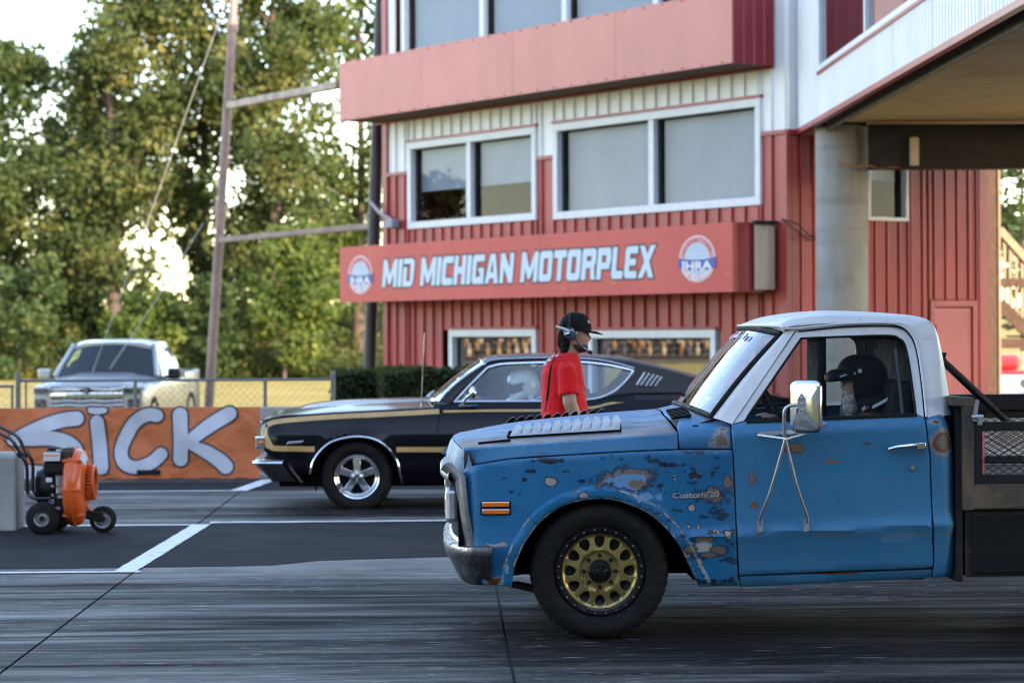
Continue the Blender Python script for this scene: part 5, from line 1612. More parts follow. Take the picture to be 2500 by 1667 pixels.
tb = MB()
foot = at(1917, 1072, TY0-0.16)
tb.tube(spline([at(1955, 988, TY0-0.23), at(1930, 990, TY0-0.22), at(1917, 1000, TY0-0.21), at(1914.5, 1020, TY0-0.20), at(1915, 1066, TY0-0.17)], 6), 0.0095, 10)
for uu, vv in ((1857, 1312-29), (1969, 1312-31)):
    q = at(uu+1, vv-10, TY0-0.02)
    tb.tube(spline([foot, at(lerp(1917, uu, .55), lerp(1072, vv, .55), TY0-0.10), at(uu, vv-24, TY0-0.03), at(uu, vv-6, TY0-0.008)], 5), 0.0085, 8)
    tb.obox(at(uu-1, vv+1, TY0-0.003), (0.014, 0, 0.002), (0, 0.006, 0), (0, 0, 0.03))
tb.tube([at(1851, 1062, TY0-0.004), at(1905, 1069, TY0-0.12), foot, at(1962, 1059, TY0-0.10), at(1966, 1054, TY0-0.02)], 0.008, 8)
tb.obox(at(1905, 1056, TY0-0.008), (0.112, 0, 0.006), (0, 0.004, 0), (0, 0, 0.010))
tb.build("arm", M_ALU, mo, smooth=50)

# ---- wheels
def truck_wheel(par):
    RT, W = 0.3585, 0.235
    y0 = TW.y
    w = MB()
    # rim face with twelve windows
    R_, def_ = 0.196, None
    out = [(R_*math.cos(2*math.pi*k/72), R_*math.sin(2*math.pi*k/72)) for k in range(72)]
    holes = []
    for k in range(12):
        a = 2*math.pi*(k+0.5)/12 + R(15)
        hh = []
        for (rr, ta) in ((0.122, 0.0), (0.124, 0.055), (0.135, 0.135), (0.152, 0.17), (0.168, 0.165), (0.177, 0.125), (0.180, 0.06), (0.181, 0.0)):
            hh.append((rr, ta))
        loop = hh + [(rr, -ta) for rr, ta in hh[::-1][1:-1]]
        holes.append([(rr*math.cos(a+ta), rr*math.sin(a+ta)) for rr, ta in loop])
    def face(a, b):
        r = math.hypot(a, b)
        y = interp([(0.0, 0.030), (0.058, 0.030), (0.098, 0.030), (0.106, 0.020), (0.112, 0.022), (0.185, 0.030), (0.19, 0.022), (0.196, 0.022)], r)
        return Vector((TW.x + a, y0 + y, TW.z + b))
    w.panel(out, face, 0.011, holes, edge=0.003, depth=0.003, flange=0.03)
    wo = w.build("wheel", M_GOLD, par, smooth=35)
    br = MB().lathe([(0.022, 0.194), (0.006, 0.197), (0.002, 0.205), (0.002, 0.226), (0.008, 0.232), (0.03, 0.234)], (TW.x, y0, TW.z), (0, 1, 0), 72)
    br.build("bead_ring", M_GLBLK, wo, smooth=35)
    bolt = MB().lathe([(-0.004, 0.0), (-0.004, 0.0052), (0.006, 0.006)], (TW.x, y0, TW.z), (0, 1, 0), 8)
    b0 = None
    for k in range(24):
        a = 2*math.pi*(k+0.5)/24
        off = Vector((0.2155*math.cos(a), 0, 0.2155*math.sin(a)))
        if b0 is None:
            b0 = bolt.build("bolt", M_CHROME, wo); b0.location = off; base_loc = off
        else:
            c = b0.copy(); COL.objects.link(c); c.parent = wo; c.location = off
    lug = MB().lathe([(0.0, 0.0), (0.0, 0.010), (0.032, 0.0125)], (TW.x, y0, TW.z), (0, 1, 0), 6)
    l0 = None
    for k in range(8):
        a = 2*math.pi*k/8
        off = Vector((0.081*math.cos(a), 0, 0.081*math.sin(a)))
        if l0 is None: l0 = lug.build("lug_nut", M_GLBLK, wo, smooth=0); l0.location = off
        else:
            c = l0.copy(); COL.objects.link(c); c.parent = wo; c.location = off
    MB().lathe([(-0.038, 0.0), (-0.036, 0.018), (-0.022, 0.032), (-0.006, 0.038), (-0.004, 0.052), (0.004, 0.060), (0.034, 0.0615)], (TW.x, y0, TW.z), (0, 1, 0), 40).build("hub_cap", M_GLBLK, wo, smooth=35)
    MB().lathe([(0.08, 0.0), (0.075, 0.15), (0.05, 0.19)], (TW.x, y0, TW.z), (0, 1, 0), 32).build("brake_disc", simple("brake_dark", (0.03, 0.03, 0.032), 0.6), wo)
    # tyre with shoulder blocks
    prof = [(0.030, 0.230), (0.010, 0.236), (0.000, 0.250), (-0.012, 0.275), (-0.016, 0.300), (-0.010, 0.324), (0.002, 0.340), (0.012, 0.349), (0.026, 0.355), (0.05, RT), (0.075, RT), (0.08, RT-0.008), (0.09, RT-0.008), (0.095, RT), (W-0.08, RT), (W-0.03, 0.356), (W, 0.335), (W+0.012, 0.29), (W-0.02, 0.235)]
    n = 192; vs = []
    for j, (h, r) in enumerate(prof):
        for i in range(n):
            a = 2*math.pi*i/n
            rr = r
            if 6 <= j <= 10 and (i % 4) == 0: rr -= 0.006 if j > 6 else 0.003
            if 1 <= j <= 4 and False: rr += 0
            zz_ = rr*math.sin(a)
            zz_ = max(zz_, -TW.z + 0.001) if par is truck else zz_
            vs.append((TW.x + rr*math.cos(a), y0 + h, TW.z + zz_))
    fs = []
    for j in range(len(prof)-1):
        for i in range(n):
            l = (i+1) % n; fs.append((j*n+i, (j+1)*n+i, (j+1)*n+l, j*n+l))
    MB().add(vs, fs).build("tyre", M_TYRE, wo, smooth=30)
    for body, ac, sgn in (("GENERAL", R(160), 1), ("GRABBER", R(-15), 1)):
        acc = MB()
        for i, ch in enumerate(body):
            a = ac - (i-3)*0.155
            m, cw_ = text_mesh(ch, 0.040, lambda x_, y_, k: (x_, y_, k), offset=0.0005)
            th = a - math.pi/2
            for p_ in range(len(m.v)):
                lx, ly = m.v[p_][0]-cw_/2, m.v[p_][1]
                q = (0.285 + ly); 
                ca, sa = math.cos(a), math.sin(a)
                m.v[p_] = (TW.x + q*ca + lx*math.cos(th), y0 - 0.0185 + 0.3*abs(q-0.30)*0.2, TW.z + q*sa + lx*math.sin(th))
            acc.add(m.v, m.f)
        acc.build("tyre_lettering", simple("raised_rubber", (0.019, 0.0185, 0.018), 0.7, spec=0.2), wo, smooth=0, normals=False)
    return wo
wh = truck_wheel(truck)
def place_wheel(M):
    """copy wheel and its pieces; M acts in world space"""
    base = Matrix.Translation(wloc(truck))
    c = wh.copy(); COL.objects.link(c); c.parent = truck
    c.matrix_local = base.inverted() @ M @ base @ wh.matrix_local
    for ch in wh.children:
        d = ch.copy(); COL.objects.link(d); d.parent = c
    return c
flip = Matrix.Translation((TW.x, TYC, 0)) @ Matrix.Rotation(math.pi, 4, 'Z') @ Matrix.Translation((-TW.x, -TYC, 0))
place_wheel(flip)
WB = Matrix.Translation((2.92, 0, 0))
place_wheel(WB); place_wheel(WB @ flip)

# ---- cabin
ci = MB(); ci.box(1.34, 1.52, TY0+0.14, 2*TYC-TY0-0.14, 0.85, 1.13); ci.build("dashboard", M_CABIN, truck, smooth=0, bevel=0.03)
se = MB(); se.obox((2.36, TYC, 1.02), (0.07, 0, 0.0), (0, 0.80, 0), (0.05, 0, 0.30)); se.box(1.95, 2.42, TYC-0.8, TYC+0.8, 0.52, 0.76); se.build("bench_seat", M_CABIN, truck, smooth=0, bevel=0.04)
sw = MB(); swc = Vector((1.76, TY0+0.50, 1.13)); swn = Vector((0.88, 0, 0.47)).normalized()
e1 = Vector((0, 1, 0)); e2 = swn.cross(e1)
sw.tube([swc + e1*0.195*math.cos(a) + e2*0.195*math.sin(a) for a in [2*math.pi*k/28 for k in range(28)]], 0.012, 8, closed=True)
sw.bar(swc - e1*0.19, swc + e1*0.19, 0.02, 0.014); sw.tube([swc, swc - swn*0.3], 0.02, 8); sw.build("steering_wheel", M_CABIN, truck)
MB().sphere((1.74, TYC+0.05, 1.47), (0.02, 0.11, 0.035), 12, 8).build("rear_view_mirror", M_CABIN, truck)
hl = MB().grid([[(p[0], p[1], p[2]-0.03) for p in r[2:-2]] for r in rows[:1]] * 2) if False else None
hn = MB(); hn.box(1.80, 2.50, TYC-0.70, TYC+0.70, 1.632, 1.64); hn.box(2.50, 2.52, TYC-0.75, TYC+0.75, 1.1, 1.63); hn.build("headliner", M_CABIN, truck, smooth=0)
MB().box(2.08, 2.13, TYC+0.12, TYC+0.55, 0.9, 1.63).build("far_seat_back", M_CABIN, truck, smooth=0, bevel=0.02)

# ---- flatbed
M_BEDB = NT("bed_black_steel"); _v = M_BEDB.coord(); _n = M_BEDB.noise(5, 6, 0.7, _v)
M_BEDB.p(color=M_BEDB.mix(M_BEDB.mrange(_n, 0.55, 0.7, 0, 0.7), (0.012, 0.012, 0.0135), (0.07, 0.042, 0.026)), rough=0.6, spec=0.3); M_BEDB = M_BEDB.m
M_BEDR = NT("bed_rusty_steel"); _v = M_BEDR.coord(); _n = M_BEDR.noise(4, 6, 0.7, _v)
M_BEDR.p(color=M_BEDR.ramp(_n, [(0.35, (0.035, 0.030, 0.028)), (0.5, (0.085, 0.060, 0.042)), (0.65, (0.15, 0.10, 0.06))]), rough=0.7); M_BEDR = M_BEDR.m
BYN, BYF = TY0+0.02, 2*TYC-TY0-0.02
def bx(u): return at(u, 1100, TY0+0.02).x
def bz(v): return at(2420, v, TY0+0.02).z
BE = 5.3
bed = MB().box(bx(2362), BE, BYN, BYF, bz(1243), bz(1183)).build("bed_deck", M_BEDR, truck, smooth=0, bevel=0.006)
MB().box(bx(2374), BE, BYN-0.006, BYN, bz(1238), bz(1200)).build("deck_edge_plate", M_BEDR, bed, smooth=0)
for y in (BYN+0.03, BYF-0.03):
    MB().obox((bx(2364), y, (bz(985)+bz(1245))/2), (0.030, 0, 0), (0, 0.035, 0), (0, 0, (bz(985)-bz(1245))/2)).build("bulkhead_post", M_BEDR, bed, smooth=0, bevel=0.006)
MB().box(bx(2336), bx(2352), BYN+0.03, BYF-0.03, bz(1420), bz(985)).build("bulkhead", M_BEDB, bed, smooth=0)
MB().obox((bx(2349), TYC, bz(980)), (0.06, 0, -0.004), (0, 0.97, 0), (0, 0, 0.025)).build("bulkhead_rail", M_BEDR, bed, smooth=0, bevel=0.006)
def side(y, nm):
    f = MB(); x0, x1 = bx(2378), BE
    f.box(x0, x1, y-0.02, y+0.02, bz(1052), bz(1029)); f.box(x0, x1, y-0.02, y+0.02, bz(1183)+0.004, bz(1158))
    f.box(x0, bx(2402), y-0.021, y+0.021, bz(1158), bz(1052))
    for k in range(1, 4): f.box(lerp(bx(2402), x1, k/3.0)-0.05, lerp(bx(2402), x1, k/3.0), y-0.021, y+0.021, bz(1158), bz(1052))
    s_ = f.build("side_frame", M_BEDB, bed, smooth=0, bevel=0.004)
    g = MB(); xa, xb, za, zb_ = bx(2402), BE-0.05, bz(1158), bz(1052)
    st = 0.055; k = 0; h_ = zb_-za
    x = xa - h_*1.6
    while x < xb:
        for sg in (1, -1):
            p0 = Vector((x if sg > 0 else x+h_*1.7, y, za)); p1 = Vector((x+h_*1.7 if sg > 0 else x, y, zb_))
            # clip to the frame
            ts = []
            for (lo, hi) in ((xa, xb),):
                d_ = p1.x-p0.x; t0, t1 = sorted(((lo-p0.x)/d_, (hi-p0.x)/d_)); t0, t1 = max(0, t0), min(1, t1)
                if t1 > t0: g.bar(p0.lerp(p1, t0), p0.lerp(p1, t1), 0.004, 0.005, up=(0, 1, 0))
        x += st
    o = g.build("expanded_mesh", M_BEDB, bed, smooth=0, normals=False); o["kind"] = "stuff"
side(BYN+0.02, 'n'); side(BYF-0.02, 'f')
MB().box(bx(2373), BE, BYF-0.06, BYF-0.01, bz(1029), bz(985)+0.0).build("far_top_rail", M_BEDB, bed, smooth=0, bevel=0.004)
tbx = MB().box(bx(2358), bx(2358)+1.05, BYN+0.03, BYN+0.45, bz(1408), bz(1246)).build("tool_box", M_BEDB, truck, smooth=0, bevel=0.008)
MB().box(bx(2377), bx(2358)+1.0, BYN+0.018, BYN+0.031, bz(1400), bz(1254)).build("lid", simple("toolbox_black", (0.008, 0.008, 0.010), 0.45, spec=0.3), tbx, smooth=0, bevel=0.012)
st = MB(); a, b = at(2296, 876, TYC-0.35), at(2470, 1040, TYC-0.30)
st.tube([a, b], 0.021, 10); st.build("roll_bar_brace", simple("black_tube", (0.010, 0.010, 0.011), 0.35, coat=0.3), truck)
MB().obox(a, (0.022, 0, 0.0), (0, 0.03, 0), (0.008, 0, 0.035)).build("brace_bracket", M_BEDB, truck, smooth=0, bevel=0.004)
lt = MB(); q = at(2386, 1018, BYN-0.01)
lt.cyl(q + Vector((-0.03, 0, 0)), q + Vector((0.03, 0, 0)), 0.013, n=10); lt.bar(q + Vector((-0.015, 0, -0.02)), q + Vector((0.0, 0, 0.09)), 0.012, 0.02); lt.obox(q + Vector((0.012, 0, -0.018)), (0.012, 0, 0), (0, 0.014, 0), (0, 0, 0.022))
lt.build("latch", M_ALU, truck, smooth=50)
# reflective tape on the frame post
mt = MB().box(bx(2398), bx(2403), BYN-0.004, BYN-0.001, bz(1157), bz(1054)).build("reflector_tape", simple("red_white_tape", (0.5, 0.12, 0.12), 0.4, var=0.6, nscale=30), bed, smooth=0)
# ================================================================== black fastback coupe in the far lane
KY0 = 21.93; KYC = KY0 + 0.94
KW = at(871.5, 1162, KY0+0.06)
car = thing("fastback_car", (KW.x+1.4, KYC, 0), "glossy black fastback coupe with gold side stripes in the far lane", "car")
def black_paint():
    t = NT("gloss_black_paint"); v = t.coord()
    n = t.noise(3, 4, 0.6, v)
    t.p(color=t.ramp(n, [(0.3, (0.003, 0.003, 0.006)), (0.7, (0.006, 0.0055, 0.009))]), rough=0.14, coat=0.0, coatr=0.05, spec=0.2)
    t.bump(n, 0.03, 0.02)
    return t.m
M_BLK = black_paint()
M_STRIPE = simple("gold_stripe", (0.42, 0.27, 0.10), 0.42, var=0.15, nscale=12, coat=0.3)
M_CGLASS = glass_mat("coupe_glass", (0.62, 0.72, 0.78), 0.07, 0.9)
KK = [(0.10, 0.16), (0.18, 0.10), (0.26, 0.05), (0.36, 0.018), (0.48, 0.004), (0.60, 0.0), (0.672, 0.002), (0.70, 0.012), (0.80, 0.045), (0.87, 0.085), (0.92, 0.13), (0.97, 0.19)]
def kprof(x, z): return sinterp(KK, z)
def KP(u, v):
    p = at(u, v, KY0)
    for _ in range(3): p = at(u, v, KY0 + kprof(p.x, p.z))
    return (p.x, p.z)
karch = spline([(981, 1180), (975, 1150), (967, 1121), (943, 1090), (912, 1072), (869, 1066), (820, 1075), (790, 1093), (766, 1124), (758, 1156)], 4)
karch2 = [KP(*p) for p in karch]
RWX = 871.5 + 2.95*5903/22.0
rarch = spline([(RWX+108, 1176), (RWX+98, 1130), (RWX+62, 1090), (RWX, 1074), (RWX-62, 1090), (RWX-98, 1130), (RWX-108, 1178)], 4)
top = [(628, 1044), (640, 1024), (692, 1014), (814, 1006), (937, 1000), (1074, 993), (1110, 986), (1200, 984), (1329, 983), (1436, 979), (1490, 969), (1550, 962), (1657, 961), (1800, 965), (1930, 975)]
body = top + [(1984, 1000), (1990, 1060), (1970, 1130), (1930, 1160)] + rarch + karch + [(707, 1161), (683, 1152), (650, 1108), (640, 1096), (628, 1085), (624, 1062)]
kfx = KP(624, 1062)[0]; krx = KP(1990, 1060)[0]
def KS(x, z, e=0.0):
    y = kprof(x, z) + e
    d = min(pdist((x, z), karch2, False), 1)
    y += -0.014*sstep(0.07, 0.03, d)
    y += 0.16*sstep(kfx+0.30, kfx-0.05, x)**2 + 0.15*sstep(krx-0.35, krx+0.05, x)**2
    # coke-bottle haunch over the rear wheel
    y += -0.035*math.exp(-((x-KW.x-2.75)/0.7)**2)*sstep(0.55, 0.85, z)
    return Vector((x, KY0 + y, z))
mb = MB().panel([KP(*p) for p in body], KS, 0.045, edge=0.008, depth=0.008, flange=0.04)
pair(mb, KYC, "body_side", M_BLK, car, smooth=50)
# door gaps
for px in ([(1078, 995), (1070, 1030), (1067, 1060), (1068, 1100), (1075, 1150), (1090, 1176)], [(1398, 982), (1408, 1030), (1415, 1100), (1412, 1176)]):
    MB().tube([KS(*KP(*p), -0.0005) for p in spline(px, 3)], 0.004, 5).build("door_gap", M_UNDER, car)
# arch lip
MB().tube([KS(*KP(*p), -0.006) for p in karch], 0.012, 6).build("arch_trim", M_CHROME, car)
# stripes
def ribbon(cent, width, name="stripe"):
    pts = [KP(*p) for p in spline(cent, 5)]
    rows = []
    for i, p in enumerate(pts):
        a = pts[max(0, i-1)]; b = pts[min(len(pts)-1, i+1)]
        tx, tz = b[0]-a[0], b[1]-a[1]; L = math.hypot(tx, tz); nx, nz = -tz/L, tx/L
        w = width(i/(len(pts)-1)) if callable(width) else width
        rows.append([KS(p[0]+nx*w*k, p[1]+nz*w*k, -0.004) for k in (-.5, 0, .5)])
    MB().grid(rows).build(name, M_STRIPE, car, smooth=60)
ribbon([(658, 1090), (645, 1068), (643, 1050), (655, 1036), (690, 1027), (814, 1017), (937, 1011), (1072, 1004)], lambda f: 0.070 if f < 0.35 else 0.044)
ribbon([(652, 1076), (656, 1088), (672, 1094), (720, 1095), (768, 1096)], 0.048)
ribbon([(968, 1097), (1030, 1097), (1100, 1097), (1300, 1097)], 0.046)
ribbon([(1082, 1004), (1200, 1002), (1329, 1001), (1440, 995), (1490, 984), (1550, 977), (1657, 977), (1800, 981)], 0.020)
# hood and cowl
ktop = sorted([KP(*p) for p in top])
ksil = [(at(u, v, KYC).x, at(u, v, KYC).z) for u, v in ((640, 1022), (661, 1006), (722, 995), (814, 982), (906, 978), (967, 976), (1044, 974.5))]
def kh(x, t):
    ze = sinterp(ktop, x) - 0.004; zc = sinterp(ksil, x)
    sc_ = 0.02*sstep(0.40, 0.30, abs(t))*sstep(kfx+0.25, kfx+0.5, x)
    return lerp(ze, max(zc, ze+0.012), (1-abs(t)**2.0)) + sc_
hx0, hx1 = kfx+0.07, KP(1074, 993)[0]
rows = []
for i in range(27):
    r = []
    for j in range(25):
        t = -1+2*j/24
        x = lerp(hx0-0.03*(1-t*t), hx1, i/26)
        edge = KS(x, sinterp(ktop, x)).y
        r.append((x, KYC + t*(KYC-edge-0.004), kh(x, t) - 0.03*sstep(0.06, 0.0, i/26)))
    rows.append(r)
MB().grid(rows).build("hood", M_BLK, car, smooth=50)
# nose: bezel, grille, lamps, bumper
rows = []
for j in range(21):
    t = -1+2*j/20; x = hx0 - 0.03*(1-t*t) + 0.05*abs(t)**4; y = KYC+t*0.86
    rows.append([(x+0.01, y, kh(hx0, t)-0.03), (x-0.025, y, kh(hx0, t)-0.055), (x-0.03, y, 0.60), (x+0.02, y, 0.555), (x+0.02, y, 0.52)])
MB().grid(rows).build("grille", M_GLBLK, car, smooth=40)
MB().tube([(r[1][0]-0.006, r[1][1], r[1][2]) for r in rows], 0.014, 6).build("grille_trim", M_CHROME, car)
for s in (0, 1):
    p = at(636, 1079, KY0+0.12); y = p.y if not s else 2*KYC-p.y
    lb = MB().box(p.x-0.045, p.x+0.045, y-0.05, y+0.10, p.z-0.055, p.z+0.055).build("headlight", M_CHROME, car, smooth=0, bevel=0.012)
    MB().sphere((p.x+0.01, y-0.05 if not s else y+0.05, p.z), (0.02, 0.012, 0.018), 10, 8).build("turn_signal", M_AMBER, lb)
sec = [(0.10, 0.455), (0.02, 0.45), (0.0, 0.425), (0.02, 0.39), (0.11, 0.30), (0.16, 0.255), (0.20, 0.26)]
bx0 = at(614, 1107, KY0+0.25).x
full = spline([(0.30, KYC-0.965), (0.14, KYC-0.95), (0.05, KYC-0.86), (0.02, KYC-0.7), (0.0, KYC-0.3), (0.0, KYC), (0.0, KYC+0.3), (0.02, KYC+0.7), (0.05, KYC+0.86), (0.14, KYC+0.95), (0.30, KYC+0.965)], 3)
rows = []
for (px, py) in full:
    cy = (KYC-py)/0.965
    rows.append([(bx0 + px + o*(1 if abs(cy) < 0.9 else 0.75), py + (o*0.35*cy if abs(cy) > 0.8 else 0), z) for o, z in sec])
MB().grid(rows).build("bumper", simple("black_bumper", (0.02, 0.02, 0.022), 0.3, coat=0.5), car, smooth=50)
MB().tube([r[2] for r in rows], 0.014, 6).build("bumper_top_trim", M_CHROME, car)
MB().tube([(bx0+0.30+0.04, KY0+0.02, 0.45), (bx0+0.37, KY0+0.02, 0.38), (bx0+0.47, KY0+0.035, 0.245)], 0.012, 6).build("bumper_end_trim", M_CHROME, car)
q = at(720, 1080, KY0)
MB().obox(KS(q.x, q.z, -0.004), (0.07, 0, 0.004), (0, 0.006, 0), (0.01, 0, 0.012)).build("fender_script", M_CHROME, car, smooth=0, bevel=0.004)

# greenhouse: roof sheet, sail panels
sil = spline([(1168, 876), (1198, 868), (1244, 863), (1335, 861), (1427, 862.5), (1519, 870), (1580, 884), (1672, 908), (1718, 921), (1850, 953), (1960, 978)], 4)
path = [(at(u, v, KYC).x, at(u, v, KYC).z) for u, v in sil]
n = len(path); rows = []
for i, (x, z) in enumerate(path):
    f = i/(n-1)
    D = interp([(0, 0.03), (0.1, 0.055), (0.4, 0.065), (0.7, 0.05), (1, 0.03)], f)
    hw = interp([(0, 0.60), (0.1, 0.625), (0.4, 0.635), (0.7, 0.70), (1, 0.82)], f)
    rows.append([(x + 0.03*abs(t)**2*(1 if f < 0.05 else 0), KYC+t*hw, z - D*(1-(1-abs(t)**2.6)**(1/2.6))) for t in [math.copysign(abs(-1+2*j/24)**0.8, -1+2*j/24) for j in range(25)]])
MB().grid(rows).build("roof", M_BLK, car, smooth=60)
edge_ = [Vector(r[0]) for r in rows]
def roofedge(x):
    return sinterp([(p.x, p.z) for p in edge_], x), sinterp([(p.x, p.y) for p in edge_], x)
dlo = [(1110, 981)] + spline([(1110, 981), (1150, 938), (1192, 897)], 3)[1:] + spline([(1192, 897), (1215, 891), (1244, 888), (1335, 885), (1415, 884), (1488, 892), (1546, 905)], 4)[1:] + spline([(1546, 905), (1533, 925), (1513, 945), (1482, 965), (1436, 976), (1329, 980)], 4)[1:]
def GS(x, z, e=0.0):
    """side glass surface: from the belt to the roof rail"""
    zt, yt = roofedge(x); yb = KY0 + 0.17
    f = (z-0.93)/max(0.05, zt-0.93)
    return Vector((x, lerp(yb, yt-0.004, max(-0.5, min(1.1, f))) + e, z))
def GP(u, v):
    p = at(u, v, KY0+0.25)
    for _ in range(3): p = at(u, v, GS(p.x, p.z).y)
    return (p.x, p.z)
dl2 = [GP(*p) for p in dlo]
sg = MB().panel(dl2, lambda x, z: GS(x, z, 0.012), 0.12)
pair(sg, KYC, "side_glass", M_CGLASS, car, smooth=60)
MB().tube([GS(*p) for p in resample(dl2, 0.05)], 0.013, 6, closed=True).build("window_trim", M_CHROME, car)
sp = spline([(1546, 905), (1533, 925), (1513, 945), (1482, 965), (1436, 976)], 4) + [(1490, 972), (1550, 965), (1657, 964), (1800, 968), (1930, 980), (1960, 982), (1850, 957), (1718, 928), (1672, 915), (1620, 901), (1580, 892), (1519, 881), (1440, 874), (1335, 872), (1244, 874), (1200, 880), (1150, 932), (1100, 984), (1110, 981), (1150, 938), (1192, 897)] + spline([(1192, 897), (1215, 891), (1244, 888), (1335, 885), (1415, 884), (1488, 892), (1546, 905)], 4)[1:-1]
pair(MB().panel([GP(*p) for p in sp], GS, 0.04), KYC, "sail_panel", M_BLK, car, smooth=60)
# shoulder between body side and greenhouse
rows = []
for i in range(40):
    x = lerp(hx1-0.02, krx-0.1, i/39)
    zb = sinterp(ktop, x); a = KS(x, zb); zg = max(zb+0.012, 0.945 if x < KW.x+2.2 else lerp(0.945, zb+0.01, min(1, (x-KW.x-2.2)/0.8)))
    b = GS(x, zg, 0.01)
    b.y = max(b.y, a.y+0.03)
    rows.append([a, a.lerp(b, 0.5)+Vector((0, -0.005, 0.008)), b])
pair(MB().grid(rows), KYC, "shoulder", M_BLK, car, smooth=60)
drip = [GS(*GP(*p), -0.012) for p in spline([(1182, 890), (1200, 880), (1244, 876), (1335, 874), (1440, 877), (1500, 886), (1548, 900)], 4)]
MB().tube(drip, 0.010, 6).build("drip_trim", M_CHROME, car)
# louvres on the sail panel
for (a, b) in (((1553, 941), (1574, 909)), ((1564, 942), (1585, 911.5)), ((1576, 943), (1596, 914)), ((1587, 943.5), (1606, 917)), ((1599, 944), (1616, 919.5))):
    MB().bar(GS(*GP(*a), -0.008), GS(*GP(*b), -0.008), 0.02, 0.026, up=(0, -1, 0)).build("louver", M_CHROME, car, smooth=0, bevel=0.005)
# windshield and pillars
def KWS(t, f):
    bc, bs, tc, ts_ = at(1046, 974, KYC), at(1070, 977, KY0+0.17), at(1170, 877, KYC), at(1184, 888, KYC-0.60)
    k = abs(t)**2.2
    b = Vector((lerp(bc.x, bs.x, k), KYC+t*(KYC-bs.y), lerp(bc.z, bs.z, k))); u_ = Vector((lerp(tc.x, ts_.x, k), KYC+t*(KYC-ts_.y), lerp(tc.z, ts_.z, k)))
    return b.lerp(u_, f) + Vector((-0.5, 0, 0.8))*0.02*math.sin(math.pi*f)
MB().grid([[KWS(-1+2*j/20, i/6) for j in range(21)] for i in range(7)]).build("windshield", M_CGLASS, car, smooth=80)
rg = [KWS(-1+2*j/20, 0) for j in range(21)] + [KWS(1, i/6) for i in range(1, 6)] + [KWS(1-2*j/20, 1) for j in range(21)] + [KWS(-1, 1-i/6) for i in range(1, 6)]
MB().tube(rg, 0.016, 6, closed=True).build("windshield_trim", M_CHROME, car)
ap = MB(); pts = [(KWS(-1, i/6), GS(*GP(lerp(1108, 1190, i/6), lerp(983, 896, i/6)))) for i in range(7)]
ap.grid([[a, a.lerp(b, 0.5)+Vector((-.005, -.012, 0)), b] for a, b in pts])
pair(ap, KYC, "a_pillar", M_BLK, car, smooth=60)
MB().box(hx1-0.05, hx1+0.16, KY0+0.25, 2*KYC-KY0-0.25, 0.90, 0.945).build("cowl", M_BLK, car, smooth=0, bevel=0.01)
for t0 in (-0.5, 0.1):
    a = KWS(t0, 0.02) + Vector((-0.03, 0, 0.01)); MB().bar(a, KWS(t0+0.45, 0.10)+Vector((-0.02, 0, 0.02)), 0.012, 0.018).build("wiper", M_ALU, car, smooth=0)
an = at(1030, 962, KY0+0.25)
MB().tube([(an.x, an.y, 0.93), an, at(1036, 813, KY0+0.25)], [0.012, 0.006, 0.004], 6).build("antenna", M_CHROME, car)
mm = MB(); mc = at(1155, 958, KY0+0.02)
mm.sphere(mc, (0.035, 0.05, 0.055), 14, 10); mo = mm.build("side_mirror", M_CHROME, car)
MB().tube([at(1123, 990, KY0+0.12), at(1140, 970, KY0+0.06), mc], 0.014, 8).build("stalk", M_CHROME, mo)
MB().bar(at(1120, 991, KY0+0.11), at(1166, 988, KY0+0.11), 0.03, 0.012).build("foot", M_CHROME, mo, smooth=0)
MB().obox(at(1600, 990, KYC), (0.9, 0, 0), (0, 0.75, 0), (0, 0, 0.02)).build("deck_board", M_CABIN, car, smooth=0)
# deck lid and tail
MB().grid([[(x, KYC+t*0.86, lerp(0.955, 0.93, abs(t)) - 0.06*sstep(krx-0.2, krx, x)) for t in (-1, -.5, 0, .5, 1)] for x in (krx-0.75, krx-0.3, krx-0.05, krx)]).build("deck_lid", M_BLK, car, smooth=60)
MB().box(krx-0.04, krx-0.01, KY0+0.15, 2*KYC-KY0-0.15, 0.35, 0.90).build("tail_panel", M_BLK, car, smooth=0, bevel=0.02)
# underside, cabin
u = MB(); u.box(kfx+0.25, krx-0.3, KY0+0.16, 2*KYC-KY0-0.16, 0.20, 0.30); u.box(kfx+0.2, kfx+0.3, KY0+0.2, 2*KYC-KY0-0.2, 0.2, 0.6); u.box(KW.x+0.42, KW.x+0.46, KY0+0.12, 2*KYC-KY0-0.12, 0.2, 0.9)
u.build("floor_pan", M_UNDER, car, smooth=0)
rows = []
for i in range(17):
    a = R(-20)+R(220)*i/16
    rows.append([(KW.x+0.40*math.cos(a), y, KW.z+0.40*math.sin(a)) for y in (KY0+0.05, KY0+0.36)])
ln = MB().grid(rows); ln.box(KW.x-0.42, KW.x+0.42, KY0+0.36, KY0+0.38, 0.2, 0.80)
pair(ln, KYC, "wheel_liner", M_UNDER, car)
se = MB(); se.obox((KW.x+2.0, KYC, 0.80), (0.09, 0, 0), (0, 0.62, 0), (0.06, 0, 0.28)); se.box(KW.x+1.45, KW.x+2.0, KYC-0.6, KYC+0.6, 0.42, 0.56); se.build("seats", M_CABIN, car, smooth=0, bevel=0.04)
MB().box(KW.x+0.85, KW.x+1.05, KYC-0.7, KYC+0.7, 0.72, 0.91).build("dashboard", M_CABIN, car, smooth=0, bevel=0.03)
swc = at(1138, 968, KY0+0.45); e1 = Vector((0, 1, 0)); e2 = Vector((-0.4, 0, 0.9)).normalized()
MB().tube([swc + e1*0.18*math.cos(a) + e2*0.18*math.sin(a) for a in [2*math.pi*k/24 for k in range(24)]], 0.014, 8, closed=True).build("steering_wheel", M_ALU, car)
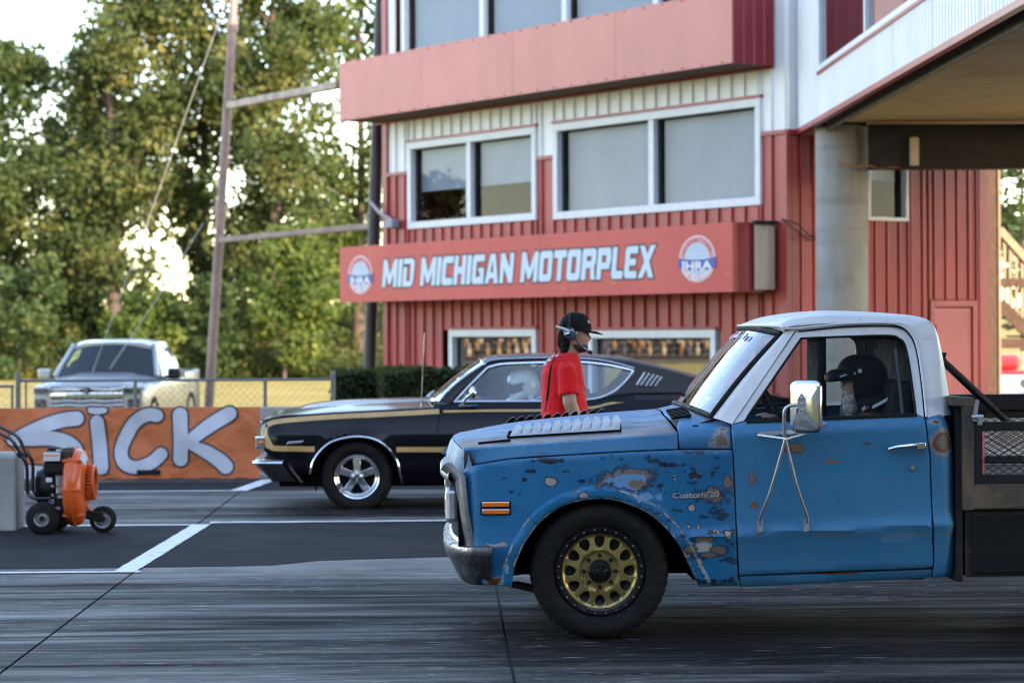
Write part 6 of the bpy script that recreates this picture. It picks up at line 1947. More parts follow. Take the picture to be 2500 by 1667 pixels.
MB().tube([(KW.x+1.9, KY0+0.34, 0.35), (KW.x+1.95, KY0+0.36, 1.28), (KW.x+1.95, 2*KYC-KY0-0.36, 1.28), (KW.x+1.95, 2*KYC-KY0-0.34, 0.35)], 0.022, 8).build("roll_bar", M_ALU, car)
# wheels
def car_wheel():
    Rt, Wd = 0.3275, 0.22; c0 = (KW.x, KW.y, KW.z)
    w = MB().lathe([(0.045, 0.150), (0.012, 0.165), (0.004, 0.178), (0.010, 0.185), (-0.004, 0.196), (-0.008, 0.205), (0.004, 0.211), (0.02, 0.212)], c0, (0, 1, 0), 64)
    wo = w.build("wheel", M_CHROME, car, smooth=40)
    sp_ = MB()
    for k in range(5):
        a = 2*math.pi*k/5 + R(90)
        d = Vector((math.cos(a), 0, math.sin(a))); s_ = Vector((-math.sin(a), 0, math.cos(a)))
        pl = [(0.045, -0.032), (0.09, -0.030), (0.125, -0.034), (0.160, -0.030), (0.160, 0.030), (0.125, 0.034), (0.09, 0.030), (0.045, 0.032)]
        c = Vector(c0)
        sp_.prism(pl, lambda r_, t_: c + d*r_ + s_*t_ + Vector((0, 0.020 + 0.12*max(0, r_-0.05)*0.3, 0)), lambda r_, t_: c + d*r_*0.98 + s_*t_*1.1 + Vector((0, 0.055, 0)))
    sp_.lathe([(0.0, 0.0), (0.0, 0.03), (0.012, 0.036), (0.016, 0.055), (0.05, 0.058)], c0, (0, 1, 0), 32)
    sp_.build("spider", M_CHROME, wo, smooth=35, bevel=0.003)
    MB().lathe([(0.06, 0.0), (0.06, 0.165)], c0, (0, 1, 0), 32).build("brake_disc", M_UNDER, wo)
    for k in range(5):
        a = 2*math.pi*(k+.5)/5+R(90)
        MB().cyl((c0[0]+0.052*math.cos(a), c0[1]-0.005, c0[2]+0.052*math.sin(a)), (c0[0]+0.052*math.cos(a), c0[1]+0.03, c0[2]+0.052*math.sin(a)), 0.011, n=8).build("lug_nut", M_CHROME, wo)
    prof = [(0.02, 0.208), (-0.004, 0.218), (-0.022, 0.245), (-0.026, 0.275), (-0.012, 0.302), (0.010, 0.318), (0.035, Rt), (Wd-0.035, Rt), (Wd, 0.31), (Wd+0.01, 0.26), (Wd-0.02, 0.21)]
    MB().lathe(prof, c0, (0, 1, 0), 72).build("tyre", M_TYRE, wo, smooth=40)
    return wo
kw = car_wheel()
def kplace(M):
    base = Matrix.Translation(wloc(car)); c = kw.copy(); COL.objects.link(c); c.parent = car
    c.matrix_local = base.inverted() @ M @ base
    for ch in kw.children:
        d = ch.copy(); COL.objects.link(d); d.parent = c
fl = Matrix.Translation((KW.x, KYC, 0)) @ Matrix.Rotation(math.pi, 4, 'Z') @ Matrix.Translation((-KW.x, -KYC, 0))
kplace(fl); kplace(Matrix.Translation((2.95, 0, 0))); kplace(Matrix.Translation((2.95, 0, 0)) @ fl)
# ================================================================== barrier wall and banner
BYF_ = 26.95
bar = thing("barrier_wall", (0, BYF_+0.3, 0), "long low concrete barrier wall behind the far lane", "barrier")
def jersey(x0, x1):
    pr = [(0, 0), (0, 0.07), (0.05, 0.10), (0.16, 0.30), (0.21, 0.80), (0.37, 0.80), (0.42, 0.30), (0.53, 0.10), (0.58, 0.07), (0.58, 0)]
    n = len(pr); m = MB()
    m.add([(x0, BYF_+a, b-0.02) for a, b in pr] + [(x1, BYF_+a, b-0.02) for a, b in pr], [(i, i+1, n+i+1, n+i) for i in range(n-1)] + [tuple(range(n)), tuple(range(n, 2*n))])
    m.build("barrier_segment", M_CONC, bar, smooth=0, bevel=0.015)
for k in range(-6, 8): jersey(-2.32+k*3.05, -2.32+(k+1)*3.05-0.02)
# banner hung on the face
def wr(x, z):
    """how far the cloth stands off its plane"""
    return 0.02*abs(math.sin(x*2.3 + z*3.0 + 0.6))**3 + 0.012*math.sin(x*7.0 + z*5.0) + 0.010*math.sin(x*3.1 - z*9.0 + 1.0) + 0.006*math.sin(x*17+z*13) + 0.02*mnoise.noise(Vector((x*1.3, z*2.0, 0)))
BNL, BNR = -8.5, at(635, 1080, BYF_-0.03).x
bz0, bz1 = at(400, 1168, BYF_).z, at(400, 994, BYF_).z
def BP(x, z, o=0.0): return Vector((x, BYF_ - 0.035 - wr(x, z) - o, z))
ban = thing("banner", (-5.5, BYF_-0.03, bz0), "orange cloth banner with white hand-drawn letters on the barrier wall", "banner")
M_BAN = NT("orange_banner_cloth"); _v = M_BAN.coord()
_n = M_BAN.noise(1.2, 5, 0.6, _v)
M_BAN.p(color=M_BAN.ramp(_n, [(0.3, (0.44, 0.105, 0.032)), (0.7, (0.53, 0.155, 0.055))]), rough=0.55, spec=0.4); M_BAN.bump(M_BAN.noise(2.6, 5, 0.6, _v, 1.2), 0.8, 0.06); M_BAN = M_BAN.m
NXB = 160
rows = [[BP(lerp(BNL, BNR, i/NXB), lerp(bz0, bz1, j/16) + (0.012*math.sin(i*0.7) if j == 0 else 0)) for i in range(NXB+1)] for j in range(17)]
MB().grid(rows).build("cloth", M_BAN, ban, smooth=80)
M_BW = simple("banner_white", (0.43, 0.46, 0.54), 0.55, var=0.08, nscale=1.5); M_BO = simple("banner_outline", (0.03, 0.032, 0.045), 0.6)
def stroke(px, widths, layer):
    """thick brush stroke through source pixels, laid on the cloth"""
    pts = [at(u, v, BYF_-0.04) for u, v in px]
    pts = spline([(p.x, p.z) for p in pts], 8)
    ws = [interp([(i/(len(widths)-1), w) for i, w in enumerate(widths)], k/(len(pts)-1)) for k in range(len(pts))]
    for nm, ex, off, mat in (("outline", 0.020, 0.010, M_BO), ("letter_stroke", 0.0, 0.015, M_BW)):
        L = []; Rr = []
        for i, p in enumerate(pts):
            a = pts[max(0, i-1)]; b = pts[min(len(pts)-1, i+1)]
            tx, tz = b[0]-a[0], b[1]-a[1]; l = math.hypot(tx, tz) or 1; nx, nz = -tz/l, tx/l
            w = ws[i]/2 + ex
            L.append((p[0]+nx*w, p[1]+nz*w)); Rr.append((p[0]-nx*w, p[1]-nz*w))
        def cap(c, q, w, d):
            a0 = math.atan2(q[1]-c[1], q[0]-c[0])
            return [(c[0]+w*math.cos(a0+d*math.pi*k/10), c[1]+w*math.sin(a0+d*math.pi*k/10)) for k in range(1, 10)]
        m = MB(); o = off + layer*0.0011
        m.grid([[BP(*l, o), BP(*r, o)] for l, r in zip(L, Rr)])
        for c, q, w, d in ((pts[0], L[0], ws[0]/2+ex, 1), (pts[-1], Rr[-1], ws[-1]/2+ex, 1)):
            arc = cap(c, q, w, d); vs = [q] + arc + [(2*c[0]-q[0], 2*c[1]-q[1])]
            m.add([BP(*p, o) for p in vs] , [tuple(range(len(vs)))])
        m.build(nm, mat, ban, smooth=0, normals=False)
W_ = 0.158
stroke([(188, 1021), (150, 1026), (105, 1040), (60, 1060), (30, 1075)], [W_, W_, W_*0.95, W_*0.9, W_*0.7], 0)
stroke([(30, 1075), (80, 1070), (130, 1070), (165, 1080), (185, 1100), (180, 1130), (150, 1150), (100, 1154), (50, 1150)], [W_*0.7, W_, W_, W_, W_, W_, W_, W_, W_], 1)
stroke([(238, 1030), (243, 1080), (248, 1140)], [W_*0.95, W_*0.98, W_], 0)
stroke([(222, 1001), (239, 1003), (256, 1001)], [0.06, 0.075, 0.06], 0)
stroke([(383, 1014), (360, 1012), (330, 1030), (308, 1065), (296, 1100), (305, 1130), (335, 1140), (370, 1128), (393, 1108)], [W_*0.9]*9, 0)
stroke([(440, 1012), (442, 1070), (441, 1120)], [W_]*3, 0)
stroke([(560, 1009), (510, 1040), (462, 1076), (440, 1088)], [W_, W_, W_*0.8, W_*0.3], 1)
stroke([(452, 1080), (500, 1100), (535, 1122), (552, 1138)], [W_*0.5, W_*0.9, W_*1.0, W_*1.0], 2)
# black block standing for the shaded gap under the cloth
p = at(363, 1167, BYF_-0.06)
MB().box(p.x-0.13, p.x+0.13, BYF_-0.09, BYF_-0.03, 0.05, 0.10).build("gap_shade", M_RUB, ban, smooth=0, bevel=0.01)

# ================================================================== chain link fence
M_GALV = simple("dark_galvanised", (0.11, 0.13, 0.13), 0.5, 0.5)
FY = 28.3; fz = 1.57 - (919-818)*FY/FPX - 0.02
fence = thing("chain_link_fence", (-4, FY, -0.4), "low chain link fence behind the barrier wall", "fence")
fxs = [at(u, 900, FY).x for u in (44, 330, 647, 813)]
for i, x in enumerate(fxs):
    r_ = 0.03 if i in (0, 3) else 0.022
    MB().cyl((x, FY, -0.4), (x, FY, fz + (0.10 if i in (0, 3) else 0.0)), r_, n=10).build("post", M_GALV, fence)
MB().cyl((fxs[0], FY, fz), (fxs[3], FY, fz), 0.016, n=8).build("top_rail", M_GALV, fence)
gx_ = at(0, 900, FY).x - 3
MB().cyl((gx_, FY, fz-0.06), (fxs[0]-0.05, FY, fz-0.06), 0.016, n=8).build("gate_rail", M_GALV, fence)
MB().cyl((fxs[0]-0.07, FY, -0.3), (fxs[0]-0.07, FY, fz-0.06), 0.016, n=8).build("gate_stile", M_GALV, fence)
MB().cyl((fxs[0]+0.09, FY, -0.3), (fxs[0]+0.09, FY, fz), 0.012, n=8).build("brace_post", M_GALV, fence)
lk = MB(); st_ = 0.085; x = gx_
zz0, zz1 = 0.10, fz-0.02
while x < fxs[3]:
    for sg in (1, -1):
        L = (zz1-zz0)
        x0, x1 = (x, x+L) if sg > 0 else (x+L, x)
        if max(x0, x1) > fxs[3]: continue
        lk.bar((x0, FY+0.004*sg, zz0), (x1, FY+0.004*sg, zz1), 0.0032, 0.0032, up=(0, 1, 0))
    x += st_
o = lk.build("wire_mesh", simple("fence_wire", (0.30, 0.31, 0.30), 0.5, 0.4), fence, smooth=0, normals=False); o["kind"] = "stuff"

# ================================================================== pole frame and guy wires
M_PIPE = simple("brown_pole", (0.20, 0.135, 0.12), 0.5, 0.2, var=0.25, nscale=2)
M_PDARK = simple("dark_post", (0.030, 0.028, 0.032), 0.5, 0.3)
b_, t_ = at(510, 990, 48.8), at(574, -40, 48.8)
pole = thing("leaning_pole", (b_.x, b_.y, -0.4), "tall brown steel pole leaning right behind the fence", "pole")
d_ = (t_-b_)/(t_.z-b_.z)
q0 = b_ + d_*(-0.4-b_.z); q1 = t_ + d_*2.5
MB().tube([q0, q0.lerp(q1, .5), q1], [0.100, 0.090, 0.080], 14).build("pipe", M_PIPE, pole)
for f_ in (0.38, 0.70):
    c_ = q0.lerp(q1, f_); MB().cyl(c_, c_+d_*0.25, 0.115, n=14).build("coupling", M_PIPE, pole)
b2, t2 = at(903, 905, 43.9), at(933, -40, 43.9)
post = thing("dark_post", (b2.x, b2.y, -0.4), "dark steel post standing at the far end of the tower", "post")
d2 = (t2-b2)/(t2.z-b2.z)
MB().tube([b2 + d2*(-0.4-b2.z), t2 + d2*1.5], 0.115, 14).build("pipe", M_PDARK, post)
arm1 = thing("cross_arm", at(570, 258, 48.5), "upper wooden cross arm joining the leaning pole to the fascia", "beam", "cross arms on the leaning pole")
MB().bar(at(560, 258, 48.6), at(830, 207, 43.6), 0.14, 0.14).build("timber", M_PIPE, arm1, smooth=0, bevel=0.01)
arm2 = thing("cross_arm", at(540, 584, 48.5), "lower cross arm joining the leaning pole to the dark post", "beam", "cross arms on the leaning pole")
MB().bar(at(538, 586, 48.6), at(906, 552, 44.0), 0.10, 0.11).build("timber", M_PIPE, arm2, smooth=0, bevel=0.01)
M_WIRE = simple("steel_wire", (0.45, 0.42, 0.36), 0.5, 0.6)
for (a, b, l) in (((553, 0, 48.0), (205, 965, 41.5), "long guy wire from the top of the leaning pole past the silver pickup"), ((486, 560, 47.5), (268, 900, 42.2), "short guy wire ending on the silver pickup's roof line")):
    w = thing("guy_wire", at(*b), l, "wire", "guy wires of the leaning pole")
    A, B = at(*a), at(*b)
    MB().tube([A + (A-B)*0.05, A.lerp(B, .5)+Vector((0, 0, -0.06)), B], 0.0065, 6).build("strand", M_WIRE, w)

# ================================================================== concrete block at the left edge
p = gnd(46, 1297); 
blk = thing("concrete_block", (p.x-0.6, p.y+0.2, 0), "grey concrete block cut off by the left border", "block")
hh = at(46, 1106, p.y).z
pr = [(0, 0), (0.0, hh-0.03), (0.03, hh), (0.37, hh), (0.40, hh-0.03), (0.40, 0)]
MB().prism([(a, b) for a, b in pr], lambda a, b: Vector((p.x-1.6, p.y+a, b)), lambda a, b: Vector((p.x-0.02, p.y+a, b))).build("block_body", M_CONC, blk, smooth=0, bevel=0.02)

# ================================================================== walk-behind blower
WY = 19.35
bw = thing("wheeled_blower", (at(150, 1290, WY).x, WY+0.2, 0), "orange walk-behind leaf blower with black engine parked on the asphalt", "blower")
def bp(u, v, dy=0.0): return at(u, v, WY+dy)
ORG = NT("orange_plastic"); ORG.p(color=ORG.ramp(ORG.noise(4, 4), [(0.3, (0.58, 0.085, 0.012)), (0.7, (0.70, 0.125, 0.02))]), rough=0.33, coat=0.2); ORG = ORG.m
M_EBLK = simple("engine_black", (0.006, 0.006, 0.007), 0.5, var=0.3, spec=0.3); M_ESIL = simple("cast_aluminium", (0.36, 0.37, 0.38), 0.45, 0.7, var=0.3, nscale=20)
cw_ = bp(188, 1186, 0.25); x0, x1 = bp(165, 1190, .25).x, bp(211, 1190, .25).x
# snail housing: axis along x, spiral radius
rows = []
for i in range(49):
    a = 2*math.pi*i/48
    rr = 0.275 + 0.055*(i/48)
    ca, sa = math.cos(a-1.9), math.sin(a-1.9)
    r_ = []
    for (fx, fr) in ((0.0, 0.35), (0.0, 0.86), (0.10, 0.965), (0.30, 1.0), (0.46, 1.0), (0.48, 1.045), (0.52, 1.045), (0.54, 1.0), (0.72, 0.985), (0.92, 0.93), (1.0, 0.82), (1.0, 0.40)):
        r_.append((lerp(x0, x1, fx), cw_.y + rr*fr*ca, cw_.z + rr*fr*sa))
    rows.append(r_)
hs_ = MB().grid(rows).build("fan_housing", ORG, bw, smooth=45)
for zz in (1121, 1190, 1253):
    q = bp(188, zz, 0.25); h_ = math.sqrt(max(0.01, 0.31**2-(q.z-cw_.z)**2))
    MB().box(x0-0.008, x1+0.008, cw_.y-h_-0.012, cw_.y-h_+0.05, q.z-0.012, q.z+0.012).build("rib", ORG, hs_, smooth=0, bevel=0.004)
ic = bp(222, 1177, 0.25); i0, i1 = bp(209, 1177, .25).x, bp(234, 1177, .25).x; ri = 0.138
for k in range(22):      # slotted intake ring
    x = lerp(i0, i1-0.03, k/21)
rg_ = MB(); rg_.lathe([(0, ri), (0.02, ri+0.006), (0.03, ri), (0.03, ri-0.03), (0, ri-0.03), (0, ri)], (i1-0.03, ic.y, ic.z), (1, 0, 0), 36); rg_.lathe([(0, ri+0.01), (0.012, ri)], (i0, ic.y, ic.z), (1, 0, 0), 36)
rg_.build("intake_ring", ORG, hs_)
for k in range(30):
    a = 2*math.pi*k/30
    q = Vector((0, math.cos(a)*ri, math.sin(a)*ri))
    MB().bar(Vector((i0-0.01, ic.y, ic.z))+q, Vector((i1-0.02, ic.y, ic.z))+q, 0.010, 0.012).build("slat", ORG, hs_, smooth=0)
MB().lathe([(0, 0.0), (0.0, ri-0.02)], (i0+0.03, ic.y, ic.z), (1, 0, 0), 24).build("impeller", M_EBLK, hs_)
MB().obox(bp(205, 1118, 0.0), (0.02, 0, -0.03), (0, 0.004, 0), (0.012, 0, 0.03)).build("warning_label", M_EW, hs_, smooth=0)
# engine
eng = MB().box(bp(95, 0, 0).x, bp(163, 0, 0).x, WY+0.06, WY+0.46, bp(0, 1160).z, bp(0, 1128).z).build("engine", M_EBLK, bw, smooth=0, bevel=0.02)
MB().box(bp(95, 0).x, bp(150, 0).x, WY+0.04, WY+0.44, bp(0, 1128).z+0.001, bp(0, 1103).z).build("fuel_tank", M_EBLK, eng, smooth=0, bevel=0.025)
MB().box(bp(98, 0).x, bp(139, 0).x, WY+0.028, WY+0.041, bp(0, 1127).z, bp(0, 1105).z).build("tank_label", simple("label_grey", (0.50, 0.52, 0.54), 0.5), eng, smooth=0, bevel=0.004)
MB().box(bp(98, 0).x, bp(137, 0).x, WY+0.025, WY+0.03, bp(0, 1114).z, bp(0, 1111.5).z).build("label_stripe", M_AMBER, eng, smooth=0)
MB().cyl(bp(126, 1103, .2), bp(126, 1092, .2), 0.036, n=16).build("fuel_cap", M_EBLK, eng)
MB().box(bp(139, 0).x, bp(170, 0).x, WY+0.05, WY+0.36, bp(0, 1127).z, bp(0, 1099).z).build("muffler_guard", simple("guard_brown", (0.05, 0.018, 0.015), 0.5), eng, smooth=0, bevel=0.015)
for k in range(7):
    MB().box(bp(143+k*4, 0).x, bp(145+k*4, 0).x, WY+0.06, WY+0.34, bp(0, 1099).z, bp(0, 1096.5).z).build("guard_rib", M_EBLK, eng, smooth=0)
pc_ = bp(108, 1187, 0.25)
MB().lathe([(-0.07, 0.05), (-0.07, 0.13), (-0.03, 0.145), (0.06, 0.15), (0.07, 0.14), (0.07, 0.0)], (pc_.x+0.02, pc_.y, pc_.z), (1, 0, 0), 32).build("recoil_cover", M_EBLK, eng, smooth=40)
for k in range(11):
    q = bp(90, 1165+k*4, 0.10); MB().box(q.x-0.03, q.x+0.02, WY+0.10, WY+0.13, q.z-0.004, q.z+0.004).build("cooling_fin", M_GLBLK, eng, smooth=0)
MB().box(bp(101, 0).x, bp(116, 0).x, WY+0.098, WY+0.104, bp(0, 1179).z, bp(0, 1168).z).build("spec_label", M_EW, eng, smooth=0)
cr = MB().box(bp(124, 0).x, bp(164, 0).x, WY+0.10, WY+0.42, bp(0, 1212).z, bp(0, 1161).z).build("crankcase", M_ESIL, eng, smooth=0, bevel=0.02)
for k in range(5): MB().box(bp(126, 0).x, bp(160, 0).x, WY+0.085, WY+0.10, bp(0, 1166+k*5).z-0.004, bp(0, 1166+k*5).z+0.004).build("fin", M_ESIL, eng, smooth=0)
for u_, v_ in ((128, 1186), (128, 1208), (158, 1208), (152, 1181)): MB().cyl(bp(u_, v_, 0.07), bp(u_, v_, 0.10), 0.012, n=8).build("bolt", M_ESIL, eng)
MB().sphere(bp(159, 1194, 0.05), (0.012, 0.012, 0.022), 10, 8).build("dipstick", simple("yellow_plastic", (0.6, 0.45, 0.02), 0.4), eng)
# chassis
ch = MB().prism([(100, 1219), (164, 1213), (164, 1280), (150, 1284), (138, 1262), (120, 1250), (98, 1232)], lambda u_, v_: bp(u_, v_, 0.10), lambda u_, v_: bp(u_, v_, 0.42)).build("chassis", M_EBLK, bw, smooth=0, bevel=0.008)
for (u_, v_, w_, h_) in ((125.5, 1224, 0.02, 0.016), (141, 1240, 0.018, 0.010)):
    q = bp(u_, v_, 0.09); MB().box(q.x-w_, q.x+w_, q.y, q.y+0.006, q.z-h_, q.z+h_).build("sticker", simple("sticker_pale", (0.42, 0.42, 0.52), 0.5, var=0.3, nscale=60), ch, smooth=0)
q = bp(125.5, 1224, 0.085); MB().box(q.x-0.013, q.x+0.013, q.y, q.y+0.004, q.z-0.004, q.z+0.008).build("sticker_mark", M_EB, ch, smooth=0)
# handles
for k, (du, dv, dy) in enumerate(((0, 0, 0.04), (14, -9, 0.42))):
    pts = [(-30, 1030), (0, 1058), (28, 1073), (50, 1108), (62, 1128), (66, 1150), (66.5, 1195), (72, 1208), (86, 1216), (125, 1216)] if k == 0 else [(-30, 1012), (0, 1041), (42, 1065), (60, 1098), (74, 1115), (80, 1135), (80, 1185), (84, 1201), (96, 1211), (130, 1212)]
    MB().tube([bp(u_, v_, dy) for u_, v_ in spline(pts, 4)], 0.0145, 8).build("handle", M_GLBLK, bw)
    MB().obox(bp(50 if k == 0 else 66, 1109, dy), (0.012, 0, -0.02), (0, 0.012, 0), (0.022, 0, 0.012)).build("clamp", M_EBLK, bw, smooth=0, bevel=0.003)
MB().tube([bp(u_, v_, 0.2) for u_, v_ in spline([(-10, 1060), (10, 1075), (28, 1092), (48, 1118)], 4)], 0.004, 5).build("cable", M_EBLK, bw)
# wheels
def bwheel(u_, v_, dy, r, w, rim, name="wheel"):
    c = bp(u_, v_, dy); c.z = r
    wo = MB().lathe([(w*0.5, 0.0), (w*0.45, rim*0.35), (0.03, rim*0.4), (0.035, rim*0.75), (0.006, rim*0.9), (0.002, rim)], (c.x, c.y, c.z), (0, 1, 0), 28).build(name, M_ESIL, bw)
    pr = [(0.01, rim*0.96), (-0.006, rim*1.1), (-0.004, r*0.82), (0.012, r*0.95), (w*0.3, r), (w*0.7, r), (w-0.012, r*0.95), (w, r*0.8), (w, rim)]
    MB().lathe(pr, (c.x, c.y, c.z), (0, 1, 0), 40).build("tyre", M_TYRE, wo, smooth=45)
    MB().cyl((c.x, c.y-0.006, c.z), (c.x, c.y+0.05, c.z), rim*0.28, n=12).build("hub", M_EBLK, wo)
bwheel(101, 1266, -0.04, 0.131, 0.11, 0.060); bwheel(134, 1262, 0.44, 0.131, 0.11, 0.060)
bwheel(250, 1263, 0.17, 0.107, 0.07, 0.068, "front_wheel")
fk = MB().bar(bp(210, 1255, 0.155), bp(250, 1263, 0.155), 0.012, 0.075).build("fork", M_EBLK, bw, smooth=0, bevel=0.01)
MB().tube([bp(213, 1235, .2), bp(226, 1250, .2)], 0.016, 8).build("fork_tube", ORG, bw)

# ================================================================== timber stairs, fence and vehicle at the right border
M_TIMB = simple("brown_timber", (0.055, 0.026, 0.014), 0.75, var=0.3, streak=(8, 8, 1), bump=0.2, bscale=30)
M_PALE = simple("pale_timber", (0.24, 0.20, 0.135), 0.8, var=0.25, streak=(6, 6, 1))  # pale boards; also colours the post's painted lit side
sy_ = 39.5
stp = thing("timber_staircase", at(2440, 900, sy_), "timber staircase with slatted railing right of the tower", "staircase")
a, b = at(2405, 800, sy_), at(2440, 800, sy_)
MB().box(a.x, b.x, sy_, sy_+0.28, -0.4, 5.2).build("post", M_TIMB, stp, smooth=0, bevel=0.01)
MB().box(at(2434, 0, sy_-0.01).x, b.x+0.02, sy_-0.03, sy_-0.002, -0.4, 5.2).build("post_lit_strip", M_PALE, stp, smooth=0)  # pale strip paints in the lit right side of the post
for (u0, v0, u1, v1, w_, h_, m_) in ((2440, 560, 2600, 740, 0.10, 0.12, M_PALE), (2440, 740, 2600, 905, 0.08, 0.2, M_TIMB), (2395, 690, 2600, 690, 0.1, 0.14, M_TIMB), (2400, 838, 2600, 838, 0.1, 0.16, M_TIMB), (2395, 500, 2440, 500, 0.1, 0.12, M_TIMB)):
    MB().bar(at(u0, v0, sy_+0.4), at(u1, v1, sy_+0.4), w_, h_).build("rail" if m_ is M_PALE else "stringer", m_, stp, smooth=0)
for k in range(8):
    u_ = 2452+k*14.5; v_ = 573+k*16.3
    MB().bar(at(u_, v_, sy_+0.42), at(u_, v_+178, sy_+0.42), 0.05, 0.05, up=(0, 1, 0)).build("baluster", M_PALE, stp, smooth=0)
for k in range(7):
    p0 = at(2448+k*22, 752+k*23, sy_+0.45); MB().box(p0.x-0.16, p0.x+0.16, p0.y, p0.y+1.0, p0.z-0.02, p0.z+0.02).build("tread", M_PALE, stp, smooth=0)
wf = thing("picket_fence", at(2480, 985, 44), "sunlit pale board fence under the staircase at the right border", "fence")
for k in range(16):
    p0 = at(2398+k*12, 985, 44.0); zt = at(2420, 858, 44.0).z
    MB().box(p0.x, p0.x+0.082, 44.0, 44.03, -0.4, zt).build("picket", M_PALE, wf, smooth=0, bevel=0.004)
p0 = at(2398, 900, 44.05); MB().box(p0.x, p0.x+1.6, 44.032, 44.07, p0.z-0.05, p0.z+0.05).build("rail", M_PALE, wf, smooth=0)
# parked red and white vehicle, only its nose in view
vy = 42.0; vc = at(2445, 940, vy)
rv_ = thing("parked_car", (vc.x, vy, -0.4), "red and white parked vehicle glimpsed behind the timber post", "car")
hx = 0.62
MRED = simple("red_car_paint", (0.52, 0.02, 0.03), 0.25, coat=0.6); MWH = simple("white_car_paint", (0.66, 0.66, 0.66), 0.3, coat=0.5)
def vz(v): return at(2445, v, vy).z
MB().box(vc.x-hx, vc.x+hx, vy, vy+3.2, vz(955), vz(915)).build("body", MWH, rv_, smooth=0, bevel=0.05)
MB().box(vc.x-hx+0.02, vc.x+hx-0.02, vy+0.02, vy+3.1, vz(915)+0.002, vz(905)).build("hood", MRED, rv_, smooth=0, bevel=0.02)
MB().box(vc.x-hx+0.06, vc.x+hx-0.06, vy+0.9, vy+2.6, vz(905)+0.002, vz(868)).build("cabin", MRED, rv_, smooth=0, bevel=0.08)
MB().box(vc.x-hx-0.02, vc.x+hx+0.02, vy-0.08, vy+0.1, vz(978), vz(956)).build("bumper", M_CHROME, rv_, smooth=0, bevel=0.02)
for s in (-1, 1):
    MB().cyl((vc.x+s*0.42, vy-0.02, vz(935)), (vc.x+s*0.42, vy+0.05, vz(935)), 0.09, n=18).build("headlight", M_CHROME, rv_)
    MB().box(vc.x+s*0.57-0.03, vc.x+s*0.57+0.03, vy-0.012, vy+0.03, vz(948), vz(922)).build("turn_lamp", M_AMBER, rv_, smooth=0)
    for yy in (vy+0.6, vy+2.5): MB().cyl((vc.x+s*(hx-0.15), yy, -0.1), (vc.x+s*(hx-0.02), yy, -0.1), 0.3, n=20).build("wheel", M_TYRE, rv_)
# ================================================================== people
def skin_mat(name, c1, c2):
    t = NT(name); v = t.coord()
    t.p(color=t.ramp(t.noise(30, 5, 0.6, v), [(0.3, c1), (0.7, c2)]), rough=0.5, sub=0.08, spec=0.4)
    t.b.inputs["Subsurface Radius"].default_value = (0.01, 0.004, 0.002)
    t.bump(t.noise(160, 3), 0.12, 0.002)
    return t.m
def cloth_mat(name, c, var=0.12, rough=0.85):
    t = NT(name); v = t.coord()
    t.p(color=t.ramp(t.noise(5, 4, 0.6, v), [(0.3, tuple(x*(1-var) for x in c)), (0.7, tuple(min(1, x*(1+var)) for x in c))]), rough=rough, sheen=0.1 if max(c) > 0.05 else 0.0, spec=0.2)
    t.bump(t.math('ADD', t.math('MULTIPLY', t.noise(7, 3, 0.5, v, 1.0), 1.0), t.math('MULTIPLY', t.noise(220, 2), 0.04)), 0.35, 0.025)
    return t.m
M_SKIN = skin_mat("skin", (0.33, 0.175, 0.12), (0.42, 0.235, 0.165))
M_HAIR = simple("dark_hair", (0.006, 0.0035, 0.0025), 0.8, spec=0.15, var=0.5, nscale=40, bump=0.6, bscale=90)
M_EYE = simple("eye_white", (0.6, 0.58, 0.55), 0.2); M_LIP = simple("lip", (0.36, 0.14, 0.12), 0.5)

HF = [(0.0, 0.050), (0.012, 0.074), (0.03, 0.083), (0.045, 0.077), (0.055, 0.083), (0.062, 0.078), (0.070, 0.084), (0.082, 0.079), (0.10, 0.080), (0.118, 0.074), (0.132, 0.084), (0.150, 0.088), (0.17, 0.084), (0.20, 0.064), (0.22, 0.036), (0.235, 0.0)]
HB = [(0.0, -0.005), (0.03, 0.03), (0.06, 0.064), (0.09, 0.088), (0.12, 0.101), (0.16, 0.106), (0.19, 0.093), (0.215, 0.062), (0.235, 0.0)]
HWD = [(0.0, 0.030), (0.015, 0.046), (0.04, 0.057), (0.07, 0.064), (0.10, 0.070), (0.13, 0.075), (0.16, 0.076), (0.19, 0.066), (0.215, 0.046), (0.235, 0.0)]
def head_pts(n=44, m=46):
    rows = []
    for j in range(m+1):
        z = 0.235*j/m
        xf, xb, w = sinterp(HF, z), sinterp(HB, z), sinterp(HWD, z)
        r = []
        for i in range(n):
            a = 2*math.pi*i/n
            ca, sa = math.cos(a), math.sin(a)
            y = w*math.copysign(abs(sa)**0.9, sa)
            x = (xf if ca > 0 else xb)*math.copysign(abs(ca)**0.85, ca)
            if ca > 0:
                fr = ca**1.5
                x += 0.028*math.exp(-(y/0.012)**2)*sinterp([(0.078, 0.0), (0.086, 0.85), (0.093, 1.0), (0.105, 0.72), (0.122, 0.35), (0.135, 0.0)], z)*fr
                x += 0.006*math.exp(-((abs(y)-0.014)/0.008)**2)*math.exp(-((z-0.088)/0.006)**2)*fr
                x -= 0.013*math.exp(-((abs(y)-0.032)/0.013)**2)*math.exp(-((z-0.117)/0.010)**2)*fr
                x += 0.005*math.exp(-((abs(y)-0.036)/0.02)**2)*math.exp(-((z-0.092)/0.012)**2)*fr
            r.append(Vector((x, y, z)))
        rows.append(r)
    return rows
def place(origin, yaw, pitch=0.0):
    return Matrix.Translation(origin) @ Matrix.Rotation(yaw, 4, 'Z') @ Matrix.Rotation(pitch, 4, 'Y')
